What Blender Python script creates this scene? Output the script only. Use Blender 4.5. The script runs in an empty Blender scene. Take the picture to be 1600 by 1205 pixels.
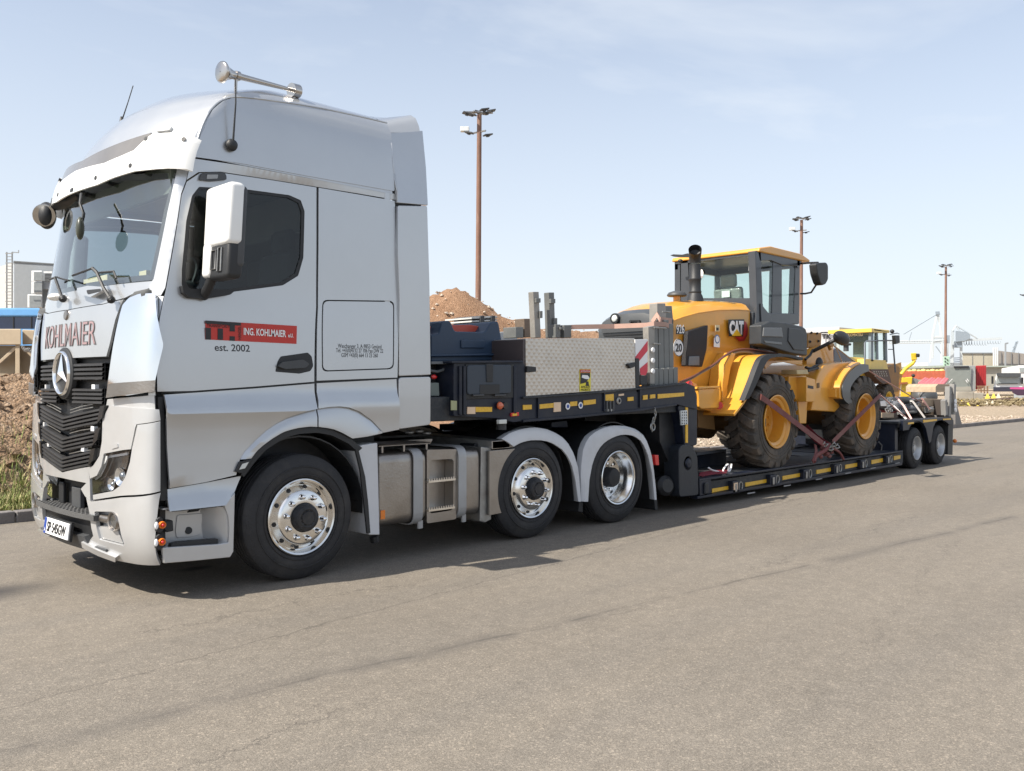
import bpy, bmesh, math, random
from math import sin, cos, tan, radians, pi, sqrt, atan2, floor
from mathutils import Vector, Matrix, noise
from mathutils.bvhtree import BVHTree
from mathutils.geometry import delaunay_2d_cdt
random.seed(7)
scene = bpy.context.scene
COL = scene.collection
V = Vector
# ---------------------------------------------------------------- camera
TH = radians(45.3); FP = 1370.0; CH = 1.5
cd = bpy.data.cameras.new('camera'); cam = bpy.data.objects.new('camera', cd); COL.objects.link(cam)
cam.location = (0, 0, CH); cam.rotation_euler = (radians(90), 0, -TH)
cd.sensor_width = 36; cd.lens = 36*FP/1600; cd.clip_start = .05; cd.clip_end = 6000
scene.camera = cam
# ---------------------------------------------------------------- sky and sun
SUNV = V((.93, -.19, -1.0)).normalized()          # direction the sunlight travels
elev = math.asin(-SUNV.z); azim = atan2(-SUNV.x, -SUNV.y)
world = bpy.data.worlds.new('World'); scene.world = world; world.use_nodes = True
wn = world.node_tree; wn.nodes.clear()
def wnode(t, **k):
    n = wn.nodes.new(t)
    for a, b in k.items(): setattr(n, a, b)
    return n
wo = wnode('ShaderNodeOutputWorld'); wb = wnode('ShaderNodeBackground'); wb.inputs[1].default_value = .12
sk = wnode('ShaderNodeTexSky', sky_type='NISHITA', sun_disc=False, sun_elevation=elev, sun_rotation=azim)
sk.altitude = 100; sk.air_density = 1.0; sk.dust_density = 1.6; sk.ozone_density = 1.6
tc = wnode('ShaderNodeTexCoord'); mp = wnode('ShaderNodeMapping'); mp.inputs['Scale'].default_value = (1.2, 1.2, 4.5)
mp.inputs['Location'].default_value = (.6, .2, .35)
nz = wnode('ShaderNodeTexNoise'); nz.inputs['Scale'].default_value = 1.5; nz.inputs['Detail'].default_value = 6; nz.inputs['Roughness'].default_value = .55; nz.inputs['Distortion'].default_value = .4
rp = wnode('ShaderNodeValToRGB'); rp.color_ramp.elements[0].position = .40; rp.color_ramp.elements[1].position = .72
rp.color_ramp.elements[0].color = (.26, .26, .26, 1); rp.color_ramp.elements[1].color = (.80, .80, .80, 1)
# haze whitening towards the horizon all the way round
sx = wnode('ShaderNodeSeparateXYZ'); mr = wnode('ShaderNodeMapRange'); mr.inputs[1].default_value = 0; mr.inputs[2].default_value = .68; mr.inputs[3].default_value = .92; mr.inputs[4].default_value = .0
ad = wnode('ShaderNodeMath', operation='MAXIMUM')
mx = wnode('ShaderNodeMixRGB'); mx.inputs[2].default_value = (5.1, 5.4, 5.75, 1)
L = wn.links.new
L(tc.outputs['Generated'], mp.inputs[0]); L(mp.outputs[0], nz.inputs['Vector']); L(nz.outputs[0], rp.inputs[0])
L(tc.outputs['Generated'], sx.inputs[0]); L(sx.outputs[2], mr.inputs[0])
L(rp.outputs[0], ad.inputs[0]); L(mr.outputs[0], ad.inputs[1]); L(ad.outputs[0], mx.inputs[0]); L(sk.outputs[0], mx.inputs[1]); L(mx.outputs[0], wb.inputs[0]); L(wb.outputs[0], wo.inputs[0])
sd = bpy.data.lights.new('sun', 'SUN'); sun = bpy.data.objects.new('sun', sd); COL.objects.link(sun)
sd.energy = 5.0; sd.angle = radians(.55); sd.color = (1, .93, .82)
sun.rotation_euler = SUNV.to_track_quat('-Z', 'Y').to_euler(); sun.location = (-20, 5, 30)
scene.view_settings.view_transform = 'Standard'; scene.view_settings.look = 'None'
scene.view_settings.gamma = 1; scene.view_settings.use_curve_mapping = False; scene.view_settings.exposure = .6
# ---------------------------------------------------------------- photo measurement helpers: a sight line to a known plane of the place
def ray(u, v):
    a = (u-800)/FP
    return V((sin(TH)+cos(TH)*a, cos(TH)-sin(TH)*a, (602.5-v)/FP))
def on_y(u, v, y): d = ray(u, v); t = y/d.y; return V((d.x*t, y, CH+d.z*t))
def on_x(u, v, x): d = ray(u, v); t = x/d.x; return V((x, d.y*t, CH+d.z*t))
def on_z(u, v, z=0): d = ray(u, v); t = (z-CH)/d.z; return V((d.x*t, d.y*t, z))
def dep(u, v, t): d = ray(u, v); return V((d.x*t, d.y*t, CH+d.z*t))
# ---------------------------------------------------------------- materials
MATS = {}
def mat(name, col, rough=.5, metal=0, coat=0, bump=0, bscale=30, var=.12, vscale=3, rvar=.08, emit=0, spec=.5, coord='Object', dirt=None, dscale=2.5, stretch=None):
    if name in MATS: return MATS[name]
    m = bpy.data.materials.new(name); m.use_nodes = True; nt = m.node_tree; b = nt.nodes['Principled BSDF']; l = nt.links.new
    b.inputs['Metallic'].default_value = metal; b.inputs['Coat Weight'].default_value = coat; b.inputs['Coat Roughness'].default_value = .04
    b.inputs['Specular IOR Level'].default_value = spec
    t = nt.nodes.new('ShaderNodeTexCoord'); src = t.outputs[coord]
    if stretch:
        mpn = nt.nodes.new('ShaderNodeMapping'); mpn.inputs['Scale'].default_value = stretch; l(src, mpn.inputs[0]); src = mpn.outputs[0]
    n = nt.nodes.new('ShaderNodeTexNoise'); n.inputs['Scale'].default_value = vscale; n.inputs['Detail'].default_value = 7; n.inputs['Roughness'].default_value = .62; l(src, n.inputs['Vector'])
    r = nt.nodes.new('ShaderNodeValToRGB'); r.color_ramp.elements[0].position = .3; r.color_ramp.elements[1].position = .7
    c = col[:3]; r.color_ramp.elements[0].color = tuple(x*(1-var) for x in c)+(1,); r.color_ramp.elements[1].color = tuple(min(1, x*(1+var)) for x in c)+(1,)
    l(n.outputs[0], r.inputs[0]); out = r.outputs[0]
    if dirt:
        n3 = nt.nodes.new('ShaderNodeTexNoise'); n3.inputs['Scale'].default_value = dscale; n3.inputs['Detail'].default_value = 9; n3.inputs['Roughness'].default_value = .7; l(src, n3.inputs['Vector'])
        r3 = nt.nodes.new('ShaderNodeValToRGB'); r3.color_ramp.elements[0].position = .48; r3.color_ramp.elements[1].position = .72
        r3.color_ramp.elements[1].color = (dirt[3],)*3+(1,); l(n3.outputs[0], r3.inputs[0])
        mxn = nt.nodes.new('ShaderNodeMixRGB'); l(r3.outputs[0], mxn.inputs[0]); l(out, mxn.inputs[1]); mxn.inputs[2].default_value = tuple(dirt[:3])+(1,); out = mxn.outputs[0]
    l(out, b.inputs['Base Color'])
    mrn = nt.nodes.new('ShaderNodeMapRange'); mrn.inputs[3].default_value = max(0, rough-rvar); mrn.inputs[4].default_value = min(1, rough+rvar); l(n.outputs[0], mrn.inputs[0]); l(mrn.outputs[0], b.inputs['Roughness'])
    if bump:
        n2 = nt.nodes.new('ShaderNodeTexNoise'); n2.inputs['Scale'].default_value = bscale; n2.inputs['Detail'].default_value = 4; l(src, n2.inputs['Vector'])
        bp = nt.nodes.new('ShaderNodeBump'); bp.inputs['Strength'].default_value = bump; bp.inputs['Distance'].default_value = .02; l(n2.outputs[0], bp.inputs['Height']); l(bp.outputs[0], b.inputs['Normal'])
    if emit:
        b.inputs['Emission Color'].default_value = tuple(c)+(1,); b.inputs['Emission Strength'].default_value = emit
    MATS[name] = m; return m
def glassmat(name, tint, refl=.12, rough=.0, dark=0):
    if name in MATS: return MATS[name]
    m = bpy.data.materials.new(name); m.use_nodes = True; nt = m.node_tree; nt.nodes.clear(); l = nt.links.new
    o = nt.nodes.new('ShaderNodeOutputMaterial'); tr = nt.nodes.new('ShaderNodeBsdfTransparent'); tr.inputs[0].default_value = tuple(tint)+(1,)
    g = nt.nodes.new('ShaderNodeBsdfGlossy'); g.inputs['Roughness'].default_value = rough; g.inputs[0].default_value = (.95, .97, 1, 1)
    fr = nt.nodes.new('ShaderNodeFresnel'); fr.inputs[0].default_value = 1.5
    a = nt.nodes.new('ShaderNodeMath'); a.operation = 'ADD'; a.inputs[1].default_value = refl; a.use_clamp = True; l(fr.outputs[0], a.inputs[0])
    ge = nt.nodes.new('ShaderNodeNewGeometry'); iv = nt.nodes.new('ShaderNodeMath'); iv.operation = 'SUBTRACT'; iv.inputs[0].default_value = 1; l(ge.outputs['Backfacing'], iv.inputs[1])
    mu = nt.nodes.new('ShaderNodeMath'); mu.operation = 'MULTIPLY'; l(a.outputs[0], mu.inputs[0]); l(iv.outputs[0], mu.inputs[1]); a = mu
    mx_ = nt.nodes.new('ShaderNodeMixShader'); l(a.outputs[0], mx_.inputs[0]); l(tr.outputs[0], mx_.inputs[1]); l(g.outputs[0], mx_.inputs[2]); l(mx_.outputs[0], o.inputs[0])
    MATS[name] = m; return m
SILV = mat('silver_paint', (.50, .51, .52), .32, .65, 1, bump=.05, bscale=1.6, var=.03, vscale=2, rvar=.03)
SILVB = mat('silver_bumper_paint', (.52, .525, .53), .4, .4, .9, var=.04, vscale=2, dirt=(.35, .32, .28, .12))
WHITEP = mat('white_paint', (.8, .8, .78), .35, 0, .6, var=.03)
FENDW = mat('fender_grey', (.55, .56, .58), .5, 0, 0, var=.05, dirt=(.3, .27, .23, .3))
BLKP = mat('black_plastic', (.018, .019, .021), .5, 0, 0, bump=.15, bscale=200, var=.2)
DRKP = mat('dark_grey_plastic', (.055, .058, .062), .5, 0, 0, bump=.1, bscale=150, var=.15)
CHAS = mat('chassis_dark', (.016, .018, .022), .55, .2, 0, var=.3, vscale=5, dirt=(.12, .1, .08, .35))
RUB = mat('tyre_rubber', (.022, .022, .024), .75, 0, 0, bump=.25, bscale=60, var=.25, vscale=6, dirt=(.09, .08, .07, .35), dscale=4)
CHR = mat('chrome', (.9, .9, .9), .06, 1, 0, var=.02, rvar=.02)
ALU = mat('polished_alu', (.78, .77, .75), .18, 1, 0, var=.08, vscale=9, rvar=.08)
ALUB = mat('brushed_alu', (.34, .315, .29), .36, .95, 0, var=.12, vscale=4, rvar=.08, dirt=(.25, .2, .16, .4), bump=.1, bscale=60)
STEEL = mat('galvanised', (.35, .35, .34), .45, .8, 0, var=.2, vscale=14, dirt=(.18, .13, .1, .4))
TRL = mat('trailer_navy', (.009, .013, .026), .42, 0, 0, spec=.35, var=.2, vscale=6, dirt=(.09, .085, .08, .3))
TRLD = mat('trailer_plate', (.02, .024, .03), .6, 0, 0, var=.3, vscale=5, dirt=(.16, .14, .12, .45), bump=.2, bscale=40)
CATY = mat('loader_yellow', (.66, .31, .035), .38, 0, .5, var=.06, vscale=3, dirt=(.4, .22, .06, .25))
CATG = mat('loader_grey', (.028, .032, .037), .5, 0, .1, var=.15, dirt=(.13, .12, .1, .25))
REDP = mat('red_paint', (.5, .03, .025), .4, 0, .3, var=.08)
ORG = mat('orange_lens', (.75, .2, .02), .2, 0, .6, var=.05)
REDL = mat('red_lens', (.6, .02, .02), .2, 0, .6, var=.05)
YREF = mat('yellow_reflector', (.72, .42, .03), .35, 0, .2, var=.15, vscale=40)
GWIN = glassmat('window_glass', (.46, .52, .54), .0)
GSCR = glassmat('windscreen_glass', (.95, .98, .965), .13)
GCLR = glassmat('lamp_glass', (.96, .97, .98), .0)
GLDR = glassmat('loader_glass', (.90, .95, .93), .0)
# ---------------------------------------------------------------- object helpers
def tag(o, label=None, cat=None, group=None, kind=None):
    if label: o['label'] = label
    if cat: o['category'] = cat
    if group: o['group'] = group
    if kind: o['kind'] = kind
    return o
def thing(name, loc, label, cat, group=None):
    o = bpy.data.objects.new(name, None); COL.objects.link(o); o.location = loc; o.empty_display_size = .3
    tag(o, label, cat, group); WL[o.name] = V(loc); return o
WL = {}
def wl(o): return WL.get(o.name, V((0, 0, 0))) if o else V((0, 0, 0))
def copy_tree(o, delta, parent=None, label=None):
    c = o.copy(); COL.objects.link(c)
    if parent: c.parent = parent
    else:
        c.location = o.location+V(delta); WL[c.name] = V(c.location)
        if label: c['label'] = label
    for ch in list(o.children): copy_tree(ch, delta, c)
    return c
def rotm(ax, ang): return Matrix.Rotation(ang, 3, ax)
class MB:
    def __init__(s): s.v = []; s.f = []
    def add(s, vs, fs):
        k = len(s.v); s.v += [V(p) for p in vs]; s.f += [tuple(i+k for i in f) for f in fs]; return s
    def box(s, a, b, R=None, c=None):
        (x0, y0, z0), (x1, y1, z1) = a, b
        vs = [V((x, y, z)) for x in (x0, x1) for y in (y0, y1) for z in (z0, z1)]
        if R:
            cc = V(c) if c else (V(a)+V(b))/2
            vs = [cc+R@(p-cc) for p in vs]
        return s.add(vs, [(0, 1, 3, 2), (4, 6, 7, 5), (0, 4, 5, 1), (2, 3, 7, 6), (0, 2, 6, 4), (1, 5, 7, 3)])
    def cyl(s, p0, p1, r0, r1=None, n=12, caps=True):
        p0 = V(p0); p1 = V(p1); r1 = r0 if r1 is None else r1; d = (p1-p0).normalized()
        a = d.orthogonal().normalized(); b = d.cross(a); vs = []
        for p, r in ((p0, r0), (p1, r1)):
            for i in range(n):
                t = 2*pi*i/n; vs.append(p+(a*cos(t)+b*sin(t))*r)
        fs = [(i, (i+1) % n, n+(i+1) % n, n+i) for i in range(n)]
        if caps: fs += [tuple(range(n-1, -1, -1)), tuple(range(n, 2*n))]
        return s.add(vs, fs)
    def tube(s, pts, r, n=8, closed=False):
        pts = [V(p) for p in pts]; m = len(pts); rings = []; a = None
        for i, p in enumerate(pts):
            if closed: d = pts[(i+1) % m]-pts[i-1]
            else: d = pts[min(i+1, m-1)]-pts[max(i-1, 0)]
            d.normalize()
            a = (d.orthogonal() if a is None else a-d*a.dot(d)).normalized(); b = d.cross(a)
            rr = r[i] if isinstance(r, (list, tuple)) else r
            rings.append([p+(a*cos(2*pi*k/n)+b*sin(2*pi*k/n))*rr for k in range(n)])
        vs = [q for g in rings for q in g]; fs = []
        for i in range(m if closed else m-1):
            j = (i+1) % m
            for k in range(n): fs.append((i*n+k, i*n+(k+1) % n, j*n+(k+1) % n, j*n+k))
        if not closed: fs += [tuple(range(n-1, -1, -1)), tuple((m-1)*n+k for k in range(n))]
        return s.add(vs, fs)
    def band(s, pts, w, th, wdir):          # flat strap along pts
        pts = [V(p) for p in pts]; m = len(pts); vs = []; wd = V(wdir).normalized()
        for i, p in enumerate(pts):
            d = (pts[min(i+1, m-1)]-pts[max(i-1, 0)]).normalized(); w1 = (wd-d*wd.dot(d)).normalized(); n_ = d.cross(w1)
            vs += [p+w1*w/2+n_*th/2, p-w1*w/2+n_*th/2, p-w1*w/2-n_*th/2, p+w1*w/2-n_*th/2]
        fs = []
        for i in range(m-1):
            for k in range(4): fs.append((i*4+k, i*4+(k+1) % 4, i*4+4+(k+1) % 4, i*4+4+k))
        fs += [(3, 2, 1, 0), tuple((m-1)*4+k for k in range(4))]
        return s.add(vs, fs)
    def prism(s, poly, d):                    # poly: list of 3D points, extruded by vector d
        poly = [V(p) for p in poly]; n = len(poly); d = V(d)
        vs = poly+[p+d for p in poly]
        return s.add(vs, [tuple(range(n)), tuple(range(2*n-1, n-1, -1))]+[(i, n+i, n+(i+1) % n, (i+1) % n) for i in range(n)])
    def lathe(s, prof, c, ax, n=48, closed=False):   # prof: (along axis, radius)
        c = V(c); d = V(ax).normalized(); a = d.orthogonal().normalized(); b = d.cross(a); m = len(prof); vs = []
        for i in range(n):
            t = 2*pi*i/n; e = a*cos(t)+b*sin(t)
            for (h, r) in prof: vs.append(c+d*h+e*r)
        fs = []
        for i in range(n):
            j = (i+1) % n
            for k in range(m if closed else m-1):
                k2 = (k+1) % m; fs.append((i*m+k, i*m+k2, j*m+k2, j*m+k))
        return s.add(vs, fs)
    def ball(s, c, r, nu=12, nv=8):
        r = V((r, r, r)) if not hasattr(r, '__len__') else V(r); c = V(c); vs = [c+V((0, 0, r.z))]
        for j in range(1, nv):
            for i in range(nu):
                t = pi*j/nv; p = 2*pi*i/nu; vs.append(c+V((r.x*sin(t)*cos(p), r.y*sin(t)*sin(p), r.z*cos(t))))
        vs.append(c-V((0, 0, r.z))); fs = [(0, 1+i, 1+(i+1) % nu) for i in range(nu)]
        for j in range(nv-2):
            for i in range(nu): a = 1+j*nu; fs.append((a+i, a+nu+i, a+nu+(i+1) % nu, a+(i+1) % nu))
        a = 1+(nv-2)*nu; fs += [(a+i, len(vs)-1, a+(i+1) % nu) for i in range(nu)]
        return s.add(vs, fs)
    def build(s, name, m, parent=None, bev=0, smooth=35, seg=2, label=None):
        me = bpy.data.meshes.new(name); off = wl(parent)
        me.from_pydata([p-off for p in s.v], [], s.f)
        bm = bmesh.new(); bm.from_mesh(me); bmesh.ops.recalc_face_normals(bm, faces=bm.faces); bm.to_mesh(me); bm.free()
        if smooth:
            me.shade_smooth(); me.set_sharp_from_angle(angle=radians(smooth))
        me.materials.append(m); o = bpy.data.objects.new(name, me); COL.objects.link(o)
        if parent:
            o.parent = parent; WL[o.name] = off
        if bev:
            md = o.modifiers.new('bevel', 'BEVEL'); md.width = bev; md.segments = seg; md.limit_method = 'ANGLE'; md.angle_limit = radians(40); md.harden_normals = True
        if label: o['label'] = label
        return o
def smooth_path(P, it):
    for _ in range(it):
        Q = [P[0]]
        for a, b in zip(P, P[1:]): Q += [a.lerp(b, .25), a.lerp(b, .75)]
        P = Q+[P[-1]]
    return P
def fillet(pts, r, n=4):
    if not r: return [V(p) for p in pts]
    out = []; m = len(pts); pts = [V(p) for p in pts]
    for i in range(m):
        p = pts[i]; a = pts[i-1]-p; b = pts[(i+1) % m]-p; k = min(r, a.length*.45, b.length*.45)
        if a.length < 1e-6 or b.length < 1e-6: continue
        pa = p+a.normalized()*k; pb = p+b.normalized()*k
        for j in range(n+1):
            t = j/n; out.append(pa*(1-t)**2+p*2*t*(1-t)+pb*t*t)
    return out
def inpoly(x, y, P):
    c = False; j = len(P)-1
    for i in range(len(P)):
        xi, yi = P[i][0], P[i][1]; xj, yj = P[j][0], P[j][1]
        if (yi > y) != (yj > y) and x < (xj-xi)*(y-yi)/(yj-yi)+xi: c = not c
        j = i
    return c
def dens(P, st):
    out = []
    for i in range(len(P)):
        a = V(P[i]); b = V(P[(i+1) % len(P)]); n = max(1, int((b-a).length/st))
        out += [a+(b-a)*k/n for k in range(n)]
    return out
def patch(mapper, outline, holes=(), grid=.08, th=.02, off=0, name='panel', m=None, parent=None, sharp=35, bev=0, label=None):
    loops = [dens([V((p[0], p[1])) for p in outline], grid)]+[dens([V((p[0], p[1])) for p in h], grid) for h in holes]
    pts = []; edges = []
    for lp in loops:
        k = len(pts); pts += lp; edges += [(k+i, k+(i+1) % len(lp)) for i in range(len(lp))]
    xs = [p.x for p in loops[0]]; ys = [p.y for p in loops[0]]
    x = min(xs)+grid*.5
    while x < max(xs):
        y = min(ys)+grid*.5
        while y < max(ys):
            if inpoly(x, y, loops[0]) and not any(inpoly(x, y, h) for h in loops[1:]):
                if all((p.x-x)**2+(p.y-y)**2 > (grid*.4)**2 for p in pts): pts.append(V((x, y)))
            y += grid
        x += grid
    r = delaunay_2d_cdt(pts, edges, [], 0, 1e-6)
    vs, fs = r[0], r[2]; keep = []
    for f in fs:
        cx = sum(vs[i].x for i in f)/3; cy = sum(vs[i].y for i in f)/3
        if inpoly(cx, cy, loops[0]) and not any(inpoly(cx, cy, h) for h in loops[1:]): keep.append(tuple(f))
    n = len(vs); mb = MB()
    top = [mapper(p.x, p.y, off) for p in vs]; bot = [mapper(p.x, p.y, off-th) for p in vs]
    ec = {}
    for f in keep:
        for i in range(3):
            e = (f[i], f[(i+1) % 3]); ec[e] = 1
    walls = [(a, a+n, b+n, b) for (a, b) in ec if (b, a) not in ec]
    mb.add(top+bot, keep+[tuple(i+n for i in reversed(f)) for f in keep]+walls)
    return mb if m is None else mb.build(name, m, parent, smooth=sharp, bev=bev, label=label)
def ymap(y0): return lambda x, z, o: V((x, y0-o, z))
def pxy(y, P): return [(on_y(u, v, y).x, on_y(u, v, y).z) for u, v in P]
def yprism(P, y0, y1, mb=None):             # outline measured on the plane y0, extruded back to y1
    mb = mb or MB(); return mb.prism([on_y(u, v, y0) for u, v in P], (0, y1-y0, 0))
def text_mesh(name, s, size, m, parent, origin, right, up, depth=.001, off=0, align='LEFT', sx=1, bold=0, spacing=1, shear=0, lw=None, fit=None, fith=None):
    cu = bpy.data.curves.new(name, 'FONT'); cu.body = s; cu.size = size; cu.extrude = depth; cu.align_x = align; cu.offset = bold; cu.space_character = spacing; cu.shear = shear; cu.resolution_u = 3
    if lw: cu.space_line = lw
    to = bpy.data.objects.new(name, cu); COL.objects.link(to); dg = bpy.context.evaluated_depsgraph_get()
    me = bpy.data.meshes.new_from_object(to.evaluated_get(dg)); bpy.data.objects.remove(to)
    r = V(right).normalized(); u = V(up).normalized(); nrm = r.cross(u); o0 = V(origin)-wl(parent)
    if fit:
        xs_ = [v.co.x for v in me.vertices]; mn_ = min(xs_); sx = fit/(max(xs_)-mn_)
        for v in me.vertices: v.co.x -= mn_
    if fith:
        ys_ = [v.co.y for v in me.vertices]; k_ = fith/(max(ys_)-min(ys_)); mn_ = min(ys_)
        for v in me.vertices: v.co.y = (v.co.y-mn_)*k_
    for v in me.vertices: p = v.co.copy(); v.co = o0+r*p.x*sx+u*p.y+nrm*(p.z+off)
    me.materials.clear(); me.materials.append(m); o = bpy.data.objects.new(name, me); COL.objects.link(o)
    if parent: o.parent = parent; WL[o.name] = wl(parent)
    return o
INK = mat('dark_ink', (.02, .02, .022), .5, var=.05)
INKW = mat('white_ink', (.8, .8, .8), .5, var=.03)
INKR = mat('red_ink', (.5, .035, .025), .45, var=.05)
# ================================================================ ground: road, kerb, gravel yard, heaps
def gmat(name, build):
    m = bpy.data.materials.new(name); m.use_nodes = True; nt = m.node_tree; b = nt.nodes['Principled BSDF']; build(nt, b); MATS[name] = m; return m
class NT:
    def __init__(s, nt): s.nt = nt
    def n(s, t, ins=None, **k):
        n = s.nt.nodes.new(t)
        for a, b in k.items(): setattr(n, a, b)
        for a, b in (ins or {}).items():
            if hasattr(b, 'links') or hasattr(b, 'is_output'): s.nt.links.new(b, n.inputs[a])
            else: n.inputs[a].default_value = b
        return n
    def noise(s, vec, sc, det=5, ro=.6, dist=0): return s.n('ShaderNodeTexNoise', {'Vector': vec, 'Scale': sc, 'Detail': det, 'Roughness': ro, 'Distortion': dist}).outputs[0]
    def math(s, op, a, b=0, clamp=False): return s.n('ShaderNodeMath', {0: a, 1: b}, operation=op, use_clamp=clamp).outputs[0]
    def ramp(s, f, p0, p1, c0=(0, 0, 0, 1), c1=(1, 1, 1, 1)):
        r = s.n('ShaderNodeValToRGB', {0: f}); e = r.color_ramp.elements; e[0].position = p0; e[1].position = p1; e[0].color = c0; e[1].color = c1; return r.outputs[0]
    def mix(s, f, a, b, bt='MIX'): return s.n('ShaderNodeMixRGB', {0: f, 1: a, 2: b}, blend_type=bt).outputs[0]
    def map(s, vec, sc=(1, 1, 1), loc=(0, 0, 0), rot=(0, 0, 0)): return s.n('ShaderNodeMapping', {'Vector': vec, 'Scale': sc, 'Location': loc, 'Rotation': rot}).outputs[0]
def asphalt(nt, b):
    N = NT(nt); co = N.n('ShaderNodeTexCoord').outputs['Object']; xyz = N.n('ShaderNodeSeparateXYZ', {0: co})
    X, Y = xyz.outputs[0], xyz.outputs[1]
    base = N.ramp(N.noise(co, .35, 6, .6), .25, .75, (.163, .143, .118, 1), (.203, .180, .150, 1))
    tracks = N.ramp(N.noise(N.map(co, (.08, 1.3, 1), rot=(0, 0, .05)), 1.2, 4, .5), .42, .68)
    base = N.mix(N.math('MULTIPLY', tracks, .35), base, (.13, .12, .108, 1))
    # aggregate
    v1 = N.n('ShaderNodeTexVoronoi', {'Vector': co, 'Scale': 215.0}); v2 = N.n('ShaderNodeTexVoronoi', {'Vector': co, 'Scale': 105.0})
    sp = N.ramp(N.n('ShaderNodeSeparateColor', {0: v1.outputs['Color']}).outputs[0], .1, .95, (.70, .69, .68, 1), (1.32, 1.31, 1.3, 1))
    base = N.mix(.75, base, sp, 'MULTIPLY')
    sp2 = N.ramp(N.n('ShaderNodeSeparateColor', {0: v2.outputs['Color']}).outputs[1], .80, .97, (1, 1, 1, 1), (1.8, 1.75, 1.7, 1)); base = N.mix(.5, base, sp2, 'MULTIPLY')
    base = N.mix(.45, base, N.ramp(N.noise(co, 9, 6, .7), .3, .7, (.72, .72, .72, 1), (1.25, 1.25, 1.25, 1)), 'MULTIPLY')
    # dark seams and cracks
    wob = N.math('MULTIPLY', N.math('SUBTRACT', N.noise(co, .9, 6, .65), .5), .55)
    wob2 = N.math('MULTIPLY', N.math('SUBTRACT', N.noise(co, 2.2, 8, .75), .5), .9)
    def seam(a, bb, w, soft, wb, k, colr=(.07, .062, .055, 1), brk=None):
        nonlocal base
        d = N.math('ABSOLUTE', N.math('ADD', N.math('SUBTRACT', Y, N.math('MULTIPLY', X, bb)), N.math('SUBTRACT', wb, a)))
        f = N.math('SUBTRACT', 1, N.math('DIVIDE', d, w), True)
        f = N.math('MULTIPLY', N.math('POWER', f, soft), k, True)
        if brk is not None: f = N.math('MULTIPLY', f, N.ramp(N.noise(co, brk, 3), .42, .58))
        base = N.mix(f, base, colr)
    seam(4.12, -.105, .12, .7, N.math('MULTIPLY', wob, .35), .55, (.10, .09, .08, 1), 1.1)
    seam(4.12, -.105, .02, .8, N.math('MULTIPLY', wob, .35), .6, brk=2.2)
    seam(4.42, .095, .012, .8, N.math('MULTIPLY', wob2, .35), .6); seam(5.35, -.02, .014, .8, wob2, .8, brk=.9)
    seam(3.3, .05, .014, .8, wob2, .8, brk=.7)
    seam(1.1, .20, .012, .8, wob2, .6, brk=.8)
    seam(2.6, .42, .010, .8, wob2, .55, brk=.8)
    seam(8.2, .0, .03, .8, wob, .4, brk=.5)
    # oil stains
    st = N.ramp(N.noise(co, 1.05, 7, .72), .67, .75); base = N.mix(N.math('MULTIPLY', st, .45), base, (.085, .078, .07, 1))
    st2 = N.ramp(N.noise(N.map(co, (.5, 2.2, 1), (3, 1, 0)), 2.0, 3, .5), .74, .78); base = N.mix(N.math('MULTIPLY', st2, .6), base, (.06, .055, .05, 1))
    for (sx_, sy_, r_) in ((1.75, 7.15, .34), (3.3, 6.9, .12)):
        dd = N.n('ShaderNodeVectorMath', {0: N.map(co, (.55, 1, 0)), 1: (sx_*.55, sy_, 0)}, operation='DISTANCE').outputs['Value']
        f = N.math('MULTIPLY', N.math('SUBTRACT', 1, N.math('DIVIDE', N.math('ADD', dd, N.math('MULTIPLY', wob, .5)), r_), True), 1.3, True)
        base = N.mix(f, base, (.055, .05, .048, 1))
    nt.links.new(base, b.inputs['Base Color'])
    hb = N.math('ADD', N.math('MULTIPLY', v1.outputs['Distance'], -.5), N.math('MULTIPLY', N.noise(co, 140, 3), .5))
    bp = N.n('ShaderNodeBump', {'Height': hb, 'Strength': .5, 'Distance': .004}); nt.links.new(bp.outputs[0], b.inputs['Normal'])
    b.inputs['Roughness'].default_value = .82; b.inputs['Specular IOR Level'].default_value = .35
ASP = gmat('asphalt', asphalt)
def soilmat(name, c0, c1, c2, sc=1):
    def f(nt, b):
        N = NT(nt); co = N.n('ShaderNodeTexCoord').outputs['Object']
        base = N.ramp(N.noise(co, 1.3*sc, 8, .7), .3, .72, c0+(1,), c1+(1,))
        base = N.mix(N.ramp(N.noise(co, 7*sc, 8, .75), .50, .66), base, c2+(1,))
        vo = N.n('ShaderNodeTexVoronoi', {'Vector': co, 'Scale': 26.0*sc}); base = N.mix(.6, base, N.ramp(N.n('ShaderNodeSeparateColor', {0: vo.outputs['Color']}).outputs[0], .1, .9, (.6, .6, .6, 1), (1.35, 1.35, 1.35, 1)), 'MULTIPLY')
        nt.links.new(base, b.inputs['Base Color']); b.inputs['Roughness'].default_value = .95; b.inputs['Specular IOR Level'].default_value = .2
        h = N.math('ADD', N.noise(co, 9*sc, 8, .75), N.math('MULTIPLY', vo.outputs['Distance'], -.6))
        bp = N.n('ShaderNodeBump', {'Height': h, 'Strength': 1.0, 'Distance': .09/sc}); nt.links.new(bp.outputs[0], b.inputs['Normal'])
    return gmat(name, f)
SOIL = soilmat('brown_soil', (.22, .14, .085), (.42, .29, .19), (.52, .39, .28))
SAND = soilmat('sandy_yard', (.42, .33, .235), (.54, .44, .33), (.34, .26, .18))
GRAV = soilmat('crushed_gravel', (.30, .175, .105), (.44, .28, .18), (.24, .14, .085), 1.6)
road = MB().add([(-80, -80, 0), (1500, -80, 0), (1500, 10.62, 0), (-80, 10.62, 0)], [(0, 1, 2, 3)]).build('road', ASP); tag(road, kind='structure')
def nz3(x, y, s, o=4): return noise.fractal(V((x*s, y*s, 3.1)), .9, 2.1, o)
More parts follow.
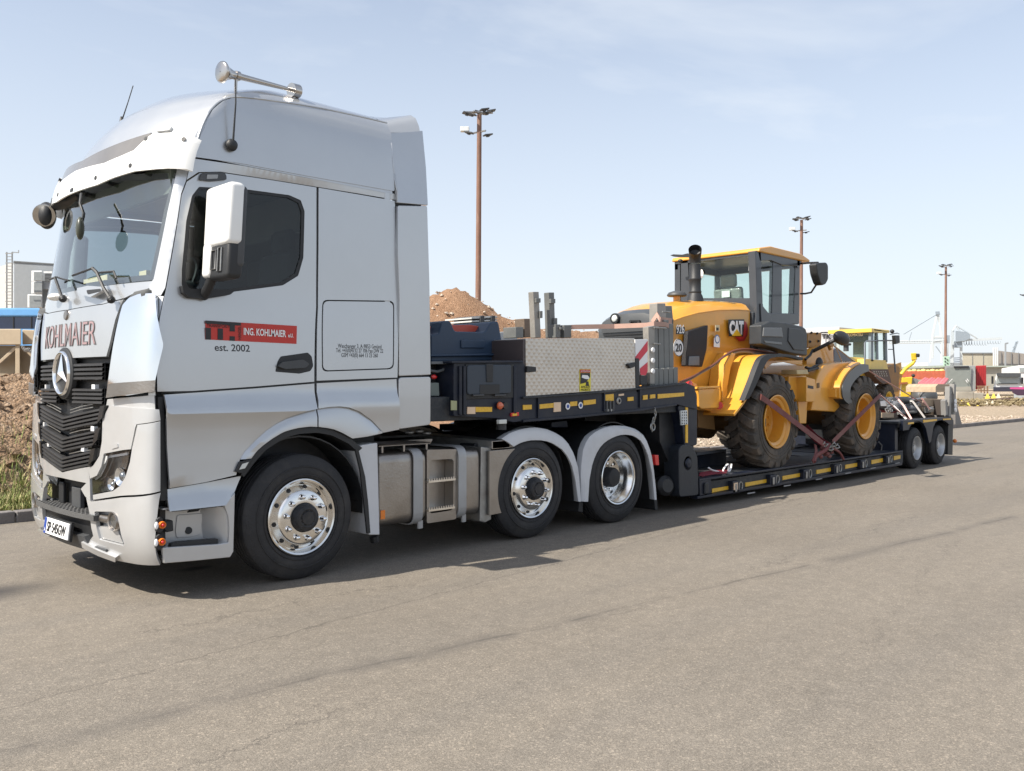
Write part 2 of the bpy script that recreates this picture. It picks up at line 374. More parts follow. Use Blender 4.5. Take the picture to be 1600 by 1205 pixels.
def grid(name, x0, x1, y0, y1, st, hf, m, sm=60):
    nx = int((x1-x0)/st)+1; ny = int((y1-y0)/st)+1
    vs = [(x0+i*(x1-x0)/(nx-1), y0+j*(y1-y0)/(ny-1)) for i in range(nx) for j in range(ny)]
    mb = MB(); mb.v = [V((x, y, hf(x, y))) for x, y in vs]; mb.f = [(i*ny+j, (i+1)*ny+j, (i+1)*ny+j+1, i*ny+j+1) for i in range(nx-1) for j in range(ny-1)]
    return mb.build(name, m, smooth=sm)
yard = MB().add([(-80, 10.7, .10), (1500, 10.7, .10), (1500, 1500, .10), (-80, 1500, .10)], [(0, 1, 2, 3)]).build('yard_ground', SAND); tag(yard, kind='structure')
# kerb stones
kb = MB().box((-8, 10.62, -.2), (70, 10.70, .06)).build('kerb', mat('kerb_mortar', (.2, .18, .16), .9)); tag(kb, kind='structure')
KST = mat('kerb_stone', (.17, .155, .15), .85, bump=.5, bscale=30, var=.2, vscale=2, dirt=(.27, .24, .2, .4))
kme = None; rk_ = random.Random(5)
x = -4.0
while x < 60:
    if kme is None:
        o = MB().box((.006, 0, -.1), (.994, .15, .125)).build('kerb_stone', KST, None, bev=.012); kme = o.data
    else:
        o = bpy.data.objects.new('kerb_stone', kme); COL.objects.link(o); md = o.modifiers.new('bevel', 'BEVEL'); md.width = .012; md.segments = 2
    o.parent = kb; o.location = (x, 10.60+rk_.uniform(-.006, .006), rk_.uniform(-.006, .006)); o.rotation_euler = (0, rk_.uniform(-.004, .004), rk_.uniform(-.004, .004)); x += 1.0
# soil heap at the left
def clod(x, y, a=.10): return a*nz3(x, y, 1.3, 6)+a*.55*nz3(x+7, y, 4.5, 5)+.03*nz3(x, y+9, 14, 3)
def hleft(x, y):
    d = y-11.75-.25*nz3(x, 0, .5); 
    if x > 7: d -= (x-7)*.6
    h = 1.55*(1-math.exp(-max(0, d)**1.5/1.9)); 
    fall = max(0, y-16.8); h *= math.exp(-fall*fall/6)
    return .06+h+clod(x, y, .16)*min(1, max(0, d)*1.2)
lh = grid('soil_heap', -6, 13, 11.2, 21, .085, hleft, SOIL, 180); tag(lh, 'brown earth heap with grass at its foot, left of the lorry front', 'soil heap')
cl = MB(); rr = random.Random(11)
def stone(mb, c, s, r):
    k = [V((r.uniform(-1, 1), r.uniform(-1, 1), r.uniform(-.7, .7))).normalized()*s*r.uniform(.7, 1.2) for _ in range(6)]
    k[0] = V((s, 0, 0)); k[1] = V((-s*.9, .1*s, 0)); k[2] = V((0, s*.8, .1*s)); k[3] = V((0, -s*.85, 0)); k[4] = V((.1*s, 0, s*.7)); k[5] = V((0, 0, -s*.5))
    R = rotm('Z', r.uniform(0, 6))@rotm('X', r.uniform(-.6, .6)); k = [R@(p*r.uniform(.75, 1.2)) for p in k]
    mb.add([V(c)+p for p in k], [(0, 2, 4), (2, 1, 4), (1, 3, 4), (3, 0, 4), (2, 0, 5), (1, 2, 5), (3, 1, 5), (0, 3, 5)])
for _ in range(3200):
    x, y = rr.uniform(-1, 7), rr.uniform(12.0, 17.0); s = .015+.13*rr.random()**6; stone(cl, (x, y, hleft(x, y)+s*.2), s, rr)
c_ = cl.build('soil_clods', SOIL, None, smooth=0); tag(c_, kind='stuff')
# grass strip
GRS = mat('grass_blade', (.17, .21, .05), .7, var=.45, vscale=9, coord='Object'); GRD = mat('grass_dry', (.42, .37, .18), .8, var=.3, vscale=8)
for nm, mm_, cnt in (('grass', GRS, 17000), ('dry_grass', GRD, 11000)):
    gb = MB(); vs = []; fs = []
    for i in range(cnt):
        x = rr.uniform(-1.5, 6.5); y = 10.8+abs(rr.gauss(0, 1.0))*.95
        if y > 13.2 or (y > 12.3 and rr.random() < .5): continue
        if noise.noise(V((x*1.5, y*1.5, 0))) < -.28 and rr.random() < .7: continue
        z = hleft(x, y) if y > 11.3 else .1
        h = rr.uniform(.05, .17)*(.6 if y < 11.0 else 1.15); a = rr.uniform(0, 6.28); w = rr.uniform(.004, .009); b_ = rr.uniform(.02, .14)
        dx, dy = cos(a), sin(a); k = len(vs)
        vs += [(x-dy*w, y+dx*w, z-.02), (x+dy*w, y-dx*w, z-.02), (x+dx*b_*.4+dy*w*.6, y+dy*b_*.4-dx*w*.6, z+h*.6), (x+dx*b_*.4-dy*w*.6, y+dy*b_*.4+dx*w*.6, z+h*.6), (x+dx*b_, y+dy*b_, z+h)]
        fs += [(k, k+1, k+2, k+3), (k+3, k+2, k+4)]
    me = bpy.data.meshes.new(nm); me.from_pydata(vs, [], fs); me.materials.append(mm_); o = bpy.data.objects.new(nm, me); COL.objects.link(o); tag(o, kind='stuff')
gs = tag(grid('grass_soil', -3, 9, 10.76, 11.9, .12, lambda x, y: .085+.03*nz3(x, y, 2), mat('turf_base', (.12, .12, .05), .95, bump=.8, bscale=25, var=.4)), kind='structure')
# gravel ridge behind the trailer
BM = [(dep(u, 0, t), a, r) for u, t, a, r in ((600, 38, 4.0, 3.2), (650, 38, 4.5, 2.4), (682, 38, 4.85, 1.6), (706, 38, 5.15, 1.3), (735, 38, 4.9, 1.3), (762, 38.3, 4.4, 1.4), (795, 38.6, 4.0, 1.6), (835, 39, 3.85, 1.8), (880, 40, 3.95, 2), (930, 41, 3.9, 2), (985, 42, 4.0, 2.2), (1040, 43, 3.9, 2.2), (1100, 44, 3.4, 2.5), (1180, 46, 2.6, 3))]
def hmound(x, y):
    h = sum((a*math.exp(-((x-c.x)**2+(y-c.y)**2)/(s*s)*.32))**6 for c, a, s in BM)**(1/6)
    return .0+h*.97+min(1, h)*clod(x, y, .16)
gm = grid('gravel_heap', 12, 62, 14, 46, .28, hmound, GRAV, 180); tag(gm, 'long reddish gravel ridge with a high peak, seen behind the blue tub', 'gravel heap')
cl = MB()
for _ in range(3800):
    x, y = rr.uniform(17, 50), rr.uniform(17, 40); h = hmound(x, y)
    if h < .6: continue
    s = .04+.10*rr.random()**3; stone(cl, (x, y, h+s*.2), s, rr)
for _ in range(5200):
    x, y = rr.uniform(8, 44), 10.9+abs(rr.gauss(0, 3)); s = .015+.06*rr.random()**3; stone(cl, (x, y, .1+s*.25), s, rr)
tag(cl.build('loose_stones', mat('stones_pale', (.42, .35, .28), .9, var=.35, vscale=2), None, smooth=0), kind='stuff')
# ================================================================ the lorry cab: one lofted skin, every body panel is cut from it
YC = 7.15
KEYS = [(.22, 2.44, .08, .95, .10, 1.20), (.34, 2.375, .08, .95, .08, 1.225), (.5, 2.345, .08, .95, .08, 1.235), (.95, 2.35, .08, .95, .08, 1.235), (1.4, 2.36, .08, .95, .08, 1.23), (1.7, 2.362, .085, .945, .075, 1.222), (1.98, 2.37, .10, .93, .065, 1.21),
        (2.2, 2.395, .115, .92, .06, 1.2), (2.62, 2.45, .13, .92, .06, 1.195), (3.05, 2.505, .14, .92, .06, 1.19), (3.15, 2.53, .14, .91, .06, 1.187), (3.3, 2.58, .14, .88, .07, 1.18), (3.47, 2.67, .14, .84, .07, 1.17),
        (3.56, 2.74, .14, .81, .07, 1.16), (3.64, 2.81, .14, .79, .08, 1.145), (3.70, 2.88, .16, .76, .1, 1.11), (3.76, 2.96, .18, .7, .12, 1.05), (3.82, 3.05, .2, .62, .12, .95), (3.88, 3.17, .2, .5, .12, .80), (3.93, 3.30, .2, .36, .12, .6), (3.965, 3.45, .15, .2, .1, .36), (3.975, 3.6, .05, .05, .05, .1)]
XR = 4.58
def kz(z):
    z = min(max(z, KEYS[0][0]), KEYS[-1][0])
    for i in range(len(KEYS)-1):
        if z <= KEYS[i+1][0]:
            a, b = KEYS[i], KEYS[i+1]; t = (z-a[0])/(b[0]-a[0])
            def cr(k):          # catmull-rom, so the skin has no kinks
                p0 = KEYS[max(i-1, 0)]; p3 = KEYS[min(i+2, len(KEYS)-1)]
                m0 = (b[k]-p0[k])/max(b[0]-p0[0], 1e-6)*(b[0]-a[0]); m1 = (p3[k]-a[k])/max(p3[0]-a[0], 1e-6)*(b[0]-a[0])
                return (2*t**3-3*t*t+1)*a[k]+(t**3-2*t*t+t)*m0+(-2*t**3+3*t*t)*b[k]+(t**3-t*t)*m1
            return [cr(k) for k in range(1, 6)]
def PS(s, z):
    xf, bow, wc, rx, w = kz(z); sg = -1 if s >= 0 else 1; s = abs(s)
    x1 = xf+bow+(w-wc)*2*bow/wc; xs = x1+rx
    if s <= 1: x = xf+bow*s*s; l = wc*s
    elif s <= 2:
        q = s-1; x = (1-q)**2*(xf+bow)+2*q*(1-q)*x1+q*q*xs; l = (1-q)**2*wc+(1-(1-q)**2)*w
    else: x = xs+(s-2)*(XR-xs); l = w
    return V((x, YC+sg*l, z))
def SN(s, z):
    e = .01; a = PS(s+e, z)-PS(s-e, z); b = PS(s, z+e)-PS(s, z-e); n = a.cross(b)
    if n.length < 1e-9: return V((-1, 0, 0))
    n.normalize(); return n
def cmap(s, z, off): return PS(s, z)+SN(s, z)*off
def inv(p):
    z = p.z; xf, bow, wc, rx, w = kz(z); l = abs(YC-p.y); x1 = xf+bow+(w-wc)*2*bow/wc; xs = x1+rx; sg = 1 if p.y <= YC else -1
    if p.x >= xs-1e-4: s = 2+(p.x-xs)/(XR-xs)
    elif l <= wc: s = l/wc
    else: s = 1+1-sqrt(max(0, (w-l)/(w-wc)))
    return (sg*s, z)
_bv = {}
def bvh(off=0):
    if off in _bv: return _bv[off]
    ss = [-2+4*i/60 for i in range(61)]+[2+1.3*i/14 for i in range(1, 15)]; zz = [.15+(3.975-.15)*j/90 for j in range(91)]
    vs = [cmap(s, z, off) for s in ss for z in zz]; m = len(zz)
    fs = [(i*m+j, (i+1)*m+j, (i+1)*m+j+1, i*m+j+1) for i in range(len(ss)-1) for j in range(m-1)]
    _bv[off] = BVHTree.FromPolygons(vs, fs); return _bv[off]
def px(P, off=0):
    out = []
    for q_ in P:
        u, v = q_[0], q_[1]; d = ray(u, v).normalized(); h = bvh(off).ray_cast(V((0, 0, CH)), d)[0]
        if h is None: h = bvh(off).find_nearest(on_y(u, v, YC-1.2))[0]
        out.append(inv(h))
    return out
# s is dimensionless on the front: work in metres for even triangles
def s2m(s): return s*.95 if abs(s) <= 1 else (1 if s > 0 else -1)*(.95+(min(abs(s), 2)-1)*.34+max(0, abs(s)-2)*2.0)
def m2s(a):
    g = 1 if a >= 0 else -1; a = abs(a)
    return g*(a/.95 if a <= .95 else 1+(a-.95)/.34 if a <= 1.29 else 2+(a-1.29)/2.0)
def cm(a, z, off): return cmap(m2s(a), z, off)
def tom(P): return [(s2m(s), z) for s, z in P]
truck = thing('semi_truck', (3.67, YC, 0), 'silver three-axle tractor unit with tall sleeper cab standing at the front of the lowbed trailer', 'truck')
def cp(name, P, m=SILV, holes=(), off=0, th=.018, grid=.07, rad=0, hrad=0, far=True, parent=None, raw=False, label=None):
    """a body panel: outline in photo pixels on the near side, mirrored for the far side"""
    o = P if raw else tom(px(fillet([(p[0], p[1], 0) for p in P], rad), off))
    hs = [h if raw else tom(px(fillet([(p[0], p[1], 0) for p in h], hrad), off)) for h in holes]
    a = patch(cm, o, hs, grid, th, off, name, m, parent or truck, label=label)
    if far:
        patch(cm, [(-p[0], p[1]) for p in o], [[(-p[0], p[1]) for p in h] for h in hs], grid, th, off, name, m, parent or truck, label=label)
    return a
def sym(P, off=0):      # near-half outline from the centre line, closed by its mirror image
    a = tom(px(P, off)); return a+[(-x, z) for x, z in reversed(a)]
# ---- side window and doors
WIN = [(311, 292), (385, 296), (452, 305), (470, 313), (476, 330), (474, 403), (466, 431), (442, 446), (365, 456), (320, 466), (291, 463), (284, 447), (284, 422), (291, 345), (300, 306)]
door = cp('door', [(246, 612), (247, 520), (260, 450), (284, 305), (292, 284), (312, 271), (345, 270), (420, 281), (494.5, 293), (494, 480), (491, 596.5), (400, 604), (300, 611)], holes=[WIN], hrad=2, grid=.09)
cp('window_rubber', [(309, 290), (385, 294), (453, 303), (472, 312), (478, 330), (476, 404), (467, 433), (443, 448), (365, 458), (320, 468), (289, 465), (282, 448), (282, 420), (289, 344), (298, 305)], BLKP, holes=[[(314, 296), (385, 301), (450, 309), (466, 317), (471, 331), (469, 402), (461, 427), (440, 441), (364, 451), (318, 459), (297, 452), (290, 440), (290, 422), (297, 347), (304, 309)]], off=-.004, th=.015)
cp('side_window', [(313, 295), (385, 299), (451, 308), (467, 316), (472, 331), (470, 402), (462, 428), (440, 443), (364, 452), (318, 460), (295, 454), (289, 440), (289, 422), (296, 346), (303, 308)], GWIN, off=-.012, th=.004)
cp('side_panel', [(498, 293.5), (560, 304), (617, 314), (619, 400), (623, 470), (621, 590), (495, 595), (497, 480)], holes=[[(503.5, 468.5), (616, 470), (615.5, 577), (503, 581)]], hrad=9)
hat = cp('storage_flap', [(505.2, 470.5), (614.3, 472), (613.8, 575.2), (504.8, 579)], rad=9)
_tr = tom(px([(292, 281), (301, 247.5), (380, 259), (480, 278), (560, 292), (617, 303), (618, 312), (560, 302), (420, 279), (345, 268), (310, 269)]))
def trimmap(a, z, off):
    k = min(1, max(0, (3.095-z)/.075)); return cm(a, z, off-.002-.034*min(1, max(0, (a-1.45)/.5))*k)
patch(trimmap, _tr, (), .05, .018, 0, 'roof_trim', SILV, truck)
patch(lambda a, z, off: (lambda p: V((p.x, 2*YC-p.y, p.z)))(trimmap(-a, z, off)), [(-p[0], p[1]) for p in _tr], (), .05, .018, 0, 'roof_trim', SILV, truck)
for pth in ([(301, 245), (306, 225), (313, 205), (321, 187), (331, 171), (346, 157.5), (366, 151.5), (400, 155), (430, 159), (492, 168.5), (560, 183), (604, 193.5)],):
    q = [px([p])[0] for p in pth]
    for g_ in (1, -1): MB().tube(smooth_path([cmap(s*g_, z, .008) for s, z in q], 2), .008, 6).build('roof_edge_glint', SILV, truck, smooth=60)  # added tube that draws the bright line of a sunlit roof chamfer
q = [px([p])[0] for p in [(606, 195), (611, 225), (615, 265), (618.5, 303)]]
for g_ in (1, -1): MB().tube([cmap(s*g_, z, .004) for s, z in q], .007, 6).build('roof_edge_glint', SILV, truck, smooth=60)  # added tube for the bright line down the roof seam
# ---- A pillar, corner
cp('pillar', [(232, 446), (240, 436), (262, 330), (276, 268), (283, 240), (300, 246), (291, 282), (283, 303), (258, 450), (251, 462), (236, 462)], off=0)
cp('corner_panel', [(240, 463), (256.5, 463), (245, 540), (243.5, 600), (243.5, 618), (232, 618), (236, 540)], off=-.002)
defl = cp('wind_deflector', [(190, 478), (200, 467), (215, 461), (238, 460), (237, 540), (231, 612), (200, 618), (165, 621), (176, 540)], CHR, off=.035, th=.03, rad=3, grid=.05)
cp('deflector_trim', [(168, 600), (231, 594.5), (230.5, 612), (164.5, 622)], ALUB, off=.041, th=.006)
# ---- front flap, windscreen surround
def Z(u, v, off=0): return tom(px([(u, v)], off))[0]
flap = sym([(112, 561), (166, 557.5), (176, 520), (186, 480), (192, 470), (130, 477), (112, 479)][::1], 0)
nearflap = tom(px([(166, 557), (172, 535), (180, 500), (187, 480), (193, 468)]))
zt = 2.075; zb = nearflap[0][1]
fl = [(0, zb)]+nearflap+[(.6, zt+.01), (0, zt)]
def symraw(P): return P+[(-a, b) for a, b in reversed(P) if abs(a) > 1e-6]
cp('front_flap', symraw(fl), raw=True, far=False, off=.0)
cow = tom(px([(194, 465), (214, 455), (232, 450), (236, 439)]))
cw = [(0, zt+.008), (.6, zt+.018)]+cow+[(0, cow[-1][1]-.005)]
cp('cowl', symraw(cw), raw=True, far=False, off=-.006)
ws = tom(px([(238, 437), (246, 400), (262, 325), (276, 270)])); wz = ws[-1][1]
wt = [(0, cow[-1][1]-.005)]+ws+[(0, 3.12)]
cp('windscreen', symraw(wt), GSCR, raw=True, far=False, off=-.012, th=.005)
# black frit edge round the glass
def inset(P, d):
    c = []; n = len(P)
    for i in range(n):
        a, b, q = V(P[i-1]), V(P[i]), V(P[(i+1) % n]); e1 = (b-a).normalized(); e2 = (q-b).normalized(); n1 = V((-e1.y, e1.x)); n2 = V((-e2.y, e2.x)); bis = (n1+n2).normalized()
        c.append(b+bis*d/max(.4, bis.dot(n1)))
    return [(p.x, p.y) for p in c]
W_ = symraw(wt); Wi = inset(W_, .045)
cp('windscreen_seal', W_, BLKP, holes=[Wi], raw=True, far=False, off=-.02, th=.008, grid=.1)
hd = [(0, 3.10), (.9, 3.06), tuple(tom(px([(283, 245)]))[0]), (1.29, 3.16), (0, 3.16)]
cp('header_panel', symraw(hd), raw=True, far=False, off=-.01)
# ---- roof
def roof_mb():
    mb = MB(); zz = [3.125]+[3.14+.05*i for i in range(10)]+[3.62, 3.65, 3.68, 3.71, 3.74, 3.78, 3.82, 3.86, 3.9, 3.93, 3.955, 3.975]; ss = [-3, -2.7, -2.4, -2.15]+[-2+i*4/48 for i in range(49)]+[2.15, 2.4, 2.7, 3]
    vs = [PS(s, z) for z in zz for s in ss]; m = len(ss)
    fs = [(j*m+i, j*m+i+1, (j+1)*m+i+1, (j+1)*m+i) for j in range(len(zz)-1) for i in range(m-1)]
    k = len(vs); fs.append(tuple((len(zz)-1)*m+i for i in range(m)))
    fs.append(tuple([j*m for j in range(len(zz))]+[j*m+m-1 for j in range(len(zz)-1, -1, -1)]))
    return mb.add(vs, fs)
roof = roof_mb().build('roof', SILV, truck, smooth=50)
# crease strip that outlines the flat side of the roof
cp('roof_side_panel', [(302, 245), (313, 205), (330, 172), (346, 158), (366, 152), (430, 159), (492, 168.5), (560, 183), (605, 194), (613, 250), (617, 299), (560, 289), (480, 275), (380, 256)], off=.006, th=.006, rad=3)
# ---- side extenders and rear spoiler
def ext(sg):
    y = YC+sg*(-1.225); P = [(622.5, 321), (668, 322), (671.5, 440), (673.5, 586), (623.5, 588), (624.5, 470), (622, 400)]
    pts = fillet([on_y(u, v, YC-1.225) for u, v in P], .015); mb = MB().prism([V((p.x, y, p.z)) for p in pts], (0, .05*sg, 0)); mb.build('side_extender', SILV, truck, bev=.008)
    P = [(623.5, 590), (673.5, 588.5), (673, 664), (623, 671)]
    pts = fillet([on_y(u, v, YC-1.232) for u, v in P], .03); MB().prism([V((p.x, YC+sg*-1.232, p.z)) for p in pts], (0, .05*sg, 0)).build('side_extender', SILV, truck, bev=.008)
    b = []
    for (u, v, w) in [(620.5, 300, 1.213), (621, 317, 1.214), (669, 321, 1.214), (666, 262, 1.19), (660.5, 204, 1.13)]:
        p = on_y(u, v, YC-w); b.append(V((p.x, YC-sg*w, p.z)))
    x0 = XR+.012
    for z in (3.66, 3.56, 3.47, 3.3): b.append(V((x0, YC-sg*kz(z)[4], z)))
    MB().prism(b, (0, .04*sg, 0)).build('roof_spoiler', SILV, truck, bev=.006)
ext(1); ext(-1)
for sg in (1, -1):
    MB().box((4.60, YC-sg*1.17-.01, 1.3), (4.90, YC-sg*1.17+.01, 3.3)).build('extender_sky_stop', BLKP, truck)  # dark strips added behind the extender gap to shut out the sky
sp = MB(); zz = [3.66, 3.7, 3.74, 3.78, 3.82, 3.86, 3.9, 3.93, 3.955, 3.97]; pf = [(kz(z)[4], z) for z in zz]+[(0, 3.975)]
pr2 = [(1.13, 3.74), (1.11, 3.80), (1.07, 3.87), (1.0, 3.915), (.9, 3.93), (.75, 3.94), (.6, 3.95), (.45, 3.955), (.3, 3.96), (.15, 3.965), (0, 3.965)]
for sg in (1, -1):
    A = [V((XR+.012, YC-sg*w, z)) for w, z in pf]; B = [V((4.93, YC-sg*w, z)) for w, z in pr2]; n = len(A)
    sp.add(A+B+[p-V((0, 0, .03)) for p in A+B], [(i, i+1, n+i+1, n+i) for i in range(n-1)]+[(2*n+i, 3*n+i, 3*n+i+1, 2*n+i+1) for i in range(n-1)]+[(n+i, n+i+1, 3*n+i+1, 3*n+i) for i in range(n-1)])
sp.build('roof_spoiler', SILV, truck, smooth=40)
# ---- back wall, floor and dark inner shell
MB().box((4.5, YC-1.19, 1.15), (4.56, YC+1.19, 3.14)).build('back_wall', SILV, truck, bev=.01)
INT = mat('cab_interior', (.075, .078, .08), .8, var=.2); INTL = mat('cab_trim_beige', (.3, .28, .25), .8, var=.1)
INN = [(249, 612), (252, 520), (262, 450), (286, 305), (296, 284), (315, 273), (420, 283), (494, 295), (560, 306), (615, 315), (617, 400), (621, 602), (495, 606), (400, 612), (300, 618)]
cp('inner_lining', INN, INT, holes=[[(306, 288), (385, 291), (453, 300), (474, 309), (480, 330), (478, 404), (470, 436), (445, 452), (365, 462), (320, 472), (287, 468), (280, 448), (280, 420), (287, 343), (296, 303)]], off=-.03, th=.02, grid=.12)
ff = [(0, 1.70), (1.2, 1.70), (1.24, cow[-1][1]-.05), (0, cow[-1][1]-.05)]
cp('firewall', symraw(ff), INT, raw=True, far=False, off=-.035, grid=.15)
MB().box((2.62, YC-1.16, 1.42), (4.5, YC+1.16, 1.5)).build('cab_floor', INT, truck); MB().box((2.8, YC-1.13, 3.11), (4.5, YC+1.13, 3.13)).build('headlining', INTL, truck)
d = MB().box((2.5, YC-1.12, 1.5), (2.95, YC+1.12, 2.17)); d.box((2.62, YC-.95, 2.15), (2.98, YC-.3, 2.27)); d.build('dashboard', INT, truck, bev=.04)
MB().tube([V((2.98+.09*sin(t), YC-.62+.23*cos(t), 2.27+.21*sin(t))) for t in [i*2*pi/24 for i in range(24)]], .016, 8, True).cyl((2.9, YC-.62, 2.15), (2.99, YC-.62, 2.27), .03).box((2.97, YC-.82, 2.25), (2.99, YC-.42, 2.29)).build('steering_wheel', BLKP, truck)
for yy in (YC-.62, YC+.62):
    s_ = MB().box((3.3, yy-.25, 1.75), (3.85, yy+.25, 1.92)).box((3.75, yy-.25, 1.85), (3.92, yy+.25, 2.6), rotm('Y', .1)).box((3.82, yy-.14, 2.6), (3.93, yy+.14, 2.8)).box((3.4, yy-.15, 1.48), (3.75, yy+.15, 1.76)); s_.build('seat', INT, truck, bev=.05, seg=3)
MB().box((3.95, YC-1.12, 1.5), (4.5, YC+1.12, 2.02)).build('bunk', INTL, truck, bev=.05)
MB().box((3.9, YC-1.1, 2.75), (4.5, YC+1.1, 3.1)).build('storage_locker', INTL, truck, bev=.03)
cu = MB(); 
for k in range(14): cu.cyl((4.02+.03*(k % 2)+.018*k, YC-1.13, 1.62), (4.02+.03*(k % 2)+.018*k, YC-1.13, 3.05), .022, n=6)
cu.build('curtain', INTL, truck)
# things lying on the dashboard seen through the windscreen
MB().box((2.62, YC-.15, 2.18), (2.8, YC+.35, 2.36)).box((2.6, YC-.92, 2.2), (2.63, YC-.8, 2.32)).build('dash_papers', mat('paper_cream', (.55, .5, .33), .7), truck)
MB().box((2.70, YC-1.1, 2.86), (2.74, YC+1.1, 3.07)).build('sun_blind', mat('blind_green', (.10, .12, .10), .8), truck)
# ---- lower body side
def yp(name, P, y0, y1, m, rad=.0, bev=.006, parent=None, far=True, label=None, n=4):
    pts = fillet([on_y(u, v, y0) for u, v in P], rad, n)
    o = MB().prism(pts, (0, y1-y0, 0)).build(name, m, parent or truck, bev=bev, label=label)
    if far:
        MB().prism([V((p.x, 2*YC-p.y, p.z)) for p in pts], (0, y0-y1, 0)).build(name, m, parent or truck, bev=bev)
    return o
def profpanel(name, P, prof, m=SILV, th=.02, grid=.06, far=True):
    """panel on the cab flank whose sideways bulge follows the height: prof = [(z, bulge)]"""
    def bul(z):
        if z <= prof[0][0]: return prof[0][1]
        for (a, b), (c, e) in zip(prof, prof[1:]):
            if z <= c: return b+(e-b)*(z-a)/(c-a)
        return prof[-1][1]
    o = pxy(5.925, P)
    for sg in ((-1, 1) if far else (-1,)):
        patch(lambda x, z, of, sg=sg: V((x, YC+sg*(1.225+bul(z)+of), z)), o, (), grid, th, 0, name, m, truck, sharp=28)
arch = [(373, 718), (380, 706), (399, 687), (415, 672), (431, 661), (447, 653), (463, 647), (478, 642), (492, 639)]
arch2 = [(494, 638.5), (510, 636), (527, 635), (543, 637), (559, 643), (579, 657), (595, 674)]
pr = [(.4, .012), (1.02, .012), (1.22, .02), (1.30, .035), (1.345, .035), (1.36, .008), (1.42, -.006), (1.5, .0)]
profpanel('lower_door', [(257, 617), (300, 614), (400, 607), (491.5, 599.5)]+arch[::-1]+[(367, 742), (320, 753), (263.5, 763), (260, 700)], [(.70, -.005), (.74, .01), (.80, .012), (.805, .022), (.88, .018), (1.1, .012), (1.26, .02), (1.30, .04), (1.345, .04), (1.41, .0), (1.5, -.004)])
profpanel('lower_side_panel', [(495.5, 599), (620, 592.5), (622, 671), (597, 676)]+arch2[::-1], [(.9, .01), (1.2, .02), (1.33, .035), (1.38, .03), (1.44, .0), (1.5, -.004)])
profpanel('door_skirt', [(263.5, 765), (320, 755.5), (379, 744), (367, 770), (350, 789), (262, 798.5)], [(.5, .03), (.6, .038), (.66, .03), (.72, -.01), (.8, -.02)])
def band_arch(name, O, I, bulge_o, bulge_i, m, lip=.35, off=0, far=True):
    n = 30
    def res(P):
        P = [on_y(u, v, 5.925) for u, v in P]; Ls = [0]
        for a, b in zip(P, P[1:]): Ls.append(Ls[-1]+(b-a).length)
        out = []
        for k in range(n+1):
            t = Ls[-1]*k/n; i = 0
            while i < len(Ls)-2 and Ls[i+1] < t: i += 1
            out.append(P[i].lerp(P[i+1], (t-Ls[i])/max(1e-6, Ls[i+1]-Ls[i])))
        return out
    o, i_ = res(O), res(I)
    for sg in ((-1, 1) if far else (-1,)):
        rows = []
        for a, b in zip(o, i_):
            mid = a.lerp(b, .45)
            rows.append([V((a.x, YC+sg*(1.225+bulge_o), a.z)), V((mid.x, YC+sg*(1.225+bulge_i), mid.z)), V((b.x, YC+sg*(1.225+bulge_i), b.z)), V((b.x, YC+sg*(1.225+bulge_i-lip), b.z)), V((a.x, YC+sg*(1.225+bulge_o-lip), a.z))])
        mb = MB(); mb.add([p for r in rows for p in r], [(k*5+j, k*5+(j+1) % 5, k*5+5+(j+1) % 5, k*5+5+j) for k in range(n) for j in range(5)]+[(0, 1, 2, 3, 4), tuple(n*5+j for j in range(5))])
        mb.build(name, m, truck, smooth=40)
band_arch('wheel_arch', arch, [(389, 716), (398, 704), (407, 696), (422, 685), (439, 675), (452, 671), (463, 668.5), (480, 666.5), (492, 667)], .01, .035, SILV, .1)
band_arch('wheel_arch', arch2, [(494, 667), (507, 668.5), (519, 671), (533, 677), (547, 685), (570, 682), (593, 677)], .01, .035, SILV, .1)
band_arch('arch_rubber', [(376, 741), (389, 717), (407, 697), (439, 676), (463, 669), (494, 667.5), (519, 671.5), (547, 685.5), (565, 700)], [(380, 745), (397, 722), (414, 703), (444, 684), (466, 678), (494, 676), (517, 680), (543, 693), (558, 706)], .01, .012, BLKP, .5)
# wheel-house liner behind the front wheel opening
cx, cz = 3.67, .5
for sg in (-1, 1):
    wa = MB(); ring = [V((cx+.60*cos(t), YC+sg*1.19, cz+.60*sin(t))) for t in [radians(-5+190*i/20) for i in range(21)]]
    for a, b in zip(ring, ring[1:]): wa.prism([a, b, V((b.x, b.y-sg*.55, b.z)), V((a.x, a.y-sg*.55, a.z))], (0, 0, .012))
    wa.build('wheel_housing', BLKP, truck)
MB().box((2.68, YC-1.17, .62), (3.05, YC+1.17, 1.42)).box((4.3, YC-1.1, 1.1), (4.6, YC+1.1, 1.42)).box((2.62, YC-.9, .55), (4.6, YC+.9, 1.42)).build('underbody', CHAS, truck)
# black gap post between bumper and door
yp('gap_trim', [(247, 620), (256, 620), (261, 700), (262, 764), (263, 783), (250, 783), (250, 700)], 5.945, 6.1, BLKP)
# indicator on the arch
ind = yp('side_indicator', [(368, 737), (375, 722), (394, 717), (386, 733), (378, 740)], 5.885, 5.93, BLKP, bev=.004, far=False)
yp('lens', [(374, 734), (379, 725), (389, 722), (383, 732)], 5.881, 5.886, mat('clear_lens', (.6, .62, .6), .15, coat=1), parent=ind, far=False, bev=.001)
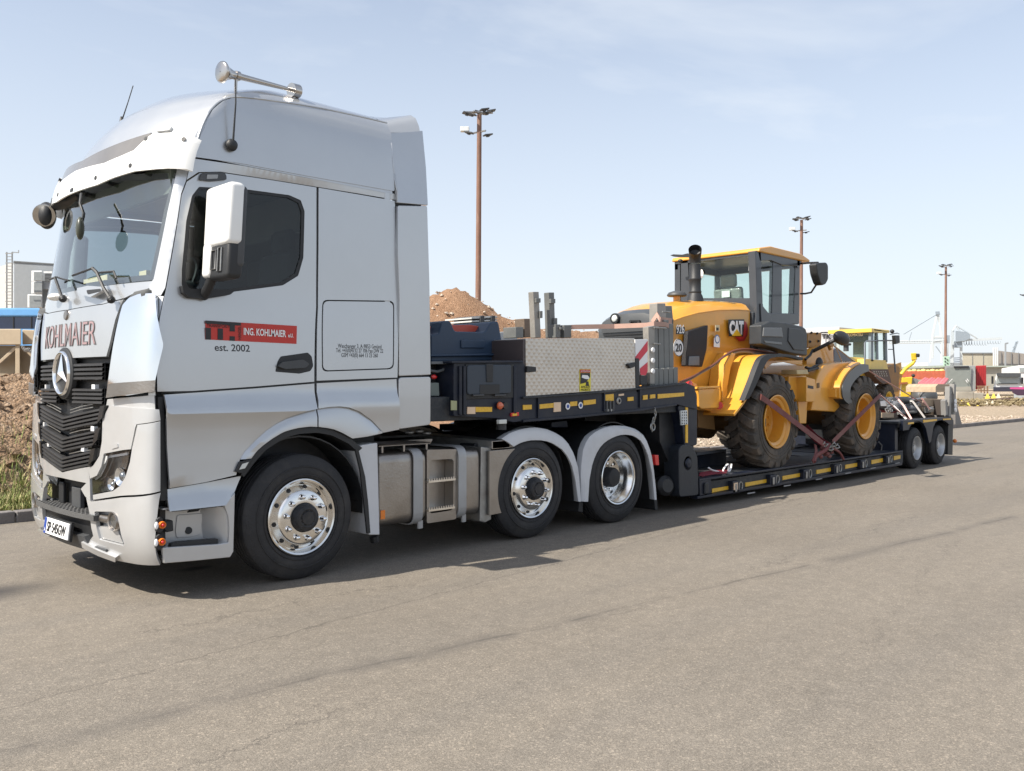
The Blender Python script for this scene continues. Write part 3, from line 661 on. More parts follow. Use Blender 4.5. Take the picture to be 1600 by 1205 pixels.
# ---- step box
frame = [(254, 856), (256.5, 880.5), (300, 877), (360, 871), (365, 862), (367.5, 770), (350, 789), (356.5, 806), (358.3, 824), (357, 848), (341, 850.5)]
yp('step_frame', frame, 5.915, 5.95, SILVB, bev=.006)
sb = yp('step_box', [(254, 780), (345, 780), (358, 800), (358, 850), (300, 862), (254, 866)], 6.08, 6.1, SILVB, bev=0)
def quadside(name, A, B, y0, y1, m, th=.01):
    """a wall running inward from the line A-B (pixels on plane y0) to the line at depth y1"""
    for sg in (1, -1):
        a, b = on_y(*A, y0), on_y(*B, y0); c, d_ = V((b.x-(.12 if name == 'step_wall' else 0), y1, b.z)), V((a.x-(.12 if name == 'step_wall' else 0), y1, a.z))
        P = [a, b, c, d_]
        if sg < 0: P = [V((p.x, 2*YC-p.y, p.z)) for p in P]
        MB().prism(P, (0, 0, th) if name != 'step_wall' else (th, 0, 0)).build(name, m, truck)
quadside('step_wall', (357, 848), (352, 792), 5.93, 6.08, SILVB)
quadside('step_floor', (254, 857), (357, 849), 5.93, 6.09, SILVB, -.01)
quadside('step_ceiling', (254, 797), (350, 787), 5.94, 6.09, SILVB)
yp('step_tread', [(265, 859), (268, 850), (278, 847), (341, 842), (341, 852), (300, 857)], 5.95, 6.0, BLKP, bev=.004)
cv = yp('access_cover', [(277, 805), (317, 802), (314, 835), (300, 839), (276, 841), (274, 830)], 6.072, 6.08, SILVB, rad=.015, far=False)
MB().cyl(on_y(294.5, 829, 6.0625), on_y(294.5, 829, 6.074), .026, n=20).build('keyhole', BLKP, cv)
MB().tube([on_y(*p, 6.0) for p in [(293, 800), (309, 798), (312, 795.5), (297, 797)]], .006, 6, True).build('grab_handle', BLKP, truck)
yp('step_lock', [(257, 814), (271, 813), (272, 830), (262, 832), (257, 829)], 5.99, 6.07, BLKP, far=False, bev=.01)
for sg in (1, -1): MB().box((2.58, YC-sg*1.12-.09, .315), (3.12, YC-sg*1.12+.09, .335)).build('step_light_stop', BLKP, truck)  # unseen plates added to stop light slipping between step and bumper
# ---- door handle, vent badge above the window, mirror foot
def cpx(name, P, m, off, th, far=False, rad=2, parent=None, holes=()): return cp(name, P, m, off=off, th=th, far=far, rad=rad, parent=parent, grid=.04, holes=holes)
hb = cpx('door_handle', [(430.5, 581), (434, 565), (439, 557), (481, 551), (487, 557), (489.5, 572), (485, 580), (468, 584)], BLKP, .003, .008, True, parent=None)
cpx('grip', [(435, 573), (441, 566), (474, 562), (484, 569), (478, 575), (447, 577)], DRKP, .03, .024, rad=3)
gb = cpx('camera_housing', [(312, 281), (315, 271), (331, 269), (351, 269.5), (354, 275), (354, 281), (330, 283)], DRKP, .022, .022)
cpx('camera_lens', [(324, 273), (341, 273), (340, 279), (323, 280)], STEEL, .026, .004, rad=1, parent=gb)
cpx('mirror_foot', [(285, 446), (300, 452), (342, 452), (367, 455), (360, 461), (320, 467.5), (297, 465.5), (287, 458)], BLKP, .05, .06, True, parent=None)
# ---- main mirrors
def mirror(sg):
    def M(x, y, z): return V((x-(2.88-z)*.055, y if sg > 0 else 2*YC-y, z))
    x0, x1, yo, yi = 2.862, 2.985, 5.50, 5.865
    def shell(name, ya, yb, za, zb, xa, xb, m, r=.04, rz=.035, par=None):
        sec = fillet([V((xa, yb, 0)), V((xa, ya, 0)), V((xb, ya, 0)), V((xb, yb, 0))], r, 5); n = len(sec); c = V(((xa+xb)/2, (ya+yb)/2, 0)); st = []
        for t in range(5): a_ = pi/2*t/4; st.append((za+rz*(1-sin(a_)), rz*(1-cos(a_))))
        prof = [(z, k) for z, k in st[::-1]]; prof = [(za+rz*(1-cos(pi/2*t/4)), rz*(1-sin(pi/2*t/4))) for t in range(5)]; prof += [(zb-rz*(1-cos(pi/2*t/4)), rz*(1-sin(pi/2*t/4))) for t in range(4, -1, -1)]
        rows = [[M(c.x+(p.x-c.x)*(1-ins*2/(xb-xa)), c.y+(p.y-c.y)*(1-ins*2/(yb-ya)), z) for p in sec] for z, ins in prof]
        return MB().add([q for r_ in rows for q in r_], [(k*n+i, k*n+(i+1) % n, (k+1)*n+(i+1) % n, (k+1)*n+i) for k in range(len(rows)-1) for i in range(n)]+[tuple(range(n)), tuple((len(rows)-1)*n+i for i in range(n))]).build(name, m, par or truck, smooth=50)
    shell('mirror_shell', yo, yi, 2.455, 2.885, x0, x1, WHITEP)
    shell('mirror_shell', yi-.115, yi, 2.245, 2.5, x0, x1-.02, WHITEP, r=.03)
    shell('mirror_back', yo+.012, yi-.08, 2.225, 2.49, x0+.018, x1+.01, BLKP, r=.03)
    shell('mirror_back', yo+.005, yi-.005, 2.30, 2.87, x1-.04, x1+.015, DRKP, r=.02)
    g = MB()
    for ya, yb, za, zb in ((yi-.19, yi-.125, 2.30, 2.43), (yi-.27, yi-.22, 2.28, 2.44)):
        g.tube([M(x0+.012, ya, za), M(x0+.012, yb, za), M(x0+.012, yb, zb), M(x0+.012, ya, zb)], .007, 6, True)
    g.build('mirror_mechanism', STEEL, truck, smooth=60)
    MB().tube([M(x0+.06, 5.93, 2.13), M(x0+.05, 5.84, 2.19), M(x0+.05, 5.78, 2.27)], .034, 8).build('mirror_arm', BLKP, truck, smooth=60)
mirror(1); mirror(-1)
# far front mirrors under the visor (kerb mirror and ramp mirror)
hp = dep(73, 337, 7.45); R = rotm('Z', radians(-20))
head = MB().ball((0, 0, 0), (.075, .105, .115), 18, 12); head.v = [R@p+hp for p in head.v]; hm_ = head.build('front_mirror', BLKP, truck, smooth=60)
MB().tube([dep(128, 303, 6.95), dep(118, 312, 7.1), dep(103, 313, 7.3), dep(88, 320, 7.42)], [.05, .065, .07, .05], 10).build('front_mirror_arm', BLKP, truck, smooth=60)
gl = dep(71, 338, 7.38); n_ = (V((0, 0, 1.5))-gl).normalized(); n_ = (n_+V((-.35, 0, 0))).normalized()
MB().lathe([(0, .095), (.008, .09), (.012, .001)], hp+n_*.062, n_, 24).build('mirror_glass', mat('mirror_glass', (.45, .42, .38), .04, 1), hm_, smooth=50)
MB().tube([dep(127, 303, 6.5), dep(125, 318, 6.42), dep(131, 334, 6.38), dep(129, 345, 6.38)], .011, 6).build('front_mirror_arm', BLKP, truck, smooth=60)
h2 = MB().ball((0, 0, 0), (.03, .06, .085), 14, 9); h2.v = [R@p+dep(125, 357, 6.36) for p in h2.v]; h2o = h2.build('front_mirror', mat('mirror_olive', (.05, .055, .04), .35), truck, smooth=60)
# far wind deflector: white rim, dark shelves
fd = MB().prism([dep(u, v, 7.9) for u, v in [(67, 488), (61, 495), (53, 545), (47.5, 592), (58, 607), (61, 560), (64, 520)]], V((.10, .12, 0))).build('wind_deflector', BLKP, truck)
MB().tube(smooth_path([dep(u, v, 7.88) for u, v in [(68, 487), (61, 494), (52.5, 545), (47, 592), (58, 609)]], 1), .012, 6).build('deflector_rim', WHITEP, truck, smooth=60)
for v in (512, 535, 558, 581): MB().prism([dep(50+(592-v)*.085, v, 7.885), dep(65, v-1, 7.885), dep(65, v, 7.885), dep(50+(592-v)*.085, v+1.2, 7.885)], V((.05, .06, 0))).build('deflector_shelf', FENDW, truck)
# ---- sun visor
def visor_pts(P, off): return tom(px(P, off))
vz = .085
vn = visor_pts([(295, 224), (294, 236), (291, 250), (285, 261), (276, 266.5), (240, 267.5), (206, 271), (175, 280.5), (149, 292)], vz)
vtop = visor_pts([(290, 218), (276, 215.5), (250, 215), (230, 217), (218, 227), (204, 241), (186, 249), (160, 260)], vz)
zc = vn[-1][1]+.0
low = [p for p in vn]; low = [p for p in low if p[0] > .05]; top = [p for p in vtop if p[0] > .05]
vis = [(0, low[-1][1]-.0)]+low[::-1]+top+[(0, top[-1][1]+.02)]
cp('sun_visor', symraw(vis), WHITEP, raw=True, far=False, off=vz, th=.012, grid=.06)
w2 = top[-3:]; 
tint = [(0, top[-1][1]+.028)]+[(p[0], p[1]+.006) for p in top[::-1]][:4]+[(top[3][0]-.03, top[3][1]+.03), (0, top[-1][1]+.11)]
cp('visor_window', symraw(tint), mat('smoked_visor', (.16, .15, .14), .25, coat=.5), raw=True, far=False, off=vz-.02, th=.008)
sc = MB()
for u, v in [(222, 223.5), (271, 224), (200, 262.5), (148, 281), (113, 299)]:
    s, z = px([(u, v)], vz)[0]
    for g_ in (1, -1): sc.cyl(cmap(s*g_, z, vz-.09), cmap(s*g_, z, vz+.004), .017, n=10)
sc.build('visor_bolts', BLKP, truck)
# ---- wipers, grab recesses
def S(u, v, off): s, z = px([(u, v)], off)[0]; return cmap(s, z, off)
for pts, bl in (([(172, 472), (160, 452), (150, 428), (143, 421)], [(113, 432), (130, 426), (143, 421), (152, 428), (176, 426), (180, 437)]), ([(98, 470), (91, 450), (86, 436)], [(78, 438), (88, 434), (100, 438), (108, 440)])):
    w = MB().tube([S(u, v, .06) for u, v in pts], .012, 6).tube([S(u, v, .05) for u, v in bl], .008, 6)
    w.ball(S(pts[0][0], pts[0][1]-2, .05), .03); w.build('wiper', BLKP, truck)
for P in ([(119, 452), (136, 448), (158, 450), (158, 456), (140, 466), (122, 460)],):
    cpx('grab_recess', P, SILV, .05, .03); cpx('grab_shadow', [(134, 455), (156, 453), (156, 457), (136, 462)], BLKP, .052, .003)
MB().ball(S(86, 465, .03), (.05, .09, .03)).build('wiper_cap', WHITEP, truck)
# ---- air horn and aerials
A_, B_ = dep(344, 112, 6.45), dep(461, 142, 7.02); ax = (B_-A_)
hr = MB().lathe([(0, .004), (.004, .062), (.012, .078), (.02, .080), (.03, .07), (.06, .05), (.11, .032), (.2, .024), (.5, .018), (ax.length*.95, .014)], A_, ax, 24)
hr.cyl(B_-ax.normalized()*.04, B_+ax.normalized()*.03, .055, n=20).cyl(B_+V((0, 0, 0)), B_+V((-.02, .02, -.1)), .02).cyl(A_+ax*.2, A_+ax*.2+V((0, .01, -.12)), .012).lathe([(0, .036), (.03, .036), (.03, .02), (0, .02)], A_+ax*.19, ax, 16, True)
hr.build('air_horn', mat('horn_chrome', (.50, .47, .44), .16, 1, rvar=.05), truck, smooth=50)
bs = S(359, 228, .0); bs = bs+V((0, -.02, 0))
MB().ball(bs+V((0, -.01, 0)), (.045, .035, .045)).tube([bs+V((0, -.03, .02)), bs+V((.01, -.05, .3)), on_y(368, 125, bs.y-.04)], [.008, .006, .004], 6).build('aerial', BLKP, truck)
b2 = dep(190, 190, 7.35); MB().tube([b2, dep(200, 160, 7.3), dep(208, 134, 7.3)], [.006, .004, .004], 6).lathe([(0, .05), (.03, .04), (.06, .018), (.1, .01)], b2+V((0, 0, -.06)), (0, 0, 1), 14).build('aerial', BLKP, truck)
cpx('roof_lamp', [(240, 203), (262, 202), (266, 199), (262, 205), (242, 207)], WHITEP, .02, .03)
# ================================================================ grille, bumper, lamps
zq = lambda u, v: tom(px([(u, v)]))[0]
# upper grille block (black frame) and its slats
ug = tom(px([(172, 559), (171, 575), (165, 600), (163, 622), (150, 624)])); zt_ = ug[0][1]; zb_ = ug[-1][1]
GB = mat('grille_black', (.012, .013, .015), .3, 0, .3, var=.2)
GM = mat('grille_mesh', (.05, .05, .052), .45, .4, 0, var=.2)
bk = symraw([(0, zt_)]+ug+[(0, zb_)])
cp('grille_back', bk, BLKP, raw=True, far=False, off=-.06, th=.02)
bords = inset(bk, .035)
cp('upper_grille_frame', bk, GB, holes=[[(a*1.0, b) for a, b in bords]], raw=True, far=False, off=.0, th=.06, grid=.1)
def slat(name, pts, h, dep_=.05, off=0., mtl=None, rows=3, parent=None):
    """a mesh slat following the cab front: pts [(a,z)]"""
    mb = MB(); hh = h/rows
    for r in range(rows):
        vs = []; fs = []
        P = dens_open(pts, .05)
        for i, (a, z) in enumerate(P):
            z0 = z-r*hh
            for (o_, dz) in ((off, 0), (off+.012, -hh*.2), (off+.012, -hh*.62), (off-.01, -hh*.8), (off-dep_, -hh*.8), (off-dep_, 0)): vs.append(cm(a, z0+dz, o_))
        n = 6
        for i in range(len(P)-1):
            for k in range(n): fs.append((i*n+k, i*n+(k+1) % n, i*n+n+(k+1) % n, i*n+n+k))
        mb.add(vs, fs)
        for i in range(0, len(P)):   # small ribs across
            a, z = P[i]; p0 = cm(a, z-r*hh-.002, off-.008); p1 = cm(a, z-(r+1)*hh, off-.008)
            mb.cyl(p0, p1, .0035, n=4)
    return mb.build(name, mtl or GM, parent or truck, smooth=30)
def dens_open(P, st):
    out = []
    for (a, b) in zip(P, P[1:]):
        n = max(1, int((V(b)-V(a)).length/st)); out += [tuple(V(a).lerp(V(b), k/n)) for k in range(n)]
    return out+[tuple(P[-1])]
for z0, h in ((zt_-.035, .13), (zt_-.22, .12)):
    for sg in (1, -1): slat('grille_slat', [(sg*.17, z0-.0), (sg*.66, z0)], h, off=-.005, rows=4)
for z0 in (zt_-.175,):
    for sg in (1, -1): cp('marker_lamp', [(sg*.49, z0-.015), (sg*.54, z0-.015), (sg*.54, z0-.05), (sg*.49, z0-.05)], mat('lamp_white', (.8, .82, .85), .2, coat=1), raw=True, far=False, off=.0, th=.03)
# lower grille: chevron slats inside a V shaped frame
edge = tom(px([(171, 629), (166, 645), (160, 655), (158, 690), (153, 713), (145, 727)])); 
ztip = .66
lg = [(0, edge[0][1]+.01)]+edge+[(.33, edge[-1][1]-.03), (0, edge[-1][1]-.085)]
LG = symraw(lg)
cp('lower_grille_frame', LG, GB, holes=[inset(LG, .03)], raw=True, far=False, off=.01, th=.08, grid=.1)
cp('grille_back', LG, BLKP, raw=True, far=False, off=-.07, th=.02)
ztop = edge[0][1]; zbot = edge[-1][1]
for k, (zz_, w, h) in enumerate(((ztop-.04, .66, .115), (ztop-.20, .60, .115), (ztop-.35, .54, .115))):
    slat('grille_slat', [(-w, zz_), (0, zz_-.08), (w, zz_)], h, off=.0, rows=4)
    for sg in (1, -1): cp('grille_wing', [(sg*w, zz_+.01), (sg*(w+.06), zz_+.02), (sg*(w+.03), zz_-h*.6), (sg*(w-.04), zz_-h)], GB, raw=True, far=False, off=.02, th=.05)
cr = MB()
for zz_ in (ztop-.015, ztop-.17, ztop-.325):
    for sg in (1, -1):
        for dz in (0, -.022): cr.tube([cm(sg*.1, zz_+dz-.05, -.01), cm(sg*.3, zz_+dz-.02, -.01), cm(sg*.5, zz_+dz, -.01)], .004, 4)
cr.build('grille_rods', STEEL, truck)
for zz_, a in ((ztop-.175, .50), (ztop-.33, .35)):
    for sg in (1, -1): cp('marker_lamp', [(sg*a, zz_), (sg*(a+.05), zz_), (sg*(a+.05), zz_-.035), (sg*a, zz_-.035)], MATS['lamp_white'], raw=True, far=False, off=.005, th=.03)
# star emblem
cz_ = zt_-.105; cc = cm(0, cz_, .018); nn = SN(0, cz_); rr_ = .172
r_ = V((0, -1, 0)); u_ = V((0, 0, 1))
em = MB().lathe([(-.03, rr_+.03), (.0, rr_+.025), (.012, rr_+.005), (.0, .0)], cc-nn*.01, nn, 48); emo = em.build('emblem_base', BLKP, truck)
MB().lathe([(0, rr_), (.015, rr_-.004), (.02, rr_-.012), (.015, rr_-.022), (0, rr_-.026)], cc, nn, 48, True).build('emblem_ring', CHR, emo, smooth=60)
st = MB()
for k in range(3):
    t = radians(90+120*k); d1 = r_*cos(t)+u_*sin(t); 
    for s_ in (-1, 1):
        t2 = t+s_*radians(60); d2 = r_*cos(t2)+u_*sin(t2)
        st.add([cc+nn*.035, cc+d1*(rr_-.015)+nn*.006, cc+d2*.035+nn*.004], [(0, 1, 2)])
st.build('emblem_star', CHR, emo, smooth=0)
# ---- bumper skins
brd = tom(px([(172, 634), (205, 637), (249, 640), (250.5, 657), (214, 663), (212, 668), (205, 702), (163, 709), (159, 729), (152, 743), (141.5, 748), (139, 735), (147, 727), (156, 713), (160, 690), (161, 656), (166, 645)]))
# grille surround + headlamp bezel (near and far), joined under the grille by a V shaped beam
cp('bumper_surround', brd, SILVB, raw=True, off=.004, grid=.05)
e2 = tom(px([(139, 735), (145, 729), (142, 782), (134, 776), (127, 764)]))
vb = [(0, edge[-1][1]-.088), (.33, edge[-1][1]-.034), e2[1], e2[0], tuple(tom(px([(141, 749)]))[0]), e2[2], e2[3], e2[4], (.45, e2[4][1]+.05), (0, e2[4][1]+.055)]
cp('bumper_beam', symraw(vb), SILVB, raw=True, far=False, off=.004, grid=.05)
cp('headlamp_fender', [(214.5, 664), (250.5, 658.5), (250.5, 767.5), (200, 774), (145.5, 781), (145, 773.5), (176, 767.5), (188, 759), (196, 745), (203, 722), (206, 702)], SILVB, off=.004, grid=.06)
LAMPB = mat('lamp_chrome_dark', (.3, .31, .32), .2, .9, var=.1)
hl = cp('headlight', [(163.5, 709.5), (204, 703), (201.5, 720), (195, 744), (187, 758), (175.5, 766.5), (145, 771.5), (142, 749), (152.5, 743.5), (159.5, 729)], LAMPB, off=-.07, th=.02, far=True)
cp('headlight_glass', [(163.5, 709.5), (204, 703), (201.5, 720), (195, 744), (187, 758), (175.5, 766.5), (145, 771.5), (142, 749), (152.5, 743.5), (159.5, 729)], GCLR, off=.0, th=.006, far=True)
for (u, v, r) in ((184, 745, .068), (170, 757, .045)):
    s, z = px([(u, v)])[0]
    for g_ in (1, -1):
        c0 = cmap(s*g_, z, -.065); n0 = V((-1, -.15*g_, 0)).normalized()
        MB().lathe([(-.02, r*.3), (.0, r*.55), (.03, r*.95), (.045, r), (.05, r*.97), (.045, r*.88), (.02, r*.5), (.018, .001)], c0, n0, 28).build('reflector', CHR, truck, smooth=60)
        MB().ball(c0+n0*.03, (.02, r*.5, r*.5)).build('bulb_lens', LAMPB, truck, smooth=60)
drl = [(164, 713), (200, 707), (199, 711), (168, 716), (163, 731), (156, 744), (149, 750), (147, 746), (158, 733)]
cp('daytime_lamp', drl, MATS['lamp_white'], off=-.045, th=.012)
cp('washer_cover', [(173, 695.5), (183, 692.5), (184, 699), (174, 702)], SILVB, off=.01, th=.01, rad=1)
# lower bumper with openings for fog lamp and the centre step
bot = [(250.5, 882), (215, 881), (178, 874), (150, 863.5), (128, 853), (106, 840)]
lb = tom(px([(250.5, 770), (200, 777), (144.5, 784), (136, 778), (141, 800), (147, 837), (140, 847), (128, 838)]))
lbb = tom(px(bot))
low_ = lb[:8]+[lbb[4]]+lbb[3::-1]
foghole = tom(px(fillet([(148.5, 799, 0), (178, 799.5, 0), (186.5, 815, 0), (196, 853, 0), (156.5, 843, 0)], 3)))
cp('lower_bumper', low_, SILVB, holes=[foghole], raw=True, off=.006, grid=.05, th=.03)
cp('fog_recess', [(147, 797), (180, 797), (189, 815), (198, 855), (155, 845)], SILVB, off=-.05, th=.01, grid=.05)
cp('fog_panel', [(153, 822), (183, 826), (193, 850), (158, 841)], SILVB, off=-.01, th=.04, grid=.05, rad=1)
s, z = px([(178, 815)])[0]
for g_ in (1, -1):
    c0 = cmap(s*g_, z, -.03); n0 = V((-1, -.1*g_, 0)).normalized()
    f = MB().lathe([(-.03, .07), (.03, .07), (.045, .064), (.04, .055), (.01, .05), (0, .001)], c0, n0, 28).build('fog_lamp', ALUB, truck, smooth=40)
    MB().lathe([(.03, .056), (.036, .03), (.038, .001)], c0, n0, 24).build('lens', LAMPB, f, smooth=60)
    q = MB(); p1 = cmap(s*g_-.22*g_, z, -.03); q.cyl(p1, c0, .03, n=12).build('fog_duct', ALUB, truck)
# centre opening: dark recess, two-tread step and tow box
co = symraw([(0, e2[4][1]+.05), (.42, e2[4][1]+.045)]+tom(px([(127, 765), (134, 777), (140, 800), (146, 837)]))+[(.60, .40), (0, .40)])
cp('bumper_recess', co, BLKP, raw=True, far=False, off=-.12, th=.02)
cp('recess_lip', co, DRKP, holes=[inset(co, .05)], raw=True, far=False, off=.0, th=.12, grid=.1)
slt = MB(); zt3 = e2[4][1]-.17
TRD = mat('tread_plate', (.11, .11, .11), .6, .2, var=.2, bump=.5, bscale=220)
slt.add([cm(a, zt3+dz, o) for a in (-.62, -.3, 0, .3, .62) for dz, o in ((0, .03), (0, -.12), (-.04, -.12), (-.04, .03))], [(i*4+k, i*4+(k+1) % 4, i*4+4+(k+1) % 4, i*4+4+k) for i in range(4) for k in range(4)]+[(0, 1, 2, 3), (16, 17, 18, 19)])
for i in range(16):
    for j in range(5): slt.box(cm(-.55+i*.07, zt3+.0, .02-.03*j)-V((.008, .012, 0)), cm(-.55+i*.07, zt3+.006, .02-.03*j)+V((.008, .012, 0)))
slt.build('bumper_step', TRD, truck)
tb = MB(); tb.box(cm(.1, zt3-.0, -.1)-V((0, .09, 0)), cm(.1, zt3+.16, -.06)+V((0, .09, 0))).build('tow_cover', DRKP, truck, bev=.01)
MB().box(cm(-.28, zt3-.0, -.1)-V((0, .05, 0)), cm(-.28, zt3+.17, -.07)+V((0, .05, 0))).build('tow_cover', BLKP, truck, bev=.01)
# lower centre section under the step
cs = symraw([(0, zt3-.04), (.60, zt3-.04), (.60, .36), (.45, .305), (0, .30)])
cp('lower_centre', cs, BLKP, raw=True, far=False, off=-.02, th=.03)
cp('underrun_bar', symraw([(0, .40), (.42, .40), (.45, .34), (.7, .335), (.7, .30), (0, .295)]), DRKP, raw=True, far=False, off=.02, th=.06)
cp('lip_spoiler', [(126, 845), (141, 853), (178, 868), (177, 875), (150, 865), (127, 853)], SILVB, off=.035, th=.03, grid=.06)
# number plate
pa, pb = -.42+.10, .20
def plate():
    P0 = cm(-.05, .395, .05); rt = V((0, -1, 0)); up = V((.12, 0, 1)).normalized(); w, h = .52, .12
    P0 = cm(.02, .425, .05)
    c = P0; q = [c-rt*w/2-up*h/2, c+rt*w/2-up*h/2, c+rt*w/2+up*h/2, c-rt*w/2+up*h/2]; n0 = rt.cross(up)
    o = MB().prism(q, n0*.012).build('number_plate', INKW, truck, bev=.003)
    bl = [c-rt*w/2-up*h/2, c-rt*(w/2-.045)-up*h/2, c-rt*(w/2-.045)+up*h/2, c-rt*w/2+up*h/2]
    MB().prism([p+n0*.0125 for p in bl], n0*.002).build('plate_band', mat('euro_blue', (.02, .06, .3), .4), o)
    text_mesh('plate_text', 'SP 545GW', .105, INK, o, c-rt*.19-up*.038, rt, up, .001, .015, fit=.40, bold=.0015)
    text_mesh('plate_text', 'A', .04, INKW, o, c-rt*(w/2-.012)-up*.045, rt, up, .0005, .0155)
    MB().prism([c-rt*(w/2+.012)-up*(h/2+.012), c+rt*(w/2+.012)-up*(h/2+.012), c+rt*(w/2+.012)+up*(h/2+.012), c-rt*(w/2+.012)+up*(h/2+.012)], n0*-.02).build('plate_holder', BLKP, o, bev=.002)
plate()
# side marker lamps at the bumper corner
for (u, v) in ((250, 820.5), (249.5, 847)):
    p = on_y(u, v, 5.89); mk = MB().prism([p+V((0, 0, .055)), p+V((.02, 0, .04)), p+V((.025, 0, -.04)), p+V((0, 0, -.055)), p+V((-.025, 0, -.04)), p+V((-.02, 0, .04))], (0, .03, 0)).build('marker_bracket', BLKP, truck, bev=.004)
    MB().ball(p+V((-.028, -.01, 0)), (.014, .012, .026)).build('lamp', MATS['lamp_white'], mk, smooth=60)
    MB().lathe([(0, .010), (.010, .022), (0, .026), (-.01, .025)], p+V((.012, -.012, 0)), (0, -1, 0), 16).build('lamp', ORG, mk, smooth=60)
    MB().ball(p+V((.012, -.02, 0)), .012).build('lens', REDL, mk)
# far corner wind deflector seen edge on with its shelf
# lettering on the front
lm = mat('letter_fill', (.42, .27, .27), .3, .4); lo_ = mat('letter_edge', (.13, .12, .125), .4)
hl_ = .21; base = cm(0, 1.775, 0); 
def curved_text(name, s, size, m, a0, z0, off, width, bold):
    o = text_mesh(name, s, size, m, None, (0, 0, 0), (1, 0, 0), (0, 1, 0), .0012, 0, bold=bold)
    xs = [v.co.x for v in o.data.vertices]; mn, mxx = min(xs), max(xs); off0 = wl(truck)
    for v in o.data.vertices:
        a = a0+(v.co.x-mn)/(mxx-mn)*width; v.co = cm(a, z0+v.co.y, off+v.co.z)-off0
    o.parent = truck; WL[o.name] = off0
zk = tom(px([(148, 538)]))[0]; zk2 = tom(px([(152, 500)]))[0]; hgt = zk2[1]-zk[1]
curved_text('front_lettering', 'KOHLMAIER', hgt/.70, lo_, -zk2[0], zk[1], .003, 2*zk2[0], .003)
curved_text('front_lettering', 'KOHLMAIER', hgt/.70, lm, -zk2[0]+.01, zk[1], .005, 2*zk2[0]-.02, -.004)
lk = MB().lathe([(0, .04), (.012, .036), (.014, .02), (.012, .001)], cm(.0, 2.04, 0), SN(0, 2.04), 20).build('flap_lock', ALUB, truck, smooth=50)
# lettering on the side
yS = 5.925
def sidepoint(u, v, off=.0): s, z = px([(u, v)])[0]; return cmap(s, z, off)
q = [sidepoint(*p) for p in ((321, 501), (463, 509.5), (463, 537.5), (320.5, 530.5))]
_ym = min(p.y for p in q)-.001; q = [V((p.x, _ym+.004, p.z)) for p in q]
sgn = MB().prism([p+V((0, -.006, 0)) for p in q], (0, .01, 0)).build('door_sign', INKR, truck)
w0 = q[1].x-q[0].x; hgt0 = (q[0].z-q[3].z); xo, zo = q[3].x, q[3].z; dzr = (q[2].z-q[3].z)/w0
def sb_(x0, z0, x1, z1, m=INK):
    P = [V((xo+w0*x0, q[0].y-.009, zo+hgt0*z0+dzr*w0*x0)), V((xo+w0*x1, q[0].y-.009, zo+hgt0*z0+dzr*w0*x1)), V((xo+w0*x1, q[0].y-.009, zo+hgt0*z1+dzr*w0*x1)), V((xo+w0*x0, q[0].y-.009, zo+hgt0*z1+dzr*w0*x0))]
    MB().prism(P, (0, .002, 0)).build('sign_block', m, sgn)
sb_(0, .84, .37, 1); sb_(0, 0, .055, .62); sb_(.125, .02, .18, .62); sb_(.25, .5, .305, .84); sb_(.25, 0, .305, .24)
rt = V((1, 0, dzr)).normalized(); up = V((0, 0, 1))
def st_(s, x, z, size, m, **k): text_mesh('sign_text', s, size, m, sgn, V((xo+w0*x, q[0].y-.010, zo+hgt0*z+dzr*w0*x)), rt, up, .0005, 0, **k)
st_('TRANSPORT', .012, .67, .032, INK, bold=0, fit=w0*.235)
st_('ING. KOHLMAIER', .40, .36, .072, INKW, bold=.0016, fit=w0*.475); st_('e.U.', .90, .36, .04, INKW, bold=.001, fit=w0*.06)
text_mesh('sign_text', 'HANDEL', .034, INK, sgn, V((xo+w0*.372, q[0].y-.010, zo+hgt0*.06)), (0, 0, 1), (-1, 0, 0), .0005, fit=hgt0*.72)
e = sidepoint(335, 548); text_mesh('side_text', 'est. 2002', .072, INK, truck, e, (1, 0, 0), (0, 0, 1), .0005, 0, sx=1.05, bold=.0008)
for t, (u0, u1, v_) in (('Waschanger 3, A-9853 Gmünd', (528, 596, 543.5)), ('Tel. +43(0)4732 27 706 Fax DW 22', (525, 598.5, 550.5)), ('GSM +43(0) 664 13 23 260', (533, 590, 558))):
    a = sidepoint(u0, v_); b = sidepoint(u1, v_); o = text_mesh('side_text', t, .048, INK, truck, a, (1, 0, .01), (0, 0, 1), .0005, 0)
    xs = [v.co.x for v in o.data.vertices]; mn = min(xs); k = (b.x-a.x)/(max(xs)-mn)
    for v in o.data.vertices: v.co.x = mn+(v.co.x-mn)*k

cp('corner_lower', [(168, 624), (200, 621), (244, 617), (248, 642), (205, 640), (172, 638), (166, 634)], SILVB, off=-.012, grid=.06)

MB().box((2.62, YC-1.1, .33), (2.66, YC+1.1, 1.3)).build('front_bulkhead', BLKP, truck); MB().box((2.55, YC-1.0, .34), (2.72, YC+1.0, .37)).build('bumper_light_stop', BLKP, truck)  # bumper plate is an unseen addition that keeps sunlight from leaking underneath

# vinyl lettering lies on the panel skin itself
for o in truck.children:
    if o.name.startswith('side_text'):
        w_ = wl(truck); y0_ = min(v.co.y for v in o.data.vertices)
        for v in o.data.vertices:
            h_ = bvh(0).ray_cast(V((v.co.x+w_.x, 0, v.co.z+w_.z)), V((0, 1, 0)))[0]
            v.co.y = h_.y-w_.y-.0012+(.0006 if v.co.y > y0_+.0005 else 0)
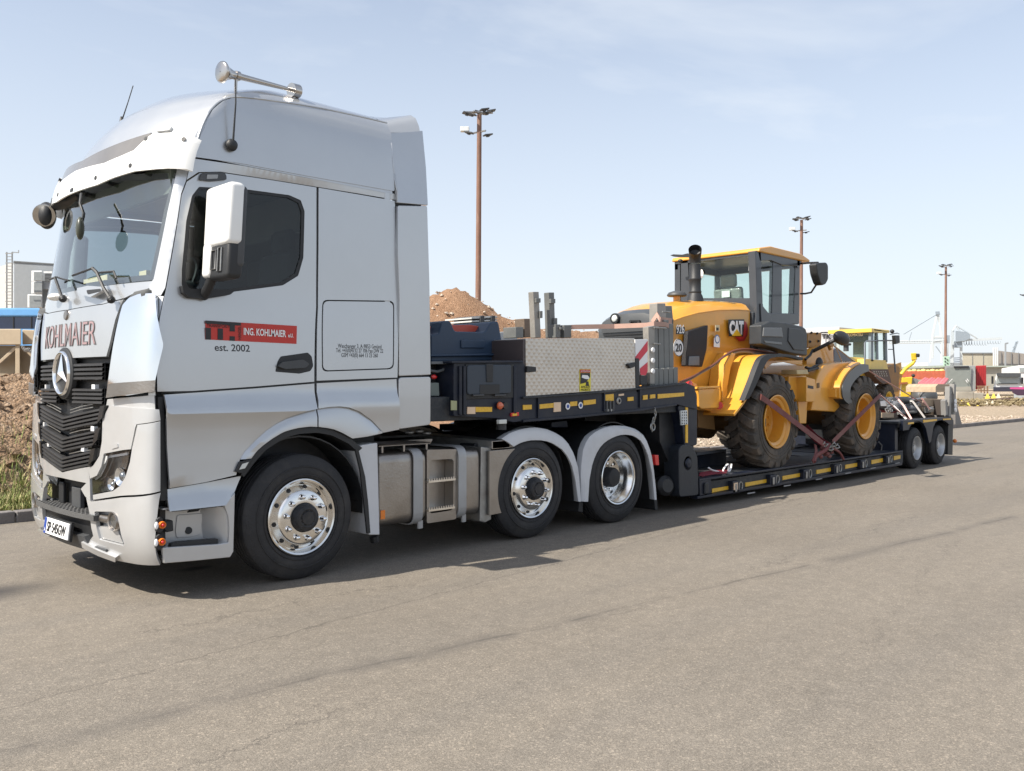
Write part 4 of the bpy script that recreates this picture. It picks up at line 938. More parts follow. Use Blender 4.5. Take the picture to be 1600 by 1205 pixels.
# ================================================================ wheels, tanks and rear fenders of the lorry
def wheel(name, c, R, w, kind, parent, side=-1, dia=.305, label=None, tread=True):
    """c = centre of the outer sidewall plane; the wheel body extends inward. side -1: outer face looks to -y"""
    ax = V((0, side, 0)); c = V(c); root = bpy.data.objects.new(name, None); COL.objects.link(root); root.empty_display_size = .2
    root.parent = parent; root.location = c-wl(parent); WL[root.name] = c
    r0 = dia
    prof = [(-w+.02, r0-.01), (-w, r0+.02), (-w, R-.11), (-w+.03, R-.03), (-w+.05, R-.006)]
    ng = 4; x0 = -w+.05; x1 = -.05
    for k in range(ng):
        xc = x0+(x1-x0)*(k+1)/(ng+1); prof += [(xc-.009, R), (xc-.007, R-.014), (xc+.007, R-.014), (xc+.009, R)]
    prof += [(-.05, R-.004), (-.035, R-.016), (-.022, R-.045), (-.008, R-.075), (.0, R-.11), (.002, R-.135), (-.004, r0+.04), (-.006, r0+.018), (-.02, r0+.004), (-.03, r0-.01)]
    ty = MB().lathe(prof, c, ax, 72)
    # shoulder notches and a few raised rings
    ty.lathe([(-.002, R-.100), (.004, R-.098), (.004, R-.092), (-.004, R-.090)], c, ax, 72, True)
    ty.lathe([(-.004, r0+.030), (.003, r0+.032), (.003, r0+.037), (-.003, r0+.04)], c, ax, 72, True)
    tyo = ty.build('tyre', RUB, root, smooth=30)
    a = ax.orthogonal().normalized(); b = ax.cross(a)
    if kind == 'front':
        rm = MB().lathe([(-.05, r0-.025), (-.018, r0-.004), (-.002, r0+.004), (.004, r0-.004), (-.002, r0-.016), (-.02, r0-.022), (-.045, r0-.030), (-.052, r0-.042), (-.032, r0-.060), (-.004, r0-.076), (.014, r0-.085), (.022, r0-.096), (.022, .115), (.01, .105)], c, ax, 64)
        rim = rm.build('rim', ALU, root, smooth=40)
        rn, rh, zn = .163, r0-.056, .022
        MB().lathe([(.0, .112), (.05, .108), (.075, .095), (.082, .07), (.075, .055), (.085, .05), (.085, .001)], c, ax, 32).build('hub', CHAS, root, smooth=40)
        sp_ = MB()
        for k in range(10):
            t = 2*pi*k/10; e = a*cos(t)+b*sin(t); sp_.cyl(c+ax*.07+e*.045, c+ax*.07+e*.088, .011, n=6)
        sp_.build('hub_ribs', CHAS, root)
        for k in range(10):
            t = 2*pi*(k+.5)/10; e = a*cos(t)+b*sin(t)
            MB().lathe([(0, .024), (.006, .024), (.01, .019), (.04, .017), (.048, .012), (.05, .001)], c+ax*.02+e*rn, ax, 10).build('wheel_nut', CHR, root, smooth=50)
            t = 2*pi*k/10; e = a*cos(t)+b*sin(t); n1 = (ax*.75+e*.5).normalized()
            n1 = (ax*.7+e*.7).normalized(); MB().lathe([(-.012, .018), (.002, .0175), (.0025, .0005)], c+ax*-.030+e*(rh-.002)+n1*.003, n1, 14).build('hand_hole', INK, root, smooth=0)
    elif kind == 'drive':
        rm = MB().lathe([(-.05, r0-.025), (-.018, r0-.004), (-.002, r0+.004), (.004, r0-.004), (-.002, r0-.016), (-.03, r0-.022), (-.05, r0-.038), (-.13, r0-.05), (-.165, r0-.065), (-.172, r0-.09), (-.172, .12), (-.155, .11)], c, ax, 64)
        rim = rm.build('rim', ALU, root, smooth=40)
        MB().lathe([(-.16, .112), (-.08, .108), (-.055, .095), (-.05, .07), (-.05, .001)], c, ax, 32).build('hub', CHAS, root, smooth=40)
        for k in range(10):
            t = 2*pi*(k+.5)/10; e = a*cos(t)+b*sin(t)
            MB().lathe([(0, .02), (.04, .017), (.045, .001)], c-ax*.17+e*.145, ax, 10).build('wheel_nut', CHR, root, smooth=50)
            t = 2*pi*k/10; e = a*cos(t)+b*sin(t)
            MB().lathe([(.0, .024), (.002, .0005)], c-ax*.171+e*(r0-.095), ax, 14).build('hand_hole', INK, root, smooth=0)
    else:   # plain steel trailer rim
        rm = MB().lathe([(-.05, r0-.025), (-.012, r0-.002), (.002, r0+.002), (.002, r0-.006), (-.008, r0-.014), (-.05, r0-.025), (-.09, r0-.04), (-.10, r0-.06), (-.085, r0-.09), (-.085, .06), (-.04, .055), (-.035, .001)], c, ax, 48)
        rim = rm.build('rim', mat('steel_rim', (.45, .46, .47), .4, .6, dirt=(.2, .17, .14, .4)), root, smooth=40)
        nt = MB()
        for k in range(8):
            t = 2*pi*(k+.5)/8; e = a*cos(t)+b*sin(t); nt.cyl(c-ax*.085+e*.085, c-ax*.06+e*.085, .011, n=6)
        nt.build('wheel_nut', STEEL, root)
    return root
R1 = .485
for sg, yo in ((-1, 5.905), (1, 2*YC-5.905)):
    wheel('front_wheel', (3.672, yo+(0 if sg < 0 else 0), R1), R1, .33, 'front', truck, sg, .292)
    wheel('pusher_wheel', (6.255, yo, .492), .492, .33, 'front', truck, sg, .292)
    wheel('drive_wheel', (7.625, yo, .492), .492, .31, 'drive', truck, sg, .292)
ch = MB()
for y in (YC-.42, YC+.34): ch.box((2.7, y, .70), (8.6, y+.08, .98))
for x in (4.4, 5.3, 6.25, 7.62, 8.5): ch.box((x-.06, YC-.42, .74), (x+.06, YC+.42, .94))
for x in (3.67, 6.255, 7.625): ch.box((x-.08, YC-.95, .38), (x+.08, YC+.95, .52))
ch.build('chassis_frame', CHAS, truck, bev=.01)
MB().box((6.55, YC-.5, .99), (7.4, YC+.5, 1.06)).lathe([(0, .001), (0, .45), (.05, .47), (.09, .44), (.09, .001)], (6.95, YC, 1.04), (0, 0, 1), 32).build('fifth_wheel', CHAS, truck)
MB().box((5.0, YC-.45, 1.0), (5.6, YC+.45, 1.02)).build('catwalk', TRD, truck)
# fuel tank: rounded box swept along x
def tankmb(x0, x1, y0, y1, z0, z1, r=.09, dome=.03):
    mb = MB(); sec = fillet([V((0, y0, z0)), V((0, y1, z0)), V((0, y1, z1)), V((0, y0, z1))], r, 6); n = len(sec); c = V((0, (y0+y1)/2, (z0+z1)/2)); st = []
    for x, k in ((x0, .93), (x0+.008, .97), (x0+dome, 1), (x1-dome, 1), (x1-.008, .97), (x1, .93)): st.append([V((x, c.y+(p.y-c.y)*k, c.z+(p.z-c.z)*k)) for p in sec])
    mb.add([p for s_ in st for p in s_], [(k*n+i, k*n+(i+1) % n, (k+1)*n+(i+1) % n, (k+1)*n+i) for k in range(5) for i in range(n)]+[tuple(range(n)), tuple(5*n+i for i in range(n))])
    return mb
TKX0, TKX1 = on_y(593, 760, 5.95).x, on_y(751, 760, 5.95).x
tkx = lambda u: on_y(u, 750, 5.95).x
tk = tankmb(TKX0, tkx(668), 5.955, 6.62, .31, .93); tk.build('fuel_tank', ALUB, truck, smooth=40)
tk2 = tankmb(tkx(714), TKX1, 5.955, 6.62, .30, .92); tk2.build('fuel_tank', ALUB, truck, smooth=40)
md_ = tankmb(tkx(667), tkx(715), 6.08, 6.62, .31, .925, .06, .01); md_.build('tank_step_recess', ALUB, truck, smooth=40)
fr = MB()
o_ = fillet([on_y(u, v, 5.957) for u, v in ((667, 703), (714, 702), (713, 811), (667, 818))], .02); i_ = fillet([on_y(u, v, 5.957) for u, v in ((671, 719), (709, 717), (708, 797), (671, 803))], .04)
patch(lambda x, z, o: V((x, 5.957-o, z)), [(p.x, p.z) for p in o_], [[(p.x, p.z) for p in i_]], .1, .12, 0, 'tank_step_frame', ALUB, truck)
for (a, b) in (((670, 753), (712, 748)), ((670, 799), (711, 791))):
    p, q = on_y(*a, 5.93), on_y(*b, 5.93)
    sm = MB().box((p.x, 5.93, (p.z+q.z)/2-.012), (q.x, 6.08, (p.z+q.z)/2+.006))
    for k in range(11): sm.box((p.x+(q.x-p.x)*k/11+.004, 5.932, (p.z+q.z)/2+.006), (p.x+(q.x-p.x)*(k+.5)/11, 5.945, (p.z+q.z)/2+.022))
    sm.build('tank_step', ALU, truck)
for (a, b) in ((652, 666), (721, 733)):
    x0, x1 = tkx(a), tkx(b); s_ = fillet([V((x0, 5.94, .29)), V((x0, 6.64, .29)), V((x0, 6.64, .945)), V((x0, 5.94, .945))], .1, 6)
    MB().band(s_+[s_[0]], x1-x0, .012, (1, 0, 0)).box((x0+.02, 5.96, .25), (x1-.03, 5.98, .32)).build('tank_strap', mat('strap_steel', (.36, .365, .37), .45, .3, dirt=(.22, .19, .16, .4)), truck, smooth=40)
cpm = MB(); cx0, cx1 = tkx(595), tkx(676)
for k in range(4): cpm.box((cx0, 5.98+k*.11, .985), (cx1+.1*k, 5.985+k*.11+.02, 1.0))
for k in range(40):
    x = cx0+(cx1-cx0)*k/40; cpm.box((x, 5.98, .99), (x+.012, 6.33, 1.0))
for x in (cx0+.05, (cx0+cx1)/2, cx1-.03): cpm.cyl((x, 6.0, .93), (x, 6.0, .99), .012)
cpm.build('tank_catwalk', ALUB, truck)
yp('reflector', [(595, 798), (602, 797), (602, 811), (595, 812)], 5.945, 5.952, ORG, far=False, bev=.002)
# silencer / stainless box ahead of the pusher wheel
yp('exhaust_panel', [(765, 704.5), (805, 701), (797, 725), (791, 755), (789, 801), (765, 805.5)], 5.93, 5.96, ALUB, far=True, bev=.004)
yp('exhaust_box', [(752, 698), (768, 700), (768, 812), (758, 817), (750, 815)], 5.97, 6.6, STEEL, bev=.01)
yp('exhaust_box', [(769, 689), (802.5, 687), (803, 699), (769, 702.5)], 5.94, 6.3, ALUB, bev=.006)
p = on_y(769, 689, 5.94); MB().prism([p, p+V((0, 0, -.08)), V((p.x-.2, 6.9, .93)), V((p.x-.2, 6.9, 1.02))], (.24, 0, 0)).build('exhaust_box', STEEL, truck, bev=.008)
MB().box((5.66, 6.1, .34), (5.9, 6.75, .95)).build('exhaust_box', CHAS, truck, bev=.01)
# fender sections
yp('fender_flap', [(557, 700), (566, 695.5), (590, 692), (593.5, 836), (577, 836), (573, 790), (568, 745)], 5.915, 6.25, FENDW, bev=.008)
yp('fender_seal', [(555, 701), (560, 701), (571, 745), (576, 790), (579, 833), (574, 834), (569, 785), (563, 735)], 5.91, 5.93, BLKP, bev=.003)
MB().tube([on_y(584, 838, 6.1), on_y(586, 846, 6.1)], .04).build('hose_end', BLKP, truck)
def fender(O, I, y0, y1, name='rear_fender'):
    for sg in (-1, 1):
        def M(p): return p if sg < 0 else V((p.x, 2*YC-p.y, p.z))
        o = [on_y(u, v, y0) for u, v in O]; i_ = [on_y(u, v, y0) for u, v in I]
        def rs(P, n=28):
            Ls = [0]
            for a, b in zip(P, P[1:]): Ls.append(Ls[-1]+(b-a).length)
            out = []
            for k in range(n+1):
                t = Ls[-1]*k/n; j = 0
                while j < len(Ls)-2 and Ls[j+1] < t: j += 1
                out.append(P[j].lerp(P[j+1], (t-Ls[j])/max(1e-6, Ls[j+1]-Ls[j])))
            return out
        o, i_ = rs(o), rs(i_); vs = []; bk_ = []; n = len(o)
        for a, b in zip(o, i_):
            m_ = a.lerp(b, .35)
            vs += [M(V((a.x, y0+.03, a.z))), M(V((m_.x, y0, m_.z))), M(V((b.x, y0, b.z))), M(V((b.x, y0+.02, b.z))), M(V((m_.x, y0+.10, m_.z))), M(V((a.x, y0+.10, a.z)))]
            bk_ += [M(V((a.x, y0+.085, a.z-.006))), M(V((m_.x, y0+.085, m_.z-.006))), M(V((m_.x, y1, m_.z-.006))), M(V((a.x, y1, a.z-.006)))]
        MB().add(vs, [(k*6+j, k*6+(j+1) % 6, k*6+6+(j+1) % 6, k*6+6+j) for k in range(n-1) for j in range(6)]+[tuple(range(6)), tuple((n-1)*6+j for j in range(6))]).build(name, FENDW, truck, smooth=40)
        MB().add(bk_, [(k*4+j, k*4+(j+1) % 4, k*4+4+(j+1) % 4, k*4+4+j) for k in range(n-1) for j in range(4)]).build('fender_liner', BLKP, truck, smooth=40)
fender([(787, 686), (798, 678), (810, 673), (825, 669.5), (841, 668), (858, 671), (872, 677), (883, 684), (891, 693), (900, 709), (907, 732), (910.5, 784)], [(803, 698), (811, 693), (820, 690), (830, 688), (845, 688), (857, 690), (866, 694), (878, 702), (887, 713), (894, 728), (899, 749), (904, 784)], 5.915, 6.5)
fender([(911.5, 784), (911, 734), (915, 700), (923, 684), (935, 674), (950, 667.5), (966, 665), (982, 666), (997, 671), (1007, 678), (1013, 687), (1020, 706), (1027, 765), (1027.5, 781)], [(919, 784), (921, 750), (925, 728), (930, 712), (937, 700), (945, 691), (954, 685.5), (967, 680), (979, 679), (990, 681), (1000, 687), (1007, 697), (1013, 712), (1019, 740), (1023, 781)], 5.915, 6.5)
yp('mud_flap', [(905, 784), (911, 784), (911, 801), (904, 800)], 6.0, 6.45, BLKP)
yp('mud_flap', [(1022, 780), (1027, 780), (1028, 797), (1024, 797)], 6.0, 6.45, BLKP)
for x0 in (6.255, 7.625):
    for sg in (-1, 1):
        wa = MB(); ring = [V((x0+.57*cos(t), YC+sg*1.15, .52+.57*sin(t))) for t in [radians(10+160*i/16) for i in range(17)]]
        for a, b in zip(ring, ring[1:]): wa.prism([a, b, V((b.x, b.y-sg*.55, b.z)), V((a.x, a.y-sg*.55, a.z))], (0, 0, .012))
        wa.build('wheel_housing', BLKP, truck)
# tail bits: air tanks, rear lamp, hose, coils behind the cab
ag = MB()
for k in range(3): ag.tube([V((4.75+.02*k, YC-.9+.3*k, 1.9)), V((4.95, YC-.8+.3*k, 1.6)), V((5.2, YC-.5+.2*k, 1.25)), V((5.4, YC-.3, 1.35))], .018, 8)
ag.build('air_hoses', BLKP, truck)
yp('tail_lamp', [(1023, 711), (1029, 711), (1030, 727), (1025, 727)], 5.93, 6.05, REDL, bev=.004)
ut = MB()
for u, v in ((640, 676), (655, 674), (667, 677)): ut.ball(on_y(u, v, 6.3), (.05, .03, .02))
ut.build('valve_fittings', STEEL, truck)
# ================================================================ lowbed trailer
trailer = thing('lowbed_trailer', (9.0, YC, 0), 'long dark navy lowbed trailer with gooseneck and twin rear axles behind the silver tractor', 'trailer')
YT = 5.9
def tp(name, P, y0=YT, y1=None, m=TRL, rad=0, bev=.006, parent=None, far=False, label=None, d=.05):
    y1 = y0+d if y1 is None else y1
    pts = fillet([on_y(u, v, y0) for u, v in P], rad)
    o = MB().prism(pts, (0, y1-y0, 0)).build(name, m, parent or trailer, bev=bev, label=label)
    if far: MB().prism([V((p.x, 2*YC-p.y, p.z)) for p in pts], (0, y0-y1, 0)).build(name, m, parent or trailer, bev=bev)
    return o
def TX(u, y=YT): return on_y(u, 600, y).x
def TZ(u, v, y=YT): return on_y(u, v, y).z
# gooseneck platform body and side beam with flanges
gx0, gx1 = TX(676), TX(1074)
z_top = 1.53
MB().box((gx0, YT+.06, 1.18), (gx1-.1, 2*YC-YT-.06, 1.40)).build('gooseneck_platform', TRLD, trailer, bev=.01)
beam = tp('side_beam', [(820, 622), (900, 616), (1000, 606), (1072, 598), (1086, 604), (1089, 640), (1072, 636), (1058, 632), (1000, 640), (900, 650), (820, 657)], far=True, d=.06)
tp('beam_flange', [(818, 656), (900, 649.5), (1000, 639), (1058, 631), (1058, 634), (1000, 643), (900, 653.5), (818, 660)], YT-.02, YT+.2, far=True, m=TRL)
tp('beam_flange', [(818, 620), (900, 615), (1000, 606), (1074, 598), (1074, 600.5), (1000, 609), (900, 618), (818, 623.5)], YT-.03, YT+.2, far=True, m=TRLD)
for u in (841, 944, 1000): tp('web_stiffener', [(u, 621-(u-820)*.09), (u+2, 621-(u-820)*.09), (u+2, 655-(u-820)*.1), (u, 655-(u-820)*.1)], YT-.018, YT, m=TRL, bev=0)
# front equipment box with moulded locker door
fb = tp('equipment_frame', [(709, 567), (805, 566), (817, 566), (820, 570), (822, 657), (803, 660), (776, 654), (716, 651), (709, 650)], YT+.0, YT+.5, rad=.01)
tp('frame_rail', [(706, 564), (818, 563.5), (818, 567), (706, 568)], YT-.02, YT+.5, m=TRL)
for u in (718, 724.5, 803): tp('frame_post', [(u, 572), (u+4.5, 572), (u+4.5, 650), (u, 648)], YT-.02, YT, m=TRL)
tp('locker_surround', [(728, 569), (803, 569), (803, 622), (728, 624)], YT-.012, YT, m=BLKP)
lk_ = tp('locker_door', [(731, 571), (799.5, 570), (799, 615), (731, 617)], YT-.03, YT-.01, rad=.03, m=mat('locker_blue_grey', (.03, .042, .06), .45, var=.1), bev=.012)
tp('latch_panel', [(760, 569), (771, 569), (770.5, 597), (761, 597)], YT-.04, YT-.03, m=BLKP, parent=lk_)
tp('latch_panel', [(750, 601), (781, 600.5), (781, 616), (750, 616.5)], YT-.035, YT-.028, m=BLKP, parent=lk_)
for a, b in ((740, 757), (774, 791)): tp('hinge', [(a, 616.5), (b, 616), (b, 619), (a, 619.5)], YT-.04, YT-.012, m=DRKP, parent=lk_)
tp('reflector', [(730.5, 636), (743, 636), (743, 647), (730, 647)], YT-.01, YT, m=mat('amber_white', (.75, .55, .38), .3), bev=.001)
tp('reflector', [(743.5, 636), (769, 636), (769, 643.5), (743.5, 644)], YT-.01, YT, m=YREF, bev=.001)
tp('sticker', [(705, 626), (714, 626.5), (714, 641), (705, 641)], YT-.004, YT+.004, m=mat('olive_label', (.35, .36, .2), .5), bev=0)
p = on_y(781, 634, YT-.03); bl = MB().ball(p, (.032, .03, .038)).cyl(p+V((0, 0, 0)), p+V((.07, .03, 0)), .03, .025).build('position_lamp', mat('lamp_orange_red', (.6, .12, .04), .25, coat=1), trailer, smooth=60)
p = on_y(788, 634, YT-.02); MB().cyl(p+V((0, .03, 0)), p+V((0, -.02, 0)), .033).build('lamp_socket', BLKP, trailer, smooth=40)
tp('position_lamp', [(799, 645.5), (811, 644), (811, 650), (799, 651)], YT-.02, YT, m=REDL, bev=.002)
tp('reflector', [(801, 646.5), (808, 646), (808, 649.5), (801, 650)], YT-.024, YT-.018, m=YREF, bev=0)
p = on_y(783, 655, YT+.02); MB().cyl(p, p-V((0, 0, .10)), .05, n=16).build('work_lamp', BLKP, trailer)
p = on_y(784, 659, YT-.03); MB().box(p-V((.05, .02, .02)), p+V((.05, .02, .02))).build('lens', MATS['clear_lens'], trailer, bev=.005)
# control cabinet and hoses between the cab and the locker
tp('control_cabinet', [(674, 565), (709, 565), (709, 624), (706, 624), (703, 569), (674, 569)], YT+.1, YT+.3, m=mat('cabinet_grey', (.13, .14, .15), .45), bev=.003)
tp('control_cabinet', [(674, 569), (704, 569), (706, 650), (674, 650)], YT+.25, YT+.5, m=BLKP)
tp('valve_box', [(672, 598), (686, 598), (687, 619), (672, 619)], YT+.1, YT+.25, m=mat('valve_green_grey', (.14, .17, .16), .5))
cu = MB()
for k in range(60):
    t = k/59; u = 700+1.5*sin(t*pi); v = 572+t*42 
    if k < 59: cu.cyl(on_y(u, v, YT+.14), on_y(700+1.5*sin((k+1)/59*pi), 572+(k+1)/59*42, YT+.14), .014 if k % 2 else .011, n=8)
cu.tube([on_y(*p, YT+.14) for p in [(700, 573), (692, 578), (683, 581), (672, 579)]], .013).tube([on_y(*p, YT+.14) for p in [(701, 614), (699, 624), (692, 629), (684, 625), (680, 620)]], .014)
cu.build('coiled_hose', mat('hose_grey', (.11, .12, .13), .5), trailer, smooth=60)
MB().ball(on_y(678, 589, YT+.12), (.035, .02, .02)).build('tail_lamp', REDL, trailer)
# diamond plate chest
CHK = mat('chequer_alu', (.56, .51, .45), .36, .8, var=.12, vscale=5, dirt=(.22, .18, .15, .35))
nt = CHK.node_tree; bs_ = nt.nodes['Principled BSDF']; tcn = [n for n in nt.nodes if n.type == 'TEX_COORD'][0]
w_ = []
for sgn_ in (1, -1):
    mpn = nt.nodes.new('ShaderNodeMapping'); mpn.inputs['Rotation'].default_value = (0, radians(45*sgn_), 0); nt.links.new(tcn.outputs['Object'], mpn.inputs[0])
    wv = nt.nodes.new('ShaderNodeTexWave'); wv.inputs['Scale'].default_value = 6.2; wv.inputs['Distortion'].default_value = .3; wv.bands_direction = 'X'; nt.links.new(mpn.outputs[0], wv.inputs['Vector']); w_.append(wv)
mm = nt.nodes.new('ShaderNodeMath'); mm.operation = 'MULTIPLY'; nt.links.new(w_[0].outputs[1], mm.inputs[0]); nt.links.new(w_[1].outputs[1], mm.inputs[1])
bpn = nt.nodes.new('ShaderNodeBump'); bpn.inputs['Strength'].default_value = .36; bpn.inputs['Distance'].default_value = .006; nt.links.new(mm.outputs[0], bpn.inputs['Height']); nt.links.new(bpn.outputs[0], bs_.inputs['Normal'])
chest = tp('aluminium_chest', [(821.5, 529), (991.5, 528.5), (993, 607), (822, 619.5)], YT+.005, YT+.75, m=CHK, bev=.004)
_c = on_y(821.5, 529, YT+.005); MB().box((_c.x-.03, YT+.012, 1.40), (_c.x-.002, YT+.75, _c.z-.01)).build('chest_side', mat('chest_brown_grey', (.07, .055, .055), .5), chest, bev=.004)
for P in ([(824, 572), (838, 573.5), (838, 581), (824, 582)], [(981, 569), (993, 566), (993, 573), (985, 576)]):
    tp('chest_latch', P, YT-.025, YT+.01, m=BLKP, parent=chest)
lb_ = tp('warning_label', [(906, 577), (923, 577), (923, 611), (906, 612)], YT+.0, YT+.006, m=mat('label_yellow', (.72, .62, .04), .4), bev=0, parent=chest)
tp('label_red', [(906.5, 577.5), (922.5, 577.5), (922.5, 582.5), (906.5, 582.5)], YT-.003, YT, m=INKR, bev=0, parent=chest)
tp('label_black', [(907, 583), (922, 583), (922, 590), (915, 598), (907, 600)], YT-.003, YT, m=INK, bev=0, parent=chest)
tp('label_truck', [(910, 586), (918, 586.5), (921, 590), (920, 593), (914, 592), (909, 590)], YT-.005, YT-.003, m=INKW, bev=0, parent=chest)
tp('label_symbol', [(916, 596), (919.5, 596), (920.5, 603), (915.5, 603)], YT-.003, YT, m=INK, bev=0, parent=chest)
def flat_text(s, a, b, y, m, parent, h=None, **k):
    A, B = on_y(*a, y), on_y(*b, y); return text_mesh('label_text', s, .05, m, parent, A, B-A, (0, 0, 1), .0005, 0, fit=(B-A).length, fith=h, **k)
flat_text('ATTENTION', (907.5, 581.5), (921.5, 581.5), YT-.005, INKW, chest, .016)
flat_text('ANGLES', (908, 606.5), (921.5, 606), YT-.003, INK, chest, .024)
flat_text('MORTS', (908, 611), (921.5, 610.5), YT-.003, INK, chest, .022)
# reflectors along the beam
for P, m in (([(817.5, 633), (831, 632.5), (831, 639.5), (817.5, 640.5)], YREF), ([(843, 632), (865, 630), (865, 637), (843, 639)], YREF), ([(865.5, 629), (876.5, 628.5), (876.5, 643), (865.5, 644)], MATS['amber_white']), ([(891, 628), (902, 627), (902, 634), (891, 635)], YREF), ([(912, 626), (931, 624), (931, 631), (912, 633.5)], YREF),
             ([(945, 617), (959, 615.5), (959, 627), (945, 628)], YREF), ([(967, 616), (975, 615), (975, 618), (967, 619)], MATS['amber_white']), ([(981, 621), (990, 620), (990, 626), (981, 627)], YREF), ([(1005, 618), (1012, 617), (1012, 624), (1005, 625)], YREF), ([(1016, 617), (1024, 616), (1024, 622), (1016, 623)], YREF), ([(1028, 616), (1069, 613.5), (1069, 619), (1028, 623)], YREF)):
    tp('reflector', P, YT-.008, YT+.001, m=m, bev=0)
for u, v in ((887, 635), (907, 633.5)): 
    p = on_y(u, v, YT-.006); MB().lathe([(0, .035), (.004, .034), (.004, .024), (.003, .024), (.003, .001)], p, (0, -1, 0), 18).build('tie_ring', INKW, trailer); MB().lathe([(.005, .02), (.006, .001)], p, (0, -1, 0), 14).build('ring_mark', mat('mark_blue', (.03, .08, .3), .4), trailer)
p = on_y(967, 626.5, YT-.01); MB().lathe([(0, .04), (.01, .03), (.01, .02)], p, (0, -1, 0), 18).build('air_coupling', STEEL, trailer)
for k in range(3): 
    p = on_y(948+5*k, 632, YT-.02); MB().box(p-V((.012, .01, .05)), p+V((.012, .01, .04))).cyl(p+V((0, 0, -.04)), p+V((0, 0, -.075)), .012).build('air_valve', DRKP, trailer)
    p = on_y(948+4.5*k, 641, YT-.012); MB().box(p-V((.018, .004, .012)), p+V((.018, .004, .012))).build('valve_label', INKW, trailer)
# gooseneck stand: rear leg, links, foot
tp('gooseneck_leg', [(1030, 640), (1055, 633), (1075, 640), (1084, 650), (1084, 770), (1050, 776), (1052, 740), (1031, 690)], YT+.15, 2*YC-YT-.15, m=CHAS, rad=.02)
tp('gooseneck_arm', [(1073, 599), (1084, 606), (1089.5, 616), (1089.5, 696), (1070, 698), (1066, 660), (1059, 636), (1072, 620)], YT+.02, YT+.2, rad=.04, far=True, m=TRL, bev=.01)
tp('lower_link', [(1061, 702), (1066, 695), (1080, 695), (1090, 712), (1092, 774), (1062, 777), (1061, 740)], YT-.0, YT+.22, rad=.05, far=True, m=mat('link_navy', (.016, .02, .027), .5, bump=.1), bev=.012)
p = on_y(1075, 724, YT-.0); MB().lathe([(0, .085), (-.0, .06), (-.02, .05), (-.025, .001)], p, (0, 1, 0), 24).build('pivot_pin', TRL, trailer, smooth=40)
pl_ = tp('perforated_plate', [(1064, 642), (1074, 641), (1075, 663), (1065, 664.5)], YT+.0, YT+.02, m=mat('plate_white', (.55, .58, .58), .4), bev=0)
for i in range(3):
    for j in range(5):
        p = on_y(1066.2+i*3.2, 644.5+j*4.3, YT-.001); MB().lathe([(0, .011), (-.001, .0005)], p, (0, 1, 0), 8).build('plate_hole', INK, pl_, smooth=0)
tp('yellow_stripe', [(1071.5, 625), (1075, 621), (1075, 692), (1071.5, 692)], YT+.012, YT+.02, m=YREF, bev=0)
p = on_y(1043, 760, 6.0); MB().lathe([(0, .11), (.1, .12), (.14, .08), (.14, .001)], p+V((0, .1, 0)), (-.3, -1, .1), 20).build('bump_stop', BLKP, trailer, smooth=40)
tk3 = tankmb(TX(1005, 6.6), TX(1040, 6.6), 6.5, 7.8, .55, .9); tk3.build('air_reservoir', CHAS, trailer, smooth=40)
MB().box((TX(1000), YC-.45, .95), (TX(1060), YC+.45, 1.2)).box((TX(860), YC-.35, 1.12), (TX(1010), YC+.35, 1.2)).build('neck_girder', CHAS, trailer, bev=.02)
tp('prop_leg', [(862, 660), (886, 657), (888, 668), (862, 668)], 6.3, 6.5, m=TRL)
# tie chain hanging at the neck
cn = MB()
for k in range(7):
    p = on_y(1023-.6*k+2*sin(k), 641+5*k, YT-.03); cn.tube([p+V((.016*cos(t), (.0 if k % 2 else .016*cos(t)), .03*sin(t))) for t in [i*pi/4 for i in range(8)]], .006, 5, True)
p = on_y(1020, 667, YT-.03); cn.tube([p+V((.04*cos(t), 0, .04*sin(t))) for t in [i*pi/6 for i in range(12)]], .009, 5, True)
cn.build('hanging_hooks', STEEL, trailer, smooth=60)
# ---- the sunken deck
dx0, dx1 = TX(1090), TX(1411)
dz = .365
MB().box((dx0, YT+.12, dz-.06), (dx1, YT+.12+.62, dz)).build('deck_plate', TRLD, trailer)
MB().box((dx0, 2*YC-YT-.74, dz-.06), (dx1, 2*YC-YT-.12, dz)).build('deck_plate', TRLD, trailer)
MB().box((dx0, YC-.5, .16), (dx1, YC+.5, dz-.03)).build('deck_beam', CHAS, trailer, bev=.01)
tp('rub_rail', [(1090, 776), (1410, 723), (1410, 727), (1090, 780)], YT-.0, YT+.12, m=TRL, far=True)
tp('deck_side', [(1095, 754), (1411, 707), (1411, 723), (1095, 774)], YT+.07, YT+.12, m=TRLD, far=True)
tp('deck_edge', [(1093, 748.5), (1411, 704), (1411, 706.5), (1093, 752)], YT+.0, YT+.16, m=TRL, far=True)
tp('deck_end_box', [(1093, 752), (1111, 749), (1112, 770), (1094, 775)], YT+.0, YT+.08, m=TRL)
p = on_y(1103, 763, YT-.01); MB().box(p-V((.04, .02, .07)), p+V((.04, .01, .07))).build('connector_box', BLKP, trailer, bev=.02)
stk_ = [(1119, 760), (1131, 758)]
segs = [(1113, 1138), (1165, 1199), (1223, 1254), (1276, 1302), (1321, 1344), (1362, 1383), (1397, 1407)]
ly = lambda u: 766-(u-1120)*(52/290.)
for i, (a, b) in enumerate(segs):
    tp('reflector', [(a, ly(a)-3.5), (b, ly(b)-3.2), (b, ly(b)+2.2), (a, ly(a)+2.8)], YT+.062, YT+.071, m=YREF, bev=0)
